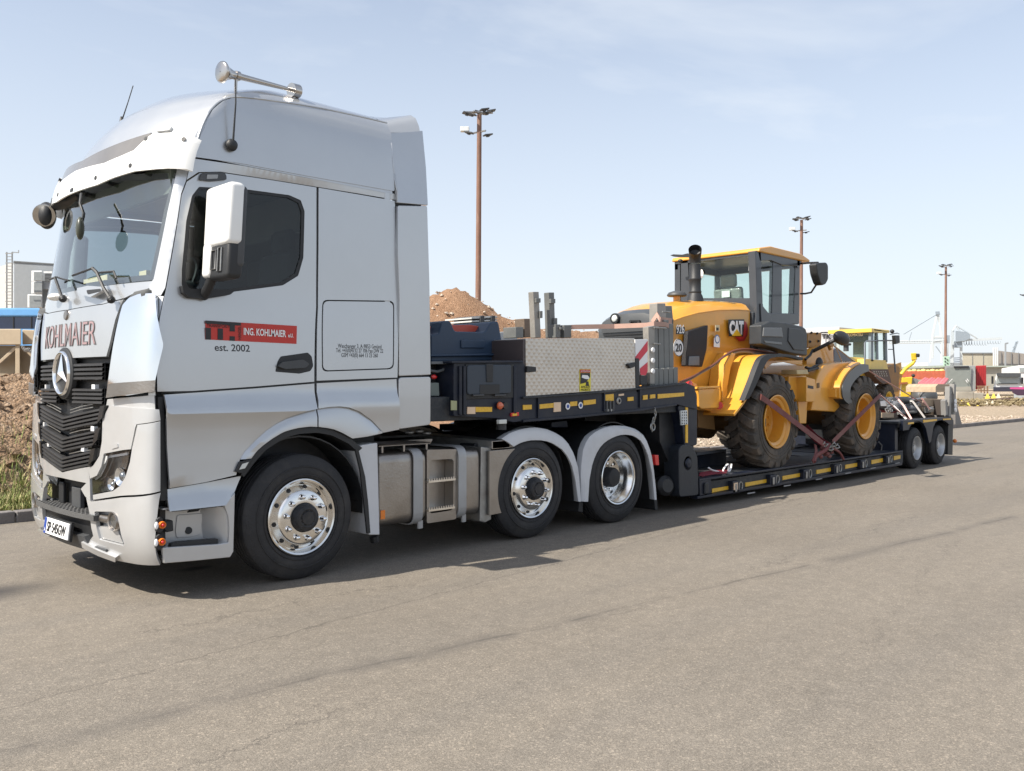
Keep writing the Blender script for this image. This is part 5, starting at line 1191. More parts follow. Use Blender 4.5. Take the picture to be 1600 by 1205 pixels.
for i, u in enumerate((1146, 1205, 1257, 1305, 1346, 1386)):
    s_ = 1-(u-1146)*.0017
    tp('stake_pocket', [(u-1*s_, ly(u)-9*s_), (u+9*s_, ly(u)-10.2*s_), (u+9*s_, ly(u)+9*s_), (u-1*s_, ly(u)+10.5*s_)], YT-.0, YT+.08, m=TRL, bev=.01)
    p = on_y(u+13*s_, ly(u)-1, YT-.0); MB().tube([p+V((.045*cos(t), .02, .06*sin(t))) for t in [k*pi/6 for k in range(12)]], .011, 6, True).build('lashing_ring', STEEL, trailer, smooth=60)
    p = on_y(u+4*s_, ly(u)+1, YT-.012); MB().box(p-V((.02, .006, .05)), p+V((.025, .006, .05))).build('pocket_bracket', STEEL, trailer, bev=.004)
    tp('stencil_mark', [(u+22*s_, ly(u)+9*s_), (u+34*s_, ly(u)+7.2*s_), (u+34*s_, ly(u)+9*s_), (u+22*s_, ly(u)+11*s_)], YT-.003, YT, m=mat('stencil', (.3, .3, .3), .6), bev=0)
tp('reflector', [(1147, 755), (1153, 754), (1153, 765), (1147, 766)], YT-.014, YT-.006, m=MATS['amber_white'], bev=0)
# cross members of the wheel well and worn timber floor edge
for x in [dx0+.8+i*.9 for i in range(7)]: MB().box((x, YC-.65, .2), (x+.08, YC+.65, dz-.02)).build('cross_member', TRLD, trailer)
tp('end_step', [(1090, 707), (1135, 702), (1135, 706), (1090, 712)], YT+.7, 2*YC-YT-.5, m=mat('worn_step', (.12, .13, .15), .4, .3))
tp('end_step', [(1090, 712), (1135, 706), (1135, 740), (1090, 745)], YT+.8, 2*YC-YT-.5, m=TRL)
# ---- rear bogie
bx0, bx1 = TX(1411), TX(1490)
zb2 = .875
tp('bogie_front_wall', [(1376, 659), (1413, 662), (1413, 706), (1374, 712)], YT+.45, 2*YC-YT-.1, m=TRL, rad=.02)
MB().prism([V((bx0-.1, YT+.1, .36)), V((bx0-.1, YT+.1, .86)), V((bx0-.25, YT+1.2, .86)), V((bx0-.25, YT+1.2, .36))], (.12, 0, 0)).build('bogie_front_wall', TRL, trailer)
MB().box((bx0-.15, YT+.02, zb2-.04), (bx1, 2*YC-YT-.02, zb2)).build('bogie_deck', TRLD, trailer, bev=.006)
tp('bogie_skirt', [(1411, 657), (1486, 652), (1490, 657), (1490, 664), (1484, 664), (1478, 659), (1472, 656.5), (1467, 656.5), (1462, 660), (1458.5, 668), (1455, 690), (1452, 693), (1447, 670), (1443, 662), (1437, 658.5), (1431, 658), (1426, 661), (1422, 667), (1420, 672), (1411, 673)], YT-.01, YT+.05, far=True, m=TRL, bev=.004)
tp('yellow_stripe', [(1419, 660.5), (1428, 659.5), (1428, 662), (1419, 663.5)], YT-.016, YT-.01, m=YREF, bev=0)
tp('yellow_stripe', [(1443, 656.5), (1464, 655), (1464, 657.5), (1443, 660.5)], YT-.016, YT-.01, m=YREF, bev=0)
tp('yellow_stripe', [(1474, 654.5), (1486, 653.8), (1486, 656), (1474, 656.5)], YT-.016, YT-.01, m=YREF, bev=0)
for x in (TX(1433, 5.93), TX(1470, 5.93)):
    wheel('trailer_wheel', (x, 5.93, .372), .372, .36, 'steel', trailer, -1, .215)
    wheel('trailer_wheel', (x, 2*YC-5.93, .372), .372, .36, 'steel', trailer, 1, .215)
    MB().box((x-.06, YC-1.0, .3), (x+.06, YC+1.0, .42)).build('axle', CHAS, trailer)
MB().box((bx0, YC-.55, .4), (bx1-.1, YC+.55, .8)).build('bogie_girder', CHAS, trailer, bev=.01)
tp('mud_flap', [(1482, 660), (1489.5, 660), (1488.5, 711), (1481, 710)], YT+.02, YT+.5, m=BLKP, far=True)
MB().box((bx1-.02, YT+.05, .45), (bx1+.03, 2*YC-YT-.05, .86)).build('tail_board', TRL, trailer, bev=.01)
p = on_y(1492, 689, YT+.05); MB().ball(p, .04).build('tail_buffer', ORG, trailer)
tp('cable', [(1374, 690), (1379, 696), (1378, 706), (1364, 706), (1364, 705), (1377, 705), (1378, 697), (1373, 691)], YT+.3, YT+.31, m=STEEL, bev=0)
# frame with posts at the tail (grey, outlined panels)
GST = mat('tail_frame_grey', (.24, .235, .225), .5, .2, dirt=(.2, .17, .14, .4))
for (P, m) in (([(1484, 604), (1487, 604), (1486, 651), (1483, 651)], GST), ([(1491, 600), (1494, 601), (1493, 648), (1490, 648)], GST), ([(1477, 626), (1480, 624), (1481, 648), (1478, 649)], GST)):
    tp('tail_post', P, YT+.05, YT+.14, m=m, bev=.003)
for a, b in (((1478, 628), (1485, 634)), ((1478, 640), (1485, 634)), ((1481, 608), (1487, 606)), ((1485, 614), (1492, 614)), ((1485, 630), (1492, 630))): MB().cyl(on_y(*a, YT+.1), on_y(*b, YT+.1), .02, n=6).build('tail_brace', GST, trailer)
for v in (627.5, 633.5, 640.5):
    p = on_y(1492.5, v, YT+.03); MB().lathe([(0, .05), (.02, .045), (.02, .001)], p, (0, -1, 0), 16).build('tail_lamp', MATS['lamp_white'], trailer)
tp('tail_ramp', [(1493, 630), (1495.5, 632), (1503.5, 664), (1493, 664)], YT+.15, YT+1.3, m=mat('ramp_grey', (.17, .16, .155), .6), bev=.01)

# ================================================================ things carried on the gooseneck
# blue plastic tub with its rims
tub = thing('plastic_tub', on_y(725, 566, 6.6), 'dark blue moulded plastic tub behind the cab, brim full under a red lid', 'tub')
TBL = mat('tub_blue', (.022, .045, .085), .45, var=.1, bump=.05)
z0 = 1.44
def tubpx(P, y0, y1, m=TBL, rad=.03, name='tub_wall', par=None): return MB().prism(fillet([on_y(u, v, y0) for u, v in P], rad), (0, y1-y0, 0)).build(name, m, par or tub, bev=.015)
tubpx([(674, 523), (686, 522), (691, 501.5), (704, 501), (711, 518), (758, 519), (767, 503), (779, 502), (790, 563), (674, 566)], 6.35, 7.9)
tubpx([(721, 531), (757, 531), (757, 544), (721, 544)], 6.335, 6.35, rad=.01, name='moulded_panel')
tubpx([(674, 554), (788, 552), (790, 556), (674, 558)], 6.32, 6.35, rad=.0, name='moulded_rib')
ll = tubpx([(670, 510), (700, 511), (708, 508), (735, 507.5), (755, 511), (752, 519), (670, 519)], 6.5, 7.7, m=mat('lid_red', (.5, .08, .05), .45), rad=.02, name='lid')
# pallet-like stack behind it
tag(MB().prism([on_y(u, v, 7.6) for u, v in ((781, 519), (808, 517), (808, 562), (786, 562))], (0, .05, 0)).build('partition_board', mat('panel_white', (.6, .62, .62), .5), None, bev=.005), 'upright white board standing between the blue tub and the aluminium chest', 'board')
pal = thing('stacked_battens', on_y(755, 516, 7.9), 'small stack of white battens with dark spacers standing behind the blue tub', 'battens')
for k in range(4):
    v = 496+k*5; MB().prism([on_y(737, v, 7.9), on_y(777, v-2, 7.9), on_y(777, v+.6, 7.9), on_y(737, v+2.6, 7.9)], (0, .5, 0)).build('batten', mat('batten_white', (.55, .55, .53), .6), pal, bev=.003)
for u in (751, 768): MB().prism([on_y(u, 494, 7.88), on_y(u+6, 493, 7.88), on_y(u+6, 516, 7.88), on_y(u, 516, 7.88)], (0, .5, 0)).build('spacer', DRKP, pal, bev=.003)
# steel stanchions
def stan(P, y0, y1, label, top=None, m=None, extra=None):
    c = on_y((P[0][0]+P[2][0])/2, P[2][1], y0); t = thing('stanchion', c, label, 'stanchion', 'stanchions stowed on the gooseneck')
    o = MB().prism([on_y(u, v, y0) for u, v in P], (0, y1-y0, 0)).build('post', m or GSTN, t, bev=.006)
    if extra:
        for E in extra: MB().prism([on_y(u, v, y0-.03) for u, v in E], (0, .06, 0)).build('lug', GSTN, t, bev=.004)
    return t
GSTN = mat('stanchion_grey', (.17, .175, .17), .5, .3, dirt=(.22, .19, .16, .5), var=.2)
GSTL = mat('stanchion_light', (.30, .285, .26), .5, .3, dirt=(.2, .16, .13, .5), var=.2)
stan([(833, 456), (842, 456), (845.5, 528), (836.5, 528)], 6.9, 6.98, 'tallest grey stanchion rising left behind the aluminium chest', m=GSTL, extra=[[(838, 466), (845, 466), (845, 473), (838, 473)], [(844, 486), (848, 486), (848, 497), (844, 497)]])
stan([(857.5, 457), (866, 457), (868, 528), (860, 528)], 6.9, 6.98, 'tall grey stanchion just right of the tallest behind the aluminium chest', extra=[[(861, 467), (868, 467), (868, 474), (861, 474)], [(866, 497), (871, 497), (871, 508), (866, 508)]])
stan([(868, 507), (876, 507), (876, 528), (868, 528)], 6.8, 6.92, 'short dark stanchion stub next to the tall pair')
stan([(881.5, 508), (893, 508), (893, 528), (881.5, 528)], 6.8, 6.92, 'short dark stanchion stub farthest right behind the chest lid', extra=[[(876, 511), (881, 511), (881, 515), (876, 515)]])
stan([(819, 498), (828, 498), (829, 527), (820, 527)], 6.75, 6.9, 'rusty clamp post at the left corner of the aluminium chest', m=mat('rusty_clamp', (.16, .12, .09), .7, .2, bump=.3))
stan([(806, 511), (818, 511), (818, 528), (806, 528)], 6.75, 6.95, 'low dark clamp block left of the aluminium chest')
stan([(1027, 474), (1040, 474), (1041, 505), (1027, 505)], 6.25, 6.37, 'pale top stanchion strapped over the grey bundle by the loader', m=GSTL)
stan([(1040, 478), (1050, 478), (1052, 500), (1041, 503)], 6.4, 6.52, 'dark stanchion tucked behind the pale top one by the loader')
for k, (a, b, t) in enumerate(((1022, 1029, 510), (1030, 1038, 505), (1038.5, 1046, 500), (1046.5, 1053, 506))):
    stan([(a-1, t), (b-1, t), (b, 581), (a, 581)], 6.05+.0*k, 6.17, ['first', 'second', 'third', 'last'][k]+' upright in the grey stanchion bundle by the loader, counted from the warning board')
for k in range(6):
    a = 1015+k*7.5; stan([(a, 577-k*.6), (a+6.8, 577-k*.6), (a+7.2, 604-k*.7), (a+.4, 605-k*.7)], 5.98, 6.1, ['leftmost', 'second', 'third', 'fourth', 'fifth', 'rightmost'][k]+' short post foot in the row at the bundle base')
rk = thing('post_rack', on_y(1020, 600, 5.95), 'upright rack bar with three round white studs beside the red and white board', 'rack')
MB().prism([on_y(u, v, 5.95) for u, v in ((1013, 511), (1023, 509), (1023, 600), (1016, 600))], (0, .08, 0)).build('rack_bar', GSTL, rk, bev=.004)
for v in (547, 563.5, 580): MB().lathe([(0, .03), (.02, .028), (.025, .012), (.025, .001)], on_y(1019, v, 5.95), (0, -1, 0), 16).build('stud', INKW, rk, smooth=40)
tie = MB()
for v, a, b in ((487, 1035, 1047), (512, 1022, 1041), (537, 1022, 1032)): tie.cyl(on_y(a, v, 5.93), on_y(b, v+1, 5.93), .009, n=6)
tie.build('rack_tie', STEEL, rk)
# strap across the stanchions
stp = tag(MB().band([on_y(880, 512, 6.85), on_y(900, 511, 6.8), on_y(960, 510, 6.6), on_y(1010, 508, 6.2), on_y(1022, 506, 6.0), on_y(1040, 507, 6.0), on_y(1049, 511, 6.1)], .055, .004, (0, 0, 1)).build('lashing_strap', mat('strap_faded', (.42, .27, .22), .8), smooth=40), 'faded pink lashing strap stretched above the aluminium chest to the stanchion bundle', 'strap')
tag(MB().band([on_y(1019, 504, 6.2), on_y(1027, 492, 6.1), on_y(1031, 500, 6.05), on_y(1049, 502, 6.2)], .07, .012, (.1, 0, 1)).build('lashing_strap', MATS['strap_faded'], smooth=40), 'short dirty pink strap knotted round the tops of the stanchion bundle', 'strap')
# warning board
wbd = thing('warning_board', on_y(1002, 575, 5.93), 'red and white diagonally striped warning board between chest and stanchions', 'warning board')
MB().prism([on_y(u, v, 5.93) for u, v in ((992.5, 530.5), (1012, 530), (1012, 580), (1009, 586), (1001, 586), (993, 560))], (0, .012, 0)).build('board', INKW, wbd, bev=.002)
for P in (((993, 558), (1012, 533), (1012, 548), (995, 569)), ((1000, 576), (1012, 566), (1012, 580), (1009, 586.5), (1001, 586))):
    MB().prism([on_y(u, v, 5.926) for u, v in P], (0, .003, 0)).build('stripe', mat('stripe_red', (.6, .03, .06), .4), wbd)
tp('board_post', [(993, 560), (999, 560), (1000, 612), (994, 614)], 5.9, 5.93, m=BLKP); tp('board_post', [(1000, 587), (1012, 587), (1011, 602), (1001, 602)], 5.93, 6.0, m=BLKP)
cable = MB().tube([on_y(*p, 5.95) for p in [(1070, 604), (1066, 610), (1055, 614), (1040, 616), (1030, 613), (1026, 606)]], .01).build('loose_cable', BLKP, trailer)
# ================================================================ the wheel loader on the deck
loader = thing('wheel_loader', (12.7, YC, .365), 'yellow wheel loader with dark cab strapped down on the sunken trailer deck', 'wheel loader')
def lp(name, P, y0, y1, m=CATY, rad=0, bev=.008, parent=None, far=False, label=None, seg=2, sm=35):
    pts = fillet([on_y(u, v, y0) for u, v in P], rad)
    o = MB().prism(pts, (0, y1-y0, 0)).build(name, m, parent or loader, bev=bev, label=label, seg=seg, smooth=sm)
    if far: MB().prism([V((p.x, 2*YC-p.y, p.z)) for p in pts], (0, y0-y1, 0)).build(name, m, parent or loader, bev=bev, seg=seg)
    return o
def xp(name, P, x0, th, m, rad=0, bev=0, parent=None, root=None):
    pts = fillet([on_x(u, v, x0) for u, v in P], rad); return MB().prism(pts, (th, 0, 0)).build(name, m, parent or root or loader, bev=bev)
# hood: stations (x, half width, crease z, shoulder z, top z, belly z)
ST = [(9.60, .56, 2.335, 2.44, 2.50, 1.45), (9.85, .60, 2.41, 2.54, 2.60, 1.42), (10.13, .635, 2.475, 2.60, 2.66, 1.4), (10.6, .655, 2.54, 2.66, 2.71, 1.4), (11.1, .665, 2.575, 2.69, 2.735, 1.4), (11.45, .665, 2.586, 2.70, 2.74, 1.4)]
def hoodmb(ST, cut=None):
    mb = MB(); rows = []
    for (x, w, zc, zs, zt, zb) in ST:
        r = [(w-.05, zb), (w, zb+.15), (w, zc-.012), (w+.008, zc-.006), (w+.006, zc+.006), (w-.01, zc+.01), (w-.07, zs-.03), (w-.14, zs), (w-.35, zt-.005), (0, zt)]
        r = [V((x, YC-a, z)) for a, z in r]+[V((x, YC+a, z)) for a, z in r[-2::-1]]; rows.append(r)
    n = len(rows[0]); m = len(rows)
    mb.add([p for r in rows for p in r], [(i*n+j, i*n+(j+1) % n, i*n+n+(j+1) % n, i*n+n+j) for i in range(m-1) for j in range(n)]+[tuple(range(n)), tuple((m-1)*n+j for j in range(n))]); return mb
hood = hoodmb(ST).build('hood', CATY, loader, smooth=30)
RAD = mat('radiator_grey', (.05, .053, .055), .4, 0, .3, var=.15)
STG = [(9.47, .50, 2.20, 2.32, 2.40, 1.45), (9.50, .56, 2.27, 2.40, 2.47, 1.42), (9.60, .575, 2.345, 2.455, 2.515, 1.42), (9.64, .58, 2.36, 2.47, 2.53, 1.42)]
rg = hoodmb(STG).build('radiator_surround', RAD, loader, smooth=40)
gr = MB()
for k in range(16): gr.box((9.455, YC-.44, 1.55+k*.045), (9.475, YC+.44, 1.57+k*.045))
gr.build('radiator_grille', BLKP, loader)
lpn = MB().box((9.452, YC-.46, 2.22), (9.47, YC+.46, 2.30)); lpn.build('grille_handle_bar', DRKP, loader)
xp('grille_handle', [(982, 503), (984, 500), (999, 500), (999, 505), (996, 505), (996, 502.5), (986, 502.5), (985, 505)], 9.44, .02, BLKP)
for u in (961.5,):
    p = on_x(u, 498, 9.46); MB().lathe([(0, .075), (.03, .07), (.03, .06), (.01, .05), (.0, .001)], p, (-1, 0, 0), 20).build('rear_lamp', BLKP, loader, smooth=40); MB().ball(p+V((-.02, 0, 0)), (.02, .05, .05)).build('lamp_glass', MATS['clear_lens'], loader, smooth=60)
yh = YC-.665
lp('side_vent', [(1075.3, 518), (1106.5, 508), (1104.5, 545), (1097.5, 573.5), (1071, 572)], yh-.02, yh+.05, mat('vent_mesh', (.012, .012, .016), .6, bump=.4, bscale=300), rad=.02)
lp('vent_plate', [(1077, 557), (1093, 556.5), (1093, 571), (1076, 571)], yh-.03, yh-.02, mat('plate_grey', (.12, .14, .16), .4))
# decals
def dtext(s, a, b, y, m, h, bold=0, parent=loader): A, B = on_y(*a, y), on_y(*b, y); return text_mesh('decal_text', s, .2, m, parent, A, B-A, (0, 0, 1), .0006, 0, fit=(B-A).length, fith=h, bold=bold)
def dec(name, P, y, m, parent=None, rad=0): return lp(name, P, y, y+.004, m, rad, 0, parent)
yd = yh-.032
dec('number_backing', [(1056.5, 511), (1070, 511), (1070.5, 522.5), (1056.5, 522.5)], yd, INK)
dtext('926', (1057, 521.2), (1069.2, 521.2), yd-.003, INKW, .115, .001)
c_ = on_y(1063, 543.3, yd); d20 = MB().lathe([(0, .115), (.004, .113), (.004, .001)], c_+V((0, .03, 0)), (0, -1, 0), 32).build('speed_disc', INKW, loader, smooth=0)
MB().lathe([(.005, .115), (.006, .115), (.006, .105), (.005, .105)], c_+V((0, .03, 0)), (0, -1, 0), 32, True).build('disc_ring', INK, d20)
text_mesh('decal_text', '20', .15, INK, d20, c_+V((-.075, .022, -.055)), (1, 0, 0), (0, 0, 1), .0006, 0, fit=.15, fith=.11, bold=.004)
dec('sticker', [(1118, 508), (1124.5, 508), (1124.5, 518), (1118, 518)], yd, mat('sticker_cream', (.6, .5, .3), .5)); dec('sticker_mark', [(1119.5, 512), (1123, 512), (1123, 516.5), (1119.5, 516.5)], yd-.003, INK)
dec('sticker', [(1116, 528), (1125, 528), (1124.5, 543), (1115.5, 542)], yd, INKW)
c_ = on_y(1120.5, 530, yd); MB().lathe([(0, .062), (.003, .06), (.003, .001)], c_+V((0, -.001, 0)), (0, -1, 0), 20).build('sticker_round', mat('sticker_blue', (.1, .18, .35), .5), loader); MB().lathe([(.004, .045), (.005, .044), (.005, .001)], c_, (0, -1, 0), 20).build('sticker_round', INKW, loader)
dec('logo_hexagon', [(1155, 500), (1166, 503), (1169, 514), (1168, 524), (1163, 532.5), (1155, 533.5), (1149, 526)], yd, mat('logo_dark_red', (.35, .02, .02), .4))
dec('logo_hexagon', [(1156, 503), (1164.5, 505), (1166.5, 514), (1165.5, 523), (1161, 529.5), (1155, 530)], yd-.0015, INKR)
dec('logo_edge', [(1138.5, 499.5), (1163, 499), (1163, 507), (1161, 526), (1139.5, 525.5), (1138.5, 512)], yd-.003, INK)
dtext('CAT', (1140, 523.5), (1162, 523.2), yd-.009, INKW, .20, .012)
dec('logo_triangle', [(1143.5, 525), (1151.5, 514.5), (1159, 525)], yd-.012, mat('logo_yellow', (.8, .5, .03), .4))
# exhaust and intake
ye = 6.85
pb_, pt_ = on_y(1086, 472, ye), on_y(1086, 400, ye)
ex = MB().lathe([(0, .125), (.08, .105), (.12, .085), (.13, .09), (.15, .09), (.16, .082), (.3, .082), (.31, .088), (.33, .088), (.34, .08), (pt_.z-pb_.z-.12, .08)], pb_, (0, 0, 1), 24)
ex.build('exhaust_stack', BLKP, loader, smooth=40)
el = MB(); top = on_y(1086, 411, ye); 
el.tube([top, top+V((-.01, -.005, .07)), top+V((-.045, -.03, .13)), top+V((-.10, -.065, .17))], [.08, .083, .088, .092], 20)
el.f = el.f[:-1]; eo = el.build('exhaust_elbow', BLKP, loader, smooth=50)
_md = V((-.055, -.035, .04)).normalized(); MB().lathe([(-.005, .088), (-.10, .08), (-.14, .001)], top+V((-.10, -.065, .17))+_md*.002, _md, 20).build('exhaust_mouth', INK, loader)
pi_ = on_y(1057.5, 472, 6.9)
MB().lathe([(-.1, .05), (.085, .05)], pi_, (0, 0, 1), 16).build('intake_neck', CATY, loader, smooth=40)
MB().lathe([(.075, .001), (.075, .12), (.085, .135), (.10, .135), (.13, .11), (.15, .05), (.155, .001)], pi_, (0, 0, 1), 28).build('intake_cap', DRKP, loader, smooth=40)
# rear frame and counterweight
MB().box((9.5, YC-.62, .95), (9.95, YC+.62, 1.45)).build('counterweight', CATY, loader, bev=.05, seg=3)
lp('rear_frame', [(1061, 598), (1082, 597), (1089, 600), (1091, 607), (1125, 606), (1128, 628), (1143, 630), (1146, 646), (1120, 645), (1100, 640), (1060, 640)], 6.35, 7.9, CATY, rad=.02)
lp('battery_box', [(1091.5, 608), (1125, 606.5), (1125, 637.5), (1097, 639), (1092.5, 636)], 6.2, 6.5, CATY, bev=.012)
lp('box_lid', [(1094, 604.5), (1124, 603), (1125, 606), (1092, 608)], 6.18, 6.5, CATY, bev=.005)
p = on_y(1077, 603.5, 6.33); MB().lathe([(-.02, .075), (.02, .07), (.03, .05), (.03, .001)], p, (0, -1, 0), 20).build('tail_lamp', REDL, loader, smooth=40)
lp('belly', [(1080, 500), (1175, 498), (1188, 560), (1188, 660), (1150, 660), (1100, 630), (1070, 600), (1062, 560)], 6.62, 7.7, CATY)
lp('tow_guard', [(1091, 640), (1115, 645), (1118, 672), (1091, 668)], 6.5, 7.6, mat('axle_brown', (.16, .09, .03), .6))
def strip(name, O, I, y0, y1, m):
    o = smooth_path([on_y(u, v, y0) for u, v in O], 3); i_ = smooth_path([on_y(u, v, y0) for u, v in I], 3); n = len(o)
    mb = MB(); mb.add([q for a, b in zip(o, i_) for q in (a, b, V((b.x, y1, b.z)), V((a.x, y1, a.z)))], [(i*4+k, i*4+(k+1) % 4, i*4+4+(k+1) % 4, i*4+4+k) for i in range(n-1) for k in range(4)]+[(0, 1, 2, 3), tuple((n-1)*4+k for k in range(4))]); return mb.build(name, m, loader, smooth=40)
# fender swept over a wheel: near edge path
def fsweep(name, P, y0, y1, m, trim=None, th=.03, drop=0):
    pts = [on_y(u, v, y0) for u, v in P]; pts = smooth_path(pts, 3)
    mb = MB(); n = len(pts); vs = []
    for i, p in enumerate(pts):
        d = (pts[min(i+1, n-1)]-pts[max(i-1, 0)]).normalized(); nr = V((d.z, 0, -d.x)); 
        if nr.z < 0 and abs(nr.z) > abs(nr.x)*.1: nr = -nr
        vs += [p, V((p.x, y1, p.z+drop)), V((p.x, y1, p.z+drop))-nr*th, p-nr*th]
    mb.add(vs, [(i*4+k, i*4+(k+1) % 4, i*4+4+(k+1) % 4, i*4+4+k) for i in range(n-1) for k in range(4)]+[(0, 1, 2, 3), tuple((n-1)*4+k for k in range(4))])
    return mb.build(name, m, loader, smooth=45, bev=0)
FR = [(1147, 647), (1156, 636), (1166, 622), (1172, 605), (1178, 587), (1184, 570), (1191, 557), (1203, 553), (1230, 554), (1254, 560)]
fsweep('rear_fender', FR, 5.98, 6.45, CATY)
lp('fender_side', [(1190, 556), (1203, 553), (1230, 554), (1254, 560), (1254, 572), (1225, 566), (1207, 568), (1196, 577)], 6.4, 6.42, CATY)
lp('fender_bracket', [(1133, 570), (1144, 551), (1150, 552), (1142, 575), (1137, 605), (1137, 628), (1129, 628), (1129, 600)], 6.28, 6.5, CATY, bev=.01)
p = on_y(1147, 634, 6.0); MB().lathe([(0, .05), (.012, .045), (.012, .001)], p+V((-.03, .2, 0)), (-.9, -.4, 0), 18).build('reflector', REDL, loader)
# wheels with open-centre lugs
def loader_wheel(x, y, side, parent, R=.665, w=.46, z=1.0, ym=CATY, name='loader_wheel', rr=.36, rub=None):
    c = V((x, y, z)); ax = V((0, side, 0)); root = bpy.data.objects.new(name, None); COL.objects.link(root); root.parent = parent; root.location = c-wl(parent); WL[root.name] = c
    R0 = R-.055
    ty = MB().lathe([(-w+.03, rr-.02), (-w, rr+.05), (-w+.02, R0-.06), (-w+.07, R0), (-.07, R0), (-.022, R0-.015), (-.004, R0-.06), (.0, rr+.12), (-.012, rr+.03), (-.03, rr+.012), (-.05, rr-.02)], c, ax, 64)
    for rdd in (R0-.09, rr+.115): ty.lathe([(-.012, rdd), (.008, rdd-.006), (.006, rdd-.018), (-.012, rdd-.024)], c, ax, 64, True)
    ty.build('tyre', rub or RUBL, root, smooth=40)
    a = ax.orthogonal().normalized(); b = ax.cross(a); lg = MB(); N = 20
    for k in range(N):
        for s_, ph in ((0, 0), (1, .5)):
            t0 = 2*pi*(k+ph)/N; vs = []
            # lug runs from the centre line out to the shoulder, slanting, and wraps down the sidewall
            for (f, dt, r_) in ((.5, .0, R), (.30, .10, R), (.12, .17, R-.004), (.03, .19, R-.016), (-.004, .19, R-.05)):
                yy = -w*f if s_ == 0 else -w*(1-f); hw = .058
                for dd, rad_ in ((-hw, r_), (hw, r_), (hw*1.2, r_-.06), (-hw*1.2, r_-.06)):
                    t = t0+dt*1.0+dd/R; vs.append(c+ax*yy+(a*cos(t)+b*sin(t))*rad_)
            lg.add(vs, [(i*4+q, i*4+(q+1) % 4, i*4+4+(q+1) % 4, i*4+4+q) for i in range(4) for q in range(4)]+[(0, 1, 2, 3), (16, 17, 18, 19)])
    lg.build('tread_lugs', rub or RUBL, root, smooth=30)['kind'] = 'stuff'
    MB().lathe([(-.05, rr-.03), (-.02, rr), (.005, rr+.012), (.012, rr), (.0, rr-.018), (-.03, rr-.03), (-.035, rr-.05), (-.05, rr-.07), (-.22, rr-.08), (-.25, rr-.12), (-.25, .15), (-.22, .13), (-.2, .001)], c, ax, 56).build('rim', ym, root, smooth=40)
    nt = MB()
    for k in range(12): t = 2*pi*k/12; nt.cyl(c-ax*.25+(a*cos(t)+b*sin(t))*.19, c-ax*.225+(a*cos(t)+b*sin(t))*.19, .014, n=6)
    nt.build('wheel_nut', ym, root)
    MB().box(c-ax*.03+(a*.0+b*0)+V((-rr+.045, -.01, -.06)), c-ax*.0+V((-rr+.065, .01, .05))).build('tyre_valve', BLKP, root)
    return root
RUBL = mat('loader_tyre', (.07, .062, .054), .88, 0, 0, bump=.4, bscale=50, var=.3, vscale=6, dirt=(.17, .13, .095, .85), dscale=3.5)
WX1, WX2 = 11.2, 14.14
for x in (WX1, WX2):
    loader_wheel(x, 5.92, -1, loader); loader_wheel(x, 2*YC-5.92, 1, loader)
    MB().cyl((x, YC-.95, 1.0), (x, YC+.95, 1.0), .16, n=16).lathe([(-.3, .1), (-.15, .28), (.15, .28), (.3, .1)], (x, YC, 1.0), (0, 1, 0), 20).build('axle', MATS['axle_brown'], loader, smooth=40)
# cab: frame, glass, roof
yc0, yc1, xc0, xc1 = 6.42, 7.88, 11.6, 12.86
CF = mat('cab_frame_grey', (.045, .05, .058), .4, 0, .3, var=.1)
lp('rear_pillar', [(1180, 392), (1189, 391), (1192, 470), (1192, 508), (1180, 520), (1183, 480)], yc0, yc0+.12, CF, bev=.01)
lp('front_pillar', [(1243, 410), (1250, 411), (1249, 506), (1240, 504)], yc0+.02, yc0+.12, CF)
lp('door_pillar', [(1208, 407), (1222, 408), (1222, 500), (1206, 498)], yc0+.02, yc0+.08, CF)
lp('cab_header', [(1184, 391), (1252, 402), (1251, 416), (1222, 414), (1205, 407), (1187, 408)], yc0, yc0+.1, CF)
lp('cab_sill', [(1192, 489), (1248, 490), (1248, 507), (1192, 505)], yc0+.01, yc0+.1, CF)
lp('side_glass', [(1189, 404), (1208, 405), (1208, 495), (1190, 495)], yc0+.03, yc0+.034, GLDR, bev=0)
lp('side_glass', [(1221, 412), (1244, 415), (1244, 492), (1221, 492)], yc0+.03, yc0+.034, GLDR, bev=0)
MB().box((xc0, yc1-.1, 2.6), (xc0+.12, yc1, 3.42)).box((xc1-.1, yc1-.1, 2.4), (xc1, yc1, 3.42)).box((xc0, yc1-.06, 3.32), (xc1, yc1, 3.44)).build('far_cab_frame', CF, loader)
MB().box((xc0+.1, yc1-.04, 2.4), (xc1-.1, yc1-.035, 3.4)).build('side_glass', GLDR, loader)
MB().box((xc1-.06, yc0+.05, 2.3), (xc1-.055, yc1-.05, 3.36)).build('windscreen', GLDR, loader)
MB().box((xc1-.08, yc0, 3.33), (xc1, yc1, 3.44)).build('front_header', CF, loader)
# rear wall plane x = 11.6
xp('rear_header', [(1072, 402), (1184, 392), (1184, 399), (1150, 401), (1090, 406), (1073, 408)], xc0-.01, .06, CF)
xp('rear_glass', [(1075, 404), (1182, 396), (1182, 482), (1075, 480)], xc0+.01, .005, GLDR)
xp('far_pillar', [(1064, 400), (1074, 398), (1078, 470), (1064, 470)], xc0-.02, .08, CF)
xp('rear_sill', [(1064, 466), (1182, 466), (1184, 500), (1064, 500)], xc0-.005, .05, CF)
xp('sticker', [(1169.5, 409), (1171, 405), (1177, 402.5), (1183, 405), (1185, 410), (1184.5, 423.5), (1169.5, 423)], xc0-.02, .003, INKW); xp('sticker_mark', [(1172, 408), (1177, 405), (1182, 408), (1182, 413), (1177, 417), (1172, 413)], xc0-.024, .002, MATS['sticker_blue']); xp('sticker_mark', [(1173.5, 409), (1177, 406.5), (1180.5, 409), (1180.5, 412.5), (1177, 415), (1173.5, 412.5)], xc0-.026, .002, INKW)
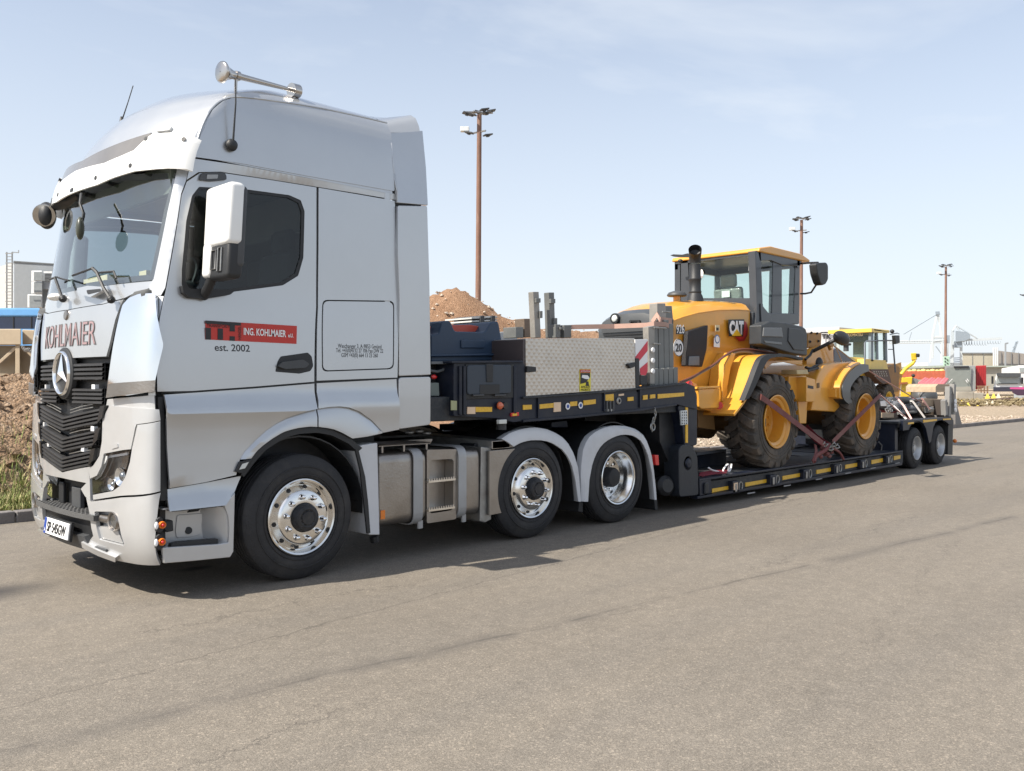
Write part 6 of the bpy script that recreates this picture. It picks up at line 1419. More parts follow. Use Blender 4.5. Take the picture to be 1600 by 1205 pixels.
xp('sticker', [(1093, 422), (1097, 421), (1099, 426), (1098, 434), (1093, 437)], xc0-.02, .003, INKW)
# roof slab with overhang
ya, yb = yc0-.03, yc1+.03
rf = MB(); zr = 3.44
P = [V((xc0-.05, 0, zr)), V((xc0-.03, 0, zr+.06)), V((xc0+.3, 0, zr+.12)), V((xc1, 0, zr+.11)), V((xc1+.28, 0, zr+.05)), V((xc1+.3, 0, zr+.01)), V((xc1+.1, 0, zr))]
rf.prism([V((p.x, ya, p.z)) for p in P], (0, yb-ya, 0)).build('cab_roof', CATY, loader, bev=.03, seg=3)
MB().box((xc0-.02, ya+.05, zr-.035), (xc1+.1, yb-.05, zr+.0)).build('roof_lining', CF, loader)
# work lamps, aerial arm at the far rear corner
xp('rear_light_arm', [(1047, 399), (1052, 397.5), (1066, 398), (1074, 396), (1082, 400), (1074, 402), (1062, 402), (1052, 401)], xc0-.35, .04, BLKP); p = on_x(1063, 408, xc0-.3); MB().ball(p, (.04, .04, .03)).build('rear_work_lamp', BLKP, loader)
# operator seat under plastic, steering wheel
SEAT = mat('seat_plastic_wrap', (.24, .26, .25), .25, 0, .8, bump=.9, bscale=14)
MB().box((12.05, 6.95, 2.45), (12.55, 7.42, 2.6)).box((11.98, 6.93, 2.55), (12.1, 7.42, 3.02), rotm('Y', -.12)).build('seat', SEAT, loader, bev=.05, seg=3)
MB().box((11.96, 7.03, 3.02), (12.06, 7.30, 3.22), rotm('Y', -.12)).build('headrest', SEAT, loader, bev=.04, seg=3)
MB().box((11.93, 7.1, 2.86), (11.94, 7.24, 2.96)).build('seat_label', INKW, loader)
MB().tube([V((12.62+.06*sin(t), 7.12+.19*cos(t), 2.72+.17*sin(t))) for t in [i*pi/10 for i in range(20)]], .013, 6, True).cyl((12.62, 7.12, 2.7), (12.75, 7.12, 2.4), .035).build('steering_wheel', BLKP, loader)
MB().box((11.65, yc0+.1, 1.9), (12.84, yc1-.1, 2.42)).build('cab_floor', CF, loader, bev=.02)
# mirror on the right
lp('mirror', [(1275.6, 412), (1280, 410.5), (1292, 410), (1294.5, 415), (1294.5, 437), (1291, 444), (1286, 446), (1282.6, 443.5), (1277.5, 428)], 5.78, 5.9, BLKP, rad=.03, bev=.02, seg=3)
MB().tube([on_y(1252, 412, 6.42), on_y(1262, 411, 6.2), on_y(1278, 410.5, 5.85)], .016, 6).tube([on_y(1251, 459, 6.42), on_y(1258, 459, 6.3), on_y(1267.6, 457, 6.1), on_y(1274, 447, 5.95), on_y(1280, 439, 5.85)], .014, 6).build('mirror_arm', BLKP, loader)
# step box beside the cab
BX = lp('access_step_box', [(1190, 508), (1204, 502), (1228, 504), (1254, 510), (1259.5, 514), (1261.5, 521), (1261.5, 556), (1242, 553), (1232, 551), (1190, 538)], 6.1, 6.3, CATG, bev=.02, seg=3)
lp('step_panel', [(1194, 512), (1222, 512), (1224, 527), (1193, 526)], 6.08, 6.11, mat('panel_sheen', (.12, .125, .13), .3), bev=.01); lp('step_panel', [(1233, 512), (1251, 514), (1258, 524), (1257.5, 548), (1241, 547), (1232, 533)], 6.085, 6.11, CATG, bev=.012)
lp('step_panel', [(1194, 532), (1222, 535), (1222, 539), (1196, 536)], 6.09, 6.11, MATS['panel_sheen'], bev=.005)
lp('cab_riser', [(1176, 488), (1190, 488), (1191, 545), (1184, 548), (1176, 546)], 6.45, 6.6, CF); lp('riser_chain', [(1184, 495), (1186, 495), (1186, 548), (1184, 548)], 6.43, 6.45, BLKP)
lp('deck_rail', [(1189, 474), (1205, 494), (1207, 505), (1190, 508)], 6.4, 6.42, CF)
lp('mid_frame', [(1233, 588), (1260, 587), (1262, 628), (1260, 662), (1250, 662), (1247, 628), (1232, 610)], 6.15, 7.9, CATY, bev=.01)
lp('step_side', [(1260, 589), (1274, 593), (1273.5, 628), (1260, 628)], 6.0, 6.3, CATY, bev=.01)
lp('step_bracket', [(1245, 578), (1262, 578), (1264, 585), (1246, 585)], 6.05, 6.3, mat('worn_pale_yellow', (.5, .4, .22), .6))
dec('warning_mark', [(1262.5, 602), (1271, 603.5), (1271, 608), (1262.5, 606.5)], 5.995, INK)
MB().cyl((12.75, YC, .8), (12.75, YC, 2.0), .14, n=16).box((12.4, YC-.4, .9), (13.2, YC+.4, 1.5)).build('articulation', MATS['axle_brown'], loader)
# front frame, boom tower
lp('front_frame', [(1274, 600), (1279, 585), (1287, 571), (1300, 568), (1333, 565), (1346, 568), (1334, 585), (1325, 600), (1318, 620), (1315, 634), (1305, 644), (1268, 641.5), (1272, 620)], 6.1, 8.2, CATY, rad=.0, bev=.02)
lp('fender_step', [(1306, 607), (1310, 607), (1312, 600), (1317, 601), (1315, 623), (1306, 621)], 5.98, 6.12, CATY, bev=.01)
lp('bolt_hole', [(1277, 599), (1281, 598), (1281, 606), (1277, 607)], 6.09, 6.11, MATS['axle_brown'])
lp('boom_tower', [(1260, 560), (1271, 545), (1285, 540), (1302, 537), (1303, 568), (1287, 572), (1279, 590), (1262, 592)], 6.5, 6.62, CATY, bev=.01); lp('boom_tower', [(1260, 560), (1271, 545), (1285, 540), (1302, 537), (1303, 568), (1287, 572), (1279, 590), (1262, 592)], 7.6, 7.72, CATY, bev=.01)
lp('valve_block', [(1262, 522), (1268, 519.5), (1284, 520), (1283, 539), (1272, 544), (1262, 543)], 6.6, 6.9, mat('valve_brown', (.35, .17, .03), .5), bev=.008)
for u, v in ((1268, 520), (1277, 521), (1266, 534), (1279, 533)): MB().cyl(on_y(u, v, 6.58), on_y(u, v, 6.7), .02, n=8).build('hydraulic_plug', BLKP, loader)
strip('fender_trim', [(1163, 626), (1168, 614), (1176, 594), (1183, 574), (1190, 558), (1203, 553), (1230, 553), (1255, 559)], [(1171, 622), (1176, 613), (1185, 594), (1193, 575), (1200, 562), (1209, 558), (1232, 557), (1254, 563)], 5.94, 6.02, mat('fender_rubber', (.022, .024, .028), .55))
fsw = [(1326, 634), (1320, 622), (1318, 608), (1321, 597), (1327, 586), (1336, 576), (1346, 571), (1356, 573)]
strip('front_fender', [(1328, 633), (1317, 624), (1315.5, 606), (1321, 592), (1331, 578), (1345, 568), (1357, 570)], [(1339, 630), (1330, 622), (1328, 608), (1333, 598), (1341, 589), (1349, 583), (1358, 580)], 5.93, 6.15, mat('fender_rubber_blue', (.03, .037, .045), .35, 0, .3))
strip('front_fender', [(1312, 622), (1311, 606), (1317, 590), (1328, 576), (1343, 566)], [(1317, 624), (1315.5, 606), (1321, 592), (1331, 578), (1345, 568)], 5.95, 6.3, CATY)
# black work lamp on its stalk, boom behind it
ml = MB().tube([on_y(1270, 549, 6.4), on_y(1290, 539, 6.2), on_y(1307, 530, 6.05)], .03, 8).tube([on_y(1258, 562, 6.4), on_y(1266, 555, 6.4), on_y(1270, 547, 6.4)], .02, 8); ml.build('lamp_stalk', BLKP, loader, smooth=50)
h3 = MB().ball((0, 0, 0), (.24, .09, .11), 16, 10); cc3 = on_y(1315, 528.5, 6.0); R3 = rotm('Y', radians(8)); h3.v = [R3@p+cc3 for p in h3.v]; h3.build('work_lamp', BLKP, loader, smooth=60)
MB().tube([on_y(1297, 546, 6.3), on_y(1295, 541, 6.3), on_y(1301, 539, 6.3)], .03, 8).build('beacon_cap', MATS['valve_brown'], loader, smooth=60)
lp('front_shade', [(1303.5, 546), (1309, 544), (1334, 565), (1303, 566)], 6.9, 7.4, mat('dark_purple_glass', (.02, .015, .03), .2))
# hoses
hs = [(1063, 597), (1080, 590), (1100, 579), (1118, 568), (1133, 555), (1147, 547), (1168, 545), (1190, 549), (1215, 553)]
for k, m in enumerate((mat('hose_red_brown', (.12, .045, .035), .5), BLKP, MATS['hose_red_brown'], mat('hose_grey2', (.2, .18, .17), .5))):
    MB().tube(smooth_path([on_y(u-1.5*k, v+1.2*k+(1.5 if i % 2 else 0)*(k % 2), 6.30) for i, (u, v) in enumerate(hs)], 2), .014, 6).build('hydraulic_hose', m, loader, smooth=60)
MB().tube(smooth_path([on_y(*p, 6.2) for p in [(1259, 574), (1266, 577), (1275, 571), (1284, 572), (1288, 576)]], 2), .022, 8).tube(smooth_path([on_y(*p, 6.15) for p in [(1262, 580), (1272, 577), (1278, 575)]], 2), .02, 8).ball(on_y(1280, 568, 6.3), (.09, .05, .1)).build('cable_connector', BLKP, loader, smooth=60)
# ---- straps and ratchets holding the loader
SR = mat('strap_red_brown', (.16, .045, .045), .75, var=.15, dirt=(.25, .18, .15, .4))
yl = 5.86
def strap(pts, w, label, m=None, wd=(0, 0, 1), name='lashing_strap', th=.006): return tag(MB().band(pts, w, th, wd).build(name, m or SR, smooth=30), label, 'strap', None)
strap([on_y(1180, 617, 6.1), on_y(1190, 621, yl), on_y(1200, 628, yl), on_y(1245, 662, yl), on_y(1291, 697, yl)], .08, 'red brown strap running down across the rear wheel of the loader on the trailer')
strap([on_y(1376, 618, 6.0), on_y(1371, 622, yl), on_y(1330, 662, yl), on_y(1301, 691, yl)], .075, 'red brown strap running down across the front wheel of the loader on the trailer')
strap([on_y(1258, 668, 6.5), on_y(1275, 685, 6.3), on_y(1296, 699, 6.0)], .13, 'wide dark red strap hanging slack behind the rear loader wheel', mat('strap_crimson', (.2, .02, .035), .8))
rt_ = thing('strap_ratchet', on_y(1300, 700, 5.88), 'bundle of strap ratchets and hooks where the two wheel straps meet at the deck edge', 'ratchet')
rb = MB()
for k in range(5):
    q = on_y(1288+5*k, 694+3*(k % 3), 5.86-.02*k); rb.tube([q+V((.05*cos(t), .02*sin(t*2), .035*sin(t))) for t in [i*pi/5 for i in range(10)]], .010, 5, True)
rb.build('hooks', STEEL, rt_, smooth=60)
MB().tube(smooth_path([on_y(1296, 694, 5.86), on_y(1290, 704, 5.84), on_y(1274, 712, 5.9), on_y(1272, 722, 5.88)], 2), .03, 6).tube(smooth_path([on_y(1300, 700, 5.86), on_y(1312, 706, 5.86), on_y(1318, 718, 5.86)], 2), .02, 6).band(smooth_path([on_y(1274, 695, 5.95), on_y(1276, 708, 5.9), on_y(1270, 722, 5.88)], 2), .06, .01, (1, 0, 0)).build('strap_tail', SR, rt_, smooth=50)
rnd = random.Random(3); kn = MB()
for k in range(14): kn.ball(on_y(1276+rnd.random()*28, 700+rnd.random()*14, 5.88+rnd.random()*.06), (.05, .03, .03), 8, 5)
kn.build('strap_knot', SR, rt_, smooth=60)
MB().box(on_y(1296, 700, 5.9)-V((.05, .03, .05)), on_y(1296, 700, 5.9)+V((.05, .03, .05)), rotm('Y', .6)).build('ratchet_body', BLKP, rt_, bev=.01)
# bits lying on the deck front
fs_ = thing('folded_strap', on_y(1110, 745, 6.05), 'folded crimson strap lying on the deck just behind the gooseneck', 'strap')
fm2 = MB()
for k in range(7): 
    q0 = on_y(1092+rnd.random()*4, 744-k*.7, 6.02+.02*k); fm2.band(smooth_path([q0, q0+V((.25, .01, .01)), q0+V((.5, .02*rnd.random(), 0)), q0+V((.72+.1*rnd.random(), .05, -.02))], 1), .05, .008, (0, 1, .1))
fm2.build('folds', MATS['strap_crimson'], fs_)
wc = tag(MB().tube(smooth_path([on_y(*p, 6.1) for p in [(1107, 731), (1112, 735), (1122, 737), (1130, 741), (1138, 745), (1134, 739), (1128, 736), (1138, 723), (1139, 733), (1136, 742), (1142, 733), (1143, 725)]], 2), .012, 6).build('white_cable', INKW, smooth=60), 'thin white cable lying in loops on the deck in front of the rear loader wheel', 'cable')
tag(MB().prism([on_y(*p, 6.15) for p in [(1140, 744), (1155, 738), (1196, 738), (1190, 741), (1160, 745), (1145, 748)]], (0, .3, -.0)).build('anti_slip_mat', mat('mat_grey', (.25, .26, .24), .8)), 'pale worn mat on the deck under the rear loader wheel', 'mat')
# ================================================================ things behind the trailer load and across the yard
CR, SR_ = cos(TH), sin(TH)
RT = V((CR, -SR_, 0)); FW = V((SR_, CR, 0)); UP = V((0, 0, 1))
def fbox(mb, u0, v0, u1, v1, t, d, yaw=0):
    """a box whose front spans the given sight lines at distance t and which is d metres deep"""
    a = dep(u0, v1, t); b = dep(u1, v1, t); c = dep(u1, v0, t); e = dep(u0, v0, t); dv = FW*d
    return mb.prism([a, b, c, e], dv)
def fp(mb, P, t, d): return mb.prism([dep(u, v, t) for u, v in P], FW*d)
def ft(root, name, P, t, d, m, bev=0):
    if len(P) == 2: (a, b), (c, e) = P; P = [(a, e), (c, e), (c, b), (a, b)]
    um = sum(p[0] for p in P)/len(P) if root is None else root.get('u0', sum(p[0] for p in P)/len(P)); rd = ray(um, 602.5).normalized()
    return MB().prism([dep(u, v, t) for u, v in P], rd*d).build(name, m, root, bev=bev)
def base(u, t): return dep(u, 602.5+CH*FP/t, t)
# ---- left: grey hall with ladder and air units
GH = mat('hall_grey', (.24, .26, .28), .6, var=.05); GHW = mat('hall_white', (.62, .62, .60), .6, var=.05)
hall = thing('industrial_hall', base(50, 90), 'grey flat-roofed hall with wall ladder and air units, beyond the earth heap at the left', 'building')
ft(hall, 'wall', [(22, 409), (94, 414), (94, 640), (22, 640)], 90, 14, GH)
ft(hall, 'annexe_wall', [(-60, 432), (-2, 417), (18, 411), (21, 411), (21, 640), (-60, 640)], 90.5, 14, GHW)
ft(hall, 'roof_edge', [(21, 407.5), (95, 412.5), (95, 414), (21, 409.5)], 89.9, 14.3, mat('roof_edge', (.12, .13, .14), .6))
for k, P in enumerate(([(49, 423), (66, 440)], [(49, 440), (66, 459)], [(43, 460), (66, 481)])):
    ft(hall, 'air_unit', P, 88.5, 1.2, mat('unit_white', (.62, .64, .65), .5), bev=.05)
for k, P in enumerate(([(53, 425), (65.5, 438)], [(53, 441), (65.5, 457)], [(46, 462), (64, 480)])): ft(hall, 'air_unit_grille', P, 88.4, .1, mat('unit_grey', (.2, .22, .23), .5))
ft(hall, 'duct', [(67, 439), (82, 452)], 88.8, 1, GH); 
for k in range(5): ft(hall, 'louvre', [(70, 428+k*2.2), (84, 429.2+k*2.2)], 88.5, .2, BLKP)
ft(hall, 'louvre_frame', [(68, 424), (86, 427)], 88.6, .3, MATS['unit_white'])
ladder = MB()
for u in (10.5, 19): ladder.cyl(dep(u, 482, 88), dep(u, 394, 88), .07, n=6)
for k in range(17): ladder.cyl(dep(10.5, 396+k*5, 88), dep(19, 396+k*5, 88), .04, n=5)
for k in range(0, 17, 3): ladder.cyl(dep(8.5, 396+k*5, 87), dep(20.5, 396+k*5, 87), .05, n=5)
ladder.cyl(dep(19, 394, 88), dep(29, 395, 88), .05, n=5).cyl(dep(29, 395, 88), dep(29, 391, 88), .05, n=5).build('ladder', STEEL, hall)
# ---- blue coach roof and band
coach = thing('parked_coach', base(20, 34), 'light blue coach with dark window band behind the tan shoring panels at left', 'coach')
BLU = mat('coach_blue', (.12, .32, .62), .35, 0, .5, var=.05)
ft(coach, 'roof', [(-90, 483), (-60, 481), (60, 481), (66, 484), (66, 495), (-90, 495)], 34, 2.4, BLU, bev=.08)
ft(coach, 'window_band', [(-88, 495), (65, 495), (65, 514), (-88, 514)], 34.05, 2.3, mat('coach_glass', (.012, .02, .05), .12, 0, .5))
ft(coach, 'body', [(-90, 514), (66, 514), (66, 590), (-90, 590)], 34, 2.4, BLU)
for u in (-40, -10, 20, 48): ft(coach, 'window_pillar', [(u, 495), (u+1.2, 514)], 34.02, .1, INK)
# ---- tan shoring panels
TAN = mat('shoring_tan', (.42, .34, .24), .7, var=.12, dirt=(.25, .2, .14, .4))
sh = thing('shoring_panel', base(20, 20), 'tan steel shoring panel with diagonal braces standing on the earth heap at the left', 'panel')
ft(sh, 'beam', [(-60, 514), (33, 514), (33, 539), (-60, 539)], 20, .25, TAN, bev=.02); ft(sh, 'beam', [(35, 515), (58, 516), (58, 537), (35, 538)], 20.2, .25, TAN, bev=.02)
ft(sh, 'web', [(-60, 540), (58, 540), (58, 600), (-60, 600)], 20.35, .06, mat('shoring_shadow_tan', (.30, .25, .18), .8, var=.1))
ft(sh, 'post', [(24, 539), (31, 539), (31, 590), (24, 590)], 20.05, .25, TAN, bev=.01)
for P in ([(23, 541), (25, 546), (-4, 572), (-4, 566)], [(32, 541), (36, 541), (58, 562), (58, 568)], [(-4, 572), (-30, 548), (-27, 545), (-4, 566)]): ft(sh, 'brace', P, 20.1, .15, TAN, bev=.01)
ch_ = MB(); 
for k in range(9): 
    p = dep(36+k*2.2, 543+2*sin(k)+k*1.2, 19.9); ch_.tube([p+V((.03*cos(t), 0, .04*sin(t))) for t in [i*pi/3 for i in range(6)]], .01, 4, True)
ch_.build('chain', STEEL, sh)
# ---- floodlight masts
RUST = mat('mast_rust', (.20, .11, .08), .8, .1, var=.3, vscale=1.5, dirt=(.33, .24, .19, .5), stretch=(1, 1, .25)); 
MAST = []
def mast(u, t, top_v, label, lean=0):
    H_ = dep(u, top_v, t).z; b0 = base(u-lean, t); m_ = thing('floodlight_mast', b0, label, 'floodlight mast', 'floodlight masts across the yard'); tp_ = V((b0.x, b0.y, H_))+RT*(lean*t/FP)
    MB().cyl(b0, tp_, .22, .16, 14).build('pole', RUST, m_, smooth=60)
    hd = MB()
    ab = lambda a, f, z: tp_+RT*a+FW*f+UP*z
    MB().cyl(ab(-.9, -.4, .08), ab(.9, .4, .28), .07, n=6).cyl(ab(-.45, .3, -1.15), ab(.45, -.3, -1.15), .06, n=6).cyl(ab(-.4, -.4, .15), ab(.4, .4, .15), .05, n=6).build('crossarm', STEEL, m_)
    for (a, f, z, y_) in ((-1.15, -.5, -.05, .3), (-.75, .5, .2, -.3), (-.1, .6, .38, .2), (.5, -.6, .2, .4), (1.1, .5, .45, .2), (.75, -.5, .0, .1), (-1.0, .0, -1.2, -.3), (.8, .2, -1.3, .5)):
        a *= .72; c = ab(a, f, z); R = rotm('Z', y_-TH)@rotm('Y', .22*(1 if a < 0 else -1)); MB().box(c-V((.30, .22, .045)), c+V((.30, .22, .045)), R).box(c-V((.1, .1, .14)), c+V((.1, .1, .0)), R).build('floodlight', DRKP, m_, bev=.02)
    c = ab(-1.0, .1, -.95); MB().box(c-V((.3, .2, .16)), c+V((.3, .2, .16)), rotm('Z', -TH)).build('control_box', MATS['unit_white'], m_, bev=.03)
mast(749, 60, 180, 'tall rusty floodlight mast nearest the lorry cab, behind the gravel heap', 3)
mast(1252.5, 97, 344, 'rusty floodlight mast rising behind the cab of the loader on the trailer', 1.5)
mast(1478, 135, 417, 'rusty floodlight mast in front of the container cranes', 1)
# lamp at the right edge
em_ = thing('street_lamp', base(1602, 100), 'lamp head just reaching in at the right edge of the view', 'street lamp')
MB().cyl(base(1606, 100), dep(1606, 462, 100), .12, n=8).cyl(dep(1606, 462, 100), dep(1598, 460.5, 100), .06, n=6).build('pole', STEEL, em_); ft(em_, 'lamp_head', [(1593, 459.5), (1600, 461), (1600, 463), (1594, 461)], 99.8, .3, DRKP)
# ---- container cranes
CRN = mat('crane_pale', (.50, .55, .58), .6, var=.05); CRD = mat('crane_grey_blue', (.26, .31, .36), .6, var=.1)
def beams(root, name, segs, t, r, m, n=5, dd=0):
    mb = MB()
    for (a, b) in segs: mb.cyl(dep(*a, t+dd), dep(*b, t+dd), r, n=n)
    return mb.build(name, m, root)
c1 = thing('container_crane', base(1466, 430), 'left pale container crane with raised apex and long boom pointing left', 'crane', None)
for a, b, d in (((1453.5, 567), (1458, 522), 0), ((1458, 522), (1465, 490), 0), ((1471.5, 567), (1472, 524), 0), ((1472, 524), (1465.5, 490), 0), ((1457, 560), (1459, 525), 14), ((1474, 560), (1468, 495), 14)): beams(c1, 'leg', [(a, b)], 430, .55, CRN, dd=d)
beams(c1, 'portal_beam', [((1456, 527), (1476, 527)), ((1458, 533), (1476, 531))], 430, .6, CRN)
bm = MB(); 
for z0, z1 in ((533.5, 532), (536.5, 535)): bm.cyl(dep(1388, z0, 430), dep(1476, z1, 430), .35, n=5)
for k in range(22): bm.cyl(dep(1388+4*k, 533.5, 430), dep(1392+4*k, 536, 430), .15, n=4)
bm.build('boom', CRN, c1)
beams(c1, 'stay', [((1464, 491), (1412, 522)), ((1424, 519), (1420, 532)), ((1462, 541), (1474, 557))], 430, .25, CRD)
ft(c1, 'apex_head', [(1461.5, 487), (1468, 486.5), (1469, 491), (1462, 492)], 429, 3, CRD); ft(c1, 'machine_house', [(1476, 524), (1484, 536)], 432, 4, CRD)
c2 = thing('container_crane', base(1497, 440), 'right pale container crane with bluish machine house and festooned boom pointing right', 'crane', None)
for P in ([(1486, 516), (1491, 516), (1490.5, 572), (1484.5, 572)], [(1499.5, 535), (1504, 535), (1504, 572), (1499.5, 572)]): ft(c2, 'leg', P, 440, 1.5, CRN)
ft(c2, 'leg', [(1480, 532), (1482, 532), (1483, 572), (1480.5, 572)], 446, 1.2, CRN)
beams(c2, 'apex_frame', [((1489, 517), (1494, 509)), ((1494, 509), (1500, 518)), ((1494, 509), (1526, 528))], 440, .4, CRN)
ft(c2, 'machine_house', [(1493, 517), (1511, 519), (1516, 523), (1516, 529), (1507, 533), (1493, 534)], 438, 8, CRD); ft(c2, 'machine_house', [(1491, 533), (1503, 543)], 439, 4, CRD)
ft(c2, 'boom', [(1503, 530), (1566, 527), (1566, 530.5), (1503, 533)], 440, 1.5, CRN)
fe = MB()
for k in range(14):
    u = 1508+4.1*k; w = 2.0; dpt = 7 if k < 9 else 4.5
    fe.tube([dep(u-w, 533, 439.5), dep(u-w*.8, 533+dpt*.7, 439.5), dep(u, 533+dpt, 439.5), dep(u+w*.8, 533+dpt*.7, 439.5), dep(u+w, 533, 439.5)], .16, 4)
fe.build('festoon_cable', CRD, c2)
for k in range(4): beams(c2, 'walkway', [((1482, 560+k*3), (1506, 559+k*3))], 441, .2, CRD)
ft(c2, 'bogie', [(1474, 567), (1508, 573)], 440, 2, CRN)
g3 = thing('harbour_crane', base(1584, 380), 'small grey harbour crane above the beige hall roof at the right edge', 'crane')
beams(g3, 'jib', [((1581, 552), (1587, 535)), ((1584, 552), (1589, 536)), ((1582, 548), (1588, 538)), ((1583, 543), (1589, 537)), ((1587, 535), (1590, 533.5)), ((1590, 533.5), (1589, 537))], 380, .3, CRD)
ft(g3, 'tower', [(1581, 551), (1585, 551), (1585, 585), (1581.5, 585)], 381, 1.5, GH)
lp3 = thing('street_lamp', base(1571, 200), 'thin grey street lamp standing over the beige hall', 'street lamp'); beams(lp3, 'pole', [((1571, 590), (1571, 537)), ((1571, 537), (1575, 536))], 200, .2, GH)
# ---- halls on the right
bh = thing('warehouse', base(1535, 230), 'beige warehouse with three pale pipes at its corner, beneath the cranes', 'building')
BEI = mat('warehouse_beige', (.45, .42, .34), .7, var=.05)
ft(bh, 'wall', [(1504, 552), (1553, 552), (1553, 605), (1504, 605)], 230, 30, BEI); ft(bh, 'roof_edge', [(1503, 551), (1553.5, 551), (1553.5, 552.5), (1503, 552.5)], 229.7, 30, GH)
for u in (1552.5, 1555.5, 1558.5): beams(bh, 'pipe', [((u, 605), (u, 543.5))], 228, .18, GHW, 6)
for u in (1519, 1536): ft(bh, 'wall_joint', [(u, 552.5), (u+.5, 605)], 229.8, .3, GH)
b2 = thing('warehouse', base(1585, 210), 'grey-brown long warehouse with dark lower band at the right edge', 'building')
ft(b2, 'wall', [(1560, 548), (1568, 549), (1620, 555), (1620, 605), (1560, 605)], 210, 40, mat('warehouse_taupe', (.27, .25, .23), .7, var=.05)); ft(b2, 'lower_band', [(1561, 568), (1620, 570), (1620, 576), (1561, 574)], 209.7, .4, mat('band_dark', (.10, .1, .1), .7))
for u in (1564, 1580, 1591): ft(b2, 'wall_joint', [(u, 550), (u+.6, 605)], 209.6, .4, GH)
sd_ = thing('storage_hall', base(1500, 120), 'long low hall with pale roof line running behind the grey box lorry', 'building')
GRW = mat('hall_beige_grey', (.33, .32, .28), .7, var=.06)
ft(sd_, 'wall', [(1405, 577), (1478, 574), (1541, 573), (1620, 573), (1620, 608), (1405, 608)], 120, 15, GRW); ft(sd_, 'roof', [(1380, 574), (1478, 571), (1541, 571.5), (1620, 571.5), (1620, 573.5), (1478, 574), (1380, 578)], 119.5, 16, mat('roof_pale_green', (.36, .40, .36), .6))
ft(sd_, 'skylight_band', [(1380, 568), (1450, 566.5), (1450, 573), (1380, 575)], 125, 10, GHW)
gb = thing('green_kiosk', base(1480, 118), 'tiny pale green kiosk on the hall roof at the foot of the mast', 'kiosk'); ft(gb, 'box', [(1474, 557), (1484, 573)], 118, 2, mat('kiosk_green', (.40, .58, .45), .6), bev=.05)
for k in range(5): ft(gb, 'vent_hole', [(1476+(k % 2)*3.5, 559+k*2.6), (1478+(k % 2)*3.5, 560.6+k*2.6)], 117.9, .2, BLKP)
# ---- box lorry, rear door up front; red box beside it
bl = thing('box_lorry', base(1500, 78), 'grey box body with striped tail lift door, standing beside the red container', 'lorry')
ft(bl, 'body', [(1476, 571.5), (1524, 571.5), (1524, 612), (1476, 612)], 78, 6, mat('box_grey', (.30, .31, .31), .5, var=.05), bev=.03); ft(bl, 'tail_lift', [(1480, 575), (1518, 574), (1516, 604), (1481, 605)], 77.8, .15, mat('lift_grey', (.22, .24, .225), .5, var=.06)); ft(bl, 'door_header', [(1490, 572.5), (1514, 572), (1514, 575), (1491, 575.5)], 77.7, .3, INK)
ft(bl, 'tail_lift_hem', [(1481, 605), (1517, 604), (1518, 611), (1482, 611)], 77.7, .3, GRW)
for u in (1483, 1512):
    for k in range(2): ft(bl, 'hazard_stripe', [(u+k*2-1, 598-k*2), (u+k*2, 598-k*2), (u+k*2+3*(1 if u > 1500 else -1)*-1+.8, 594-k*2), (u+k*2+3*(1 if u > 1500 else -1)*-1-.6, 594-k*2)], 77.6, .05, INKW)
rc = thing('red_container', base(1532, 79), 'bright red steel container right of the grey box lorry', 'container'); ft(rc, 'body', [(1524.5, 571.5), (1541, 571), (1541, 602), (1533, 608), (1524.5, 609)], 79, 6, mat('container_red', (.42, .035, .04), .5, var=.08), bev=.03)
for k in range(5): ft(rc, 'rib', [(1526+k*3, 573), (1526.7+k*3, 607)], 78.95, .1, MATS['container_red'])
plt = thing('pallet_stack', base(1538, 72), 'small stack of reddish timber pallets at the foot of the red container', 'pallets')
for k in range(4):
    ft(plt, 'pallet', [(1526+k, 603+k*3), (1547-k, 604+k*3)], 72, 1, mat('pallet_wood', (.38, .24, .15), .8)); 
    for q in range(4): ft(plt, 'pallet_block', [(1527+q*5, 604+k*3), (1529+q*5, 606+k*3)], 72.1, .9, MATS['pallet_wood'])
# ---- white lorry seen from the front
wl_ = thing('parked_lorry', base(1575, 74), 'white lorry facing the camera with dark sun visor, at the right edge', 'lorry')
WT = mat('lorry_white', (.7, .7, .7), .4, 0, .4, var=.03)
ft(wl_, 'cab', [(1557, 583), (1595, 583), (1598, 606), (1552, 606)], 74, 2, WT, bev=.06); ft(wl_, 'windscreen', [(1558.5, 588), (1593, 588), (1594.5, 600), (1556, 600)], 73.9, .1, mat('lorry_glass', (.30, .33, .33), .15, 0, .5), bev=.02); ft(wl_, 'sun_visor', [(1557, 583), (1595, 583), (1595, 588.5), (1590, 589.5), (1562, 589.5), (1557, 587)], 73.6, .3, mat('visor_dark', (.07, .075, .08), .5), bev=.02)
ft(wl_, 'grille', [(1552, 605), (1598, 605), (1598, 612), (1552, 612)], 73.9, 1, mat('grille_dark', (.04, .04, .06), .6)); ft(wl_, 'mirror', [(1549, 588), (1552.5, 600)], 73.8, .2, BLKP); ft(wl_, 'mirror', [(1596, 590), (1599, 600)], 73.8, .2, BLKP)
ft(wl_, 'bumper', [(1584, 613), (1600, 623)], 73.7, 1, mat('bumper_silver', (.4, .42, .43), .5)); ft(wl_, 'wiper', [(1560, 599), (1590, 600)], 73.85, .02, BLKP)
pk = thing('loading_shovel', base(1590, 60), 'dark shovel with a pink edge in front of the white lorry', 'shovel'); ft(pk, 'edge', [(1578, 605.5), (1600, 605), (1612, 606), (1612, 609), (1578, 608)], 60, 1, mat('pink_edge', (.55, .08, .25), .5)); ft(pk, 'bucket', [(1580, 608), (1612, 609), (1612, 618), (1590, 618), (1582, 614)], 60, 1.4, mat('bucket_purple', (.06, .03, .06), .6), bev=.03)
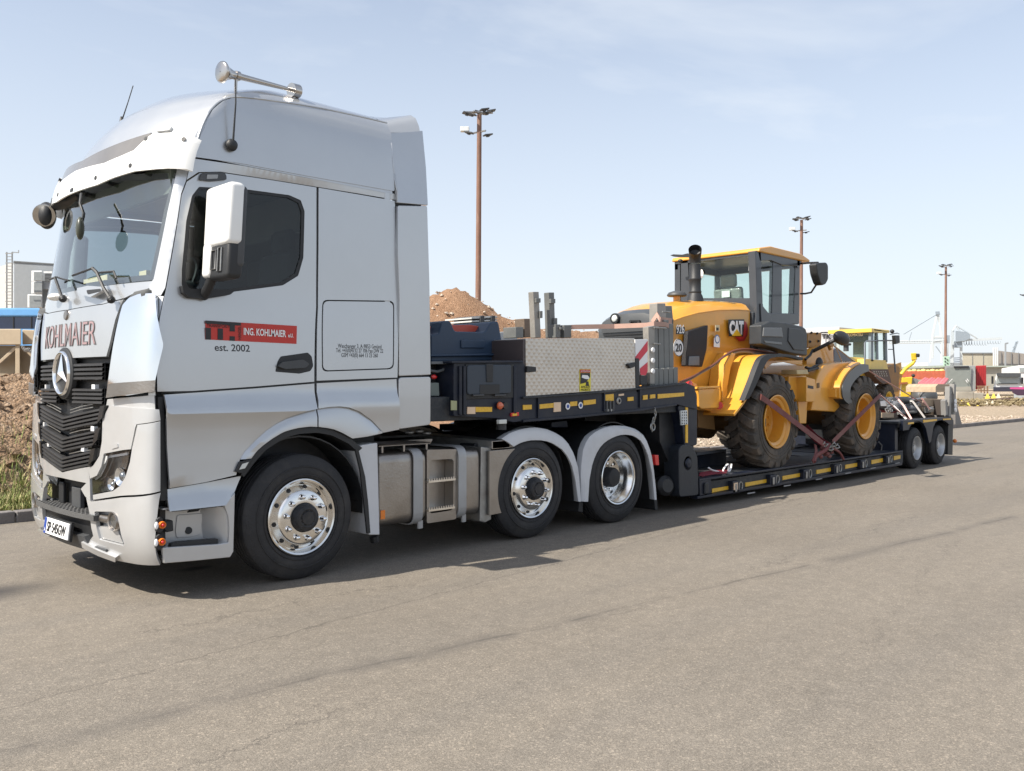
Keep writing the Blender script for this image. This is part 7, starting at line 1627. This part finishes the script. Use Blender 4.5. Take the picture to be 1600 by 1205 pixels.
wl2 = thing('white_van', base(1600, 95), 'white high-roofed van behind the white lorry at the right edge', 'van'); ft(wl2, 'body', [(1565, 576), (1592, 571), (1612, 571), (1612, 600), (1565, 600)], 95, 4, WT, bev=.05); ft(wl2, 'window', [(1593, 575), (1611, 575), (1611, 581), (1594, 582)], 94.9, .1, MATS['lorry_glass'])
# ---- concrete blocks with yellow pyramids
CON = mat('concrete_old', (.34, .31, .26), .9, var=.2, vscale=1, bump=.4, bscale=6); YPY = mat('pyramid_yellow', (.68, .53, .08), .6, var=.15); WPY = mat('pyramid_cream', (.62, .55, .42), .7, var=.1)
NTHS = ['first', 'second', 'third', 'fourth', 'fifth', 'sixth', 'seventh', 'eighth']
def pyr(u, v, s, t, m, lab):
    a = [dep(u-s, v, t), dep(u+s, v, t), dep(u+s, v, t+s*t/FP*2), dep(u-s, v, t+s*t/FP*2)]; z0 = a[0].z; a = [V((p.x, p.y, z0)) for p in a]; c = sum(a, V())/4+V((0, 0, 2*s*t/FP*.95))
    o = MB().add(a+[c+RT*.04, c-RT*.04], [(0, 1, 4, 5), (1, 2, 4), (2, 3, 5, 4), (3, 0, 5), (3, 2, 1, 0)]).build('concrete_pyramid', m, None, smooth=0); tag(o, lab, 'pyramid block', 'pyramid blocks in the yard')
for i, u in enumerate((1543, 1552.5, 1560)): pyr(u, 623, 4.2, 66, YPY if i < 2 else WPY, NTHS[i]+' pyramid block from the left on the upper dark plank')
for i, (u, m) in enumerate(((1502.5, YPY), (1512, YPY), (1530, YPY), (1541, WPY), (1551, WPY), (1564, WPY))): pyr(u, 635 if i < 3 else 631.5, 4.8 if i < 3 else 3, 60, m, NTHS[i]+' pyramid block from the left in the lower row on the sand')
for i, P in enumerate(([(1495, 612), (1522, 625)], [(1522, 614), (1537, 624)])):
    o = MB().prism([dep(P[0][0], P[1][1], 68), dep(P[1][0], P[1][1], 68), dep(P[1][0], P[0][1], 68), dep(P[0][0], P[0][1], 68)], FW*1.2).build('concrete_block', CON, None, bev=.05); tag(o, ('wide' if i == 0 else 'narrow')+' weathered concrete block below the grey box lorry', 'concrete block')
o = MB().prism([dep(1537, 626, 65), dep(1585, 624, 65), dep(1585, 622, 65), dep(1537, 624, 65)], FW*1).build('dark_plank', mat('plank_dark', (.10, .06, .05), .8), None); tag(o, 'long dark plank carrying yellow pyramid blocks', 'plank')
# scrub and rubble in front of the blocks
rb_ = MB(); r5 = random.Random(8)
for k in range(900):
    u = r5.uniform(1494, 1604); v = r5.uniform(624, 634); t = CH*FP/(v-602.5+2)*.93; p = dep(u, 602.5, t); stone(rb_, (p.x, p.y, .15+r5.random()*.35), .07+.14*r5.random()**2, r5)
tag(rb_.build('rubble', mat('rubble_brown', (.20, .16, .09), .95, var=.5, vscale=.8), None, smooth=0), kind='stuff')
# ---- orange net fence, pipes, yellow bags, timber crate
nf = thing('mesh_fence', base(1445, 62), 'orange red mesh fence stack between yellow machine and grey box lorry', 'fence')
OR = mat('mesh_orange_red', (.52, .13, .07), .7, var=.1); mb = MB()
for k in range(34): u = 1406+2.1*k; mb.cyl(dep(u, 593, 62), dep(u+.4, 580, 62), .035, n=4)
for k in range(7): mb.cyl(dep(1405, 581+2*k, 62), dep(1477, 580+2*k, 62), .035, n=4)
mb.build('mesh', OR, nf); ft(nf, 'stacked_mesh', [(1408, 583), (1476, 582), (1476, 592), (1408, 592)], 62.3, .5, mat('mesh_stack', (.42, .18, .10), .9, var=.3, vscale=6))
pp = thing('pipe_bundle', base(1455, 58), 'heap of pink red plastic pipes below the orange mesh fence', 'pipes')
PKR = mat('pipe_pink_red', (.55, .14, .15), .5, var=.15)
for k in range(11): MB().cyl(dep(1434+k*3.8, 602, 57.5), dep(1446+k*3.4, 592+(k % 3), 59.5), .11, n=7).build('pipe', PKR, pp, smooth=60)
yb_ = thing('bag_row', base(1440, 66), 'row of yellow bags lying on top of the orange mesh stack', 'bags')
for k in range(9): MB().ball(dep(1414+k*7.2, 579.5+(k % 2), 64), (.25, .2, .14), 8, 5).build('bag', mat('bag_yellow', (.68, .56, .2), .7), yb_, smooth=60)
# ---- yellow dumper with lamp arm
dm = thing('yellow_dumper', base(1425, 44), 'yellow compact dumper with raised lamp arm and dark rounded skip', 'dumper')
DY = mat('dumper_yellow', (.72, .50, .03), .45, 0, .2, var=.06)
ft(dm, 'body', [(1409, 590), (1426, 589), (1423, 620), (1407, 622)], 44, 1.2, DY, bev=.04); ft(dm, 'body_side', [(1426, 590), (1435, 593), (1432, 621), (1423, 620)], 44.2, 1.5, GST if 'GST' in globals() else STEEL, bev=.02)
ft(dm, 'engine_deck', [(1396, 570), (1408, 566), (1410, 590), (1404, 622), (1394, 620)], 44.3, 1.2, mat('machine_brown', (.2, .12, .05), .7, var=.4, vscale=5))
MB().tube([dep(1408, 585, 44), dep(1415, 576, 44), dep(1426, 568, 44), dep(1429, 563, 44)], .09, 8).build('lamp_arm', DY, dm, smooth=60); ft(dm, 'lamp_box', [(1423, 552), (1432, 551.5), (1433, 562), (1424, 563)], 43.9, .35, DY, bev=.03); MB().cyl(dep(1432, 555.5, 43.8), dep(1436, 555.5, 43.8), .09, n=12).build('lamp', BLKP, dm)
sk_ = MB().ball((0, 0, 0), (.78, .6, .55), 20, 12); c9 = dep(1444, 620, 44); sk_.v = [p+c9 for p in sk_.v if True]; sk_.build('skip', mat('skip_grey', (.07, .075, .08), .5, .1), dm, smooth=60)
MB().tube([dep(1436, 623, 43.4), dep(1438, 612, 43.3), dep(1444, 605, 43.3), dep(1450, 603, 43.4)], .025, 5).build('skip_rim', STEEL, dm)
ft(dm, 'bracket', [(1402, 598), (1418, 597), (1418, 600), (1402, 601)], 43.8, .2, mat('rust_bracket', (.3, .1, .04), .8)); MB().ball(dep(1427, 587, 43.8), .09).build('lamp', BLKP, dm)
# ---- white container with lettering, long flat roof beyond
wc_ = thing('white_container', base(1290, 62), 'white container with dark letters, partly hidden between the two loaders', 'container')
ft(wc_, 'body', [(1255, 513.5), (1312, 511), (1312, 600), (1255, 600)], 62, 6, WT, bev=.04); ft(wc_, 'roof_load', [(1312, 511.5), (1336, 514), (1336, 518), (1312, 516)], 63, 2, mat('roof_load', (.3, .27, .2), .8))
A_, B_ = dep(1284, 530, 61.9), dep(1299, 530, 61.9); text_mesh('container_text', 'TK', .4, INK, wc_, A_, B_-A_, UP, .01, .02, fit=(B_-A_).length, fith=.36, bold=.01)
ft(wc_, 'frame', [(1282, 519), (1303, 518.5), (1303, 520.5), (1282, 520.5)], 61.8, .1, INK)
# small grey shed edge above the gravel heap
sh2 = thing('distant_shed', base(668, 95), 'small grey shed roof peeping over the gravel heap next to the cab', 'shed'); ft(sh2, 'wall', [(600, 475), (684, 475), (684, 520), (600, 520)], 95, 6, GH)
# ================================================================ second loader behind the kerb
k2 = thing('wheel_loader', on_y(1350, 640, 16.5), 'paler yellow wheel loader parked across the yard, seen behind the trailer tail', 'wheel loader')
YK = 16.0; KY = mat('loader_yellow_pale', (.66, .46, .07), .45, 0, .3, var=.08, dirt=(.5, .38, .15, .3))
def k2p(name, P, y0, y1, m=KY, bev=.01): return MB().prism([on_y(u, v, y0) for u, v in P], (0, y1-y0, 0)).build(name, m, k2, bev=bev)
xk = on_y(1364, 560, YK).x
k2p('cab_roof', [(1362, 513), (1366, 513.5), (1387, 518), (1386, 520), (1362, 519)], YK-.1, YK+1.9); 
rfk = MB().box((xk-.15, YK-.1, on_y(1364, 518, YK).z), (on_y(1387, 518, YK).x, YK+1.85, on_y(1364, 513.5, YK).z)).build('cab_roof', KY, k2, bev=.04)
for P in ([(1361, 519), (1365, 519), (1365, 565), (1361, 565)], [(1370, 520), (1372, 520), (1373, 562), (1370, 562)], [(1383, 520), (1386, 520), (1387, 566), (1384, 566)]): k2p('cab_pillar', P, YK, YK+.12, mat('pillar_blue_grey', (.16, .2, .23), .5))
k2p('side_glass', [(1365, 519), (1384, 520), (1385, 562), (1365, 562)], YK+.05, YK+.06, GLDR, 0)
zt0, zb0 = on_y(1364, 519, YK).z, on_y(1364, 560, YK).z
MB().box((xk, YK+.05, zb0), (xk+.01, YK+1.75, zt0)).build('rear_glass', GLDR, k2)
MB().box((xk-.02, YK, zt0-.1), (xk+.05, YK+1.8, zt0)).box((xk-.02, YK+1.7, zb0), (xk+.06, YK+1.8, zt0)).build('rear_frame', MATS['pillar_blue_grey'], k2)
MB().box((xk+.5, YK+.6, zb0-.2), (xk+.75, YK+1.15, zb0+.95)).build('seat', mat('seat_grey_green', (.13, .16, .15), .8), k2, bev=.08)
A_, B_ = on_x(1325, 526, xk-.03), on_x(1348, 525.5, xk-.03); text_mesh('brand_text', 'KOMATSU', .2, INKW, k2, A_, V((0, -1, 0)), UP, .001, .0, fit=(B_-A_).length, fith=.13, bold=.004)
MB().box((xk+.04, YK+.08, zt0-.42), (xk+.09, YK+1.7, zt0-.02)).build('rear_shade_sheet', mat('shade_sheet_dark', (.05, .07, .065), .7), k2)  # added dark sheet standing in for the dim cab behind the lettering
hk = [on_x(u, v, xk-1.6) for u, v in ((1300, 556), (1328, 556))]
MB().box((xk-1.7, YK+.25, 1.0), (xk-.02, YK+1.6, zb0+.03)).build('hood', KY, k2, bev=.12, seg=3)
MB().box((xk-1.9, YK+.3, .8), (xk-1.68, YK+1.55, zb0-.1)).build('radiator_grille', DRKP, k2, bev=.06)
k2p('cab_base', [(1361, 562), (1385, 563), (1388, 578), (1361, 579)], YK+.0, YK+1.6)
k2p('fender', [(1352, 561), (1361, 561), (1361, 580), (1350, 580)], YK-.1, YK+.3)
k2p('access_steps', [(1360, 577), (1388, 577), (1393, 598), (1380, 600), (1370, 592)], YK-.2, YK+.2, mat('step_brown', (.09, .06, .05), .7)) 
for i in range(6):
    for j in range(3): 
        p = on_y(1366+i*3.6+j, 581+j*3.2, YK-.22); MB().box(p-V((.05, .0, .03)), p+V((.05, .02, .03))).build('step_hole', mat('step_light', (.3, .28, .24), .7), k2)
loader_wheel(on_y(1352, 620, YK).x, YK-.1, -1, k2, R=.75, w=.5, z=.82, ym=KY, rr=.4); loader_wheel(on_y(1386, 610, YK).x, YK-.1, -1, k2, R=.75, w=.5, z=.82, ym=KY, rr=.4)
MB().tube([on_y(1351, 578, YK-.15), on_y(1351, 536, YK-.15), on_y(1354, 533, YK-.15), on_y(1398, 532, YK-.15)], .03, 6).tube([on_y(1390, 523, YK), on_y(1402, 520.5, YK-.3), on_y(1405, 522, YK-.4)], .025, 6).tube([on_y(1395, 532, YK-.1), on_y(1399, 582, YK-.1)], .035, 6).tube([on_y(1388, 546, YK), on_y(1396, 546, YK-.1)], .02, 6).build('handrail', mat('rail_blue_grey', (.1, .12, .15), .5), k2, smooth=60)
k2p('mirror', [(1398, 524), (1406, 524), (1406.5, 536), (1400, 538)], YK-.5, YK-.35, BLKP, .03); MB().ball(on_y(1394, 518, YK), (.1, .1, .1)).build('beacon', BLKP, k2, smooth=60)
k2p('boom', [(1386, 575), (1398, 568), (1406, 575), (1404, 612), (1390, 612)], YK+.3, YK+.8, mat('boom_brown', (.25, .13, .04), .6))
MB().tube([on_y(1322, 549, YK+.3), on_y(1322, 540, YK+.3)], .11, 10).lathe([(0, .2), (.06, .22), (.1, .18), (.1, .001)], on_y(1322, 540, YK+.3), (0, 0, 1), 18).build('air_intake', DRKP, k2, smooth=40)
# ================================================================ load on the tail of the trailer
WDL = mat('timber_pale', (.42, .32, .22), .8, var=.2, vscale=3, stretch=(.3, 4, 4), bump=.3, bscale=20); WDD = mat('timber_dark', (.10, .07, .05), .85, var=.3, bump=.3)
zd = zb2
def lt(name, P, y0, y1, m, label=None, cat=None, bev=.006, parent=None, group=None):
    o = MB().prism([on_y(u, v, y0) for u, v in P], (0, y1-y0, 0)).build(name, m, parent, bev=bev)
    if label: tag(o, label, cat, group)
    return o
lt('timber_beam', [(1378, 645), (1397, 645.5), (1397, 653), (1378, 653)], 6.35, 8.2, WDL, 'pale squared timber under the strapped pile, nearest the loader wheel', 'timber')
lt('timber_beam', [(1397, 646), (1402, 646), (1404, 653), (1397, 654)], 6.35, 8.2, WDD, 'dark squared timber right beside the pale one under the strapped pile', 'timber')
lt('side_board', [(1444, 623), (1472, 624), (1472, 635.5), (1440, 634.5)], 6.35, 6.42, WDL, 'upper pale drop-side board near the trailer tail', 'board'); lt('side_board', [(1440, 636), (1472, 637), (1472, 648), (1444, 649)], 6.35, 6.42, WDL, 'lower pale drop-side board near the trailer tail', 'board')
lt('side_post', [(1471, 624), (1475.5, 625), (1476, 649), (1471, 649)], 6.2, 6.35, mat('post_rust_black', (.04, .03, .025), .7), 'rust black post at the end of the drop-side boards', 'post')
lt('timber_crate', [(1462, 604), (1466, 600), (1491, 601), (1491, 612), (1462, 613)], 7.6, 8.3, WDL, 'pale timber crate seen above the tail frame', 'crate')
cr_ = thing('steel_crate', on_y(1440, 650, 6.5), 'low dark steel frame crate strapped on the tail of the trailer', 'crate')
for P in ([(1427, 627), (1445, 624), (1455, 642), (1441, 648)],): MB().prism([on_y(u, v, 6.6) for u, v in P], (0, 1.0, 0)).build('panel', mat('crate_black', (.03, .028, .03), .6), cr_, bev=.01)
MB().cyl(on_y(1424, 626, 6.4), on_y(1445, 622, 6.4), .03, n=6).cyl(on_y(1445, 622, 6.4), on_y(1456, 641, 6.4), .03, n=6).cyl(on_y(1456, 641, 6.4), on_y(1402, 646, 6.4), .03, n=6).cyl(on_y(1424, 626, 6.4), on_y(1437, 649, 6.4), .03, n=6).cyl(on_y(1447, 641, 6.3), on_y(1455, 640, 6.3), .06, n=6).build('frame_tube', STEEL, cr_)
MB().prism([on_y(u, v, 6.35) for u, v in ((1436, 643), (1455, 640), (1455, 647), (1438, 650))], (0, .8, 0)).build('end_board', WDD, cr_, bev=.01)
ba = random.Random(21)
blk = [mat('bag_navy', (.03, .035, .07), .8, bump=.6, bscale=12), mat('bag_black', (.02, .02, .022), .6, bump=.6, bscale=12), mat('rope_red', (.38, .09, .08), .8, bump=.5, bscale=20), mat('bag_grey', (.14, .145, .16), .7, bump=.6, bscale=12)]
labs = ['navy', 'black', 'red', 'grey']; pos = ['nearest the front wheel', 'at the foot of the pile near the wheel', 'high behind the first strap', 'between the first two straps', 'on the pile just left of its middle', 'at the pile foot left of its middle', 'in the very middle of the pile', 'behind the chain links', 'at the pile foot under the second strap', 'on top right of the middle', 'by the whitish strap', 'against the dark steel crate', 'tucked behind the red rope', 'on the ridge of the pile']
spots_ = [(1383, 634, 2), (1384, 643, 2), (1392, 628, 1), (1395, 639, 0), (1402, 632, 3), (1405, 642, 0), (1412, 636, 3), (1399, 628, 1), (1416, 643, 1), (1419, 630, 2), (1424, 640, 2), (1430, 637, 1), (1390, 634, 3), (1408, 627, 1)]
for i, (u, v, c) in enumerate(spots_):
    mb = MB().ball((0, 0, 0), (.28+.12*ba.random(), .26, .10), 14, 8); cc = on_y(u, v, 6.7+ba.uniform(-.1, .25))
    mb.v = [p*(1+.22*noise.noise(p*4+V((i*3, 0, 0))))+cc for p in mb.v]; o = mb.build('cargo_bundle', blk[c], None, smooth=60)
    tag(o, labs[c]+' crumpled bundle '+pos[i]+' on the trailer tail', 'bundle', 'bundles in the strapped pile on the tail')
hk_ = MB()
for k in range(26):
    p = on_y(ba.uniform(1384, 1436), ba.uniform(624, 644), 6.38+ba.random()*.1); hk_.tube([p+V((.06*cos(t), .02*sin(3*t), .045*sin(t))) for t in [i*pi/4 for i in range(8)]], .011, 4, True)
tag(hk_.build('chain_links', STEEL, None, smooth=60), kind='stuff')
SP = mat('strap_pale_pink', (.62, .38, .35), .8); SW = mat('strap_white', (.55, .52, .5), .8)
def sline(a, b, w, m, lab, y0=6.25, y1=6.25, mid=None):
    P = [on_y(*a, y0)]+([on_y(*mid, (y0+y1)/2)] if mid else [])+[on_y(*b, y1)]; return strap(P, w, lab, m, (0, 1, .3))
sline((1350, 575), (1448, 634), .06, SP, 'long pale pink strap slanting from the front fender down over the pile', 6.5, 6.3)
sline((1376, 618), (1420, 656), .04, SP, 'pink strap from the front wheel top down to the tail deck edge', 6.3, 6.0, (1398, 638))
sline((1400, 620), (1424, 655), .035, SP, 'red pink strap crossing the middle of the pile to the deck edge', 6.4, 6.0, (1412, 634))
sline((1396, 634), (1416, 655), .035, SW, 'whitish strap ending at the bogie deck corner', 6.3, 6.0)
sline((1426, 627), (1445, 653), .035, SW, 'whitish strap over the dark steel crate', 6.3, 6.1)
sline((1440, 622), (1453, 640), .035, SP, 'short pink strap on the right side of the dark steel crate', 6.3, 6.2)
sline((1300, 538), (1345, 573), .04, SW, 'thin white cord from the boom beacon to the front fender', 6.4, 6.2)
sline((1305, 541), (1316, 566), .02, SW, 'very thin white cord hanging beside the boom tower', 6.4, 6.4)
for o in list(scene.objects):
    if o.type == 'MESH' and not o.data.vertices: bpy.data.objects.remove(o)
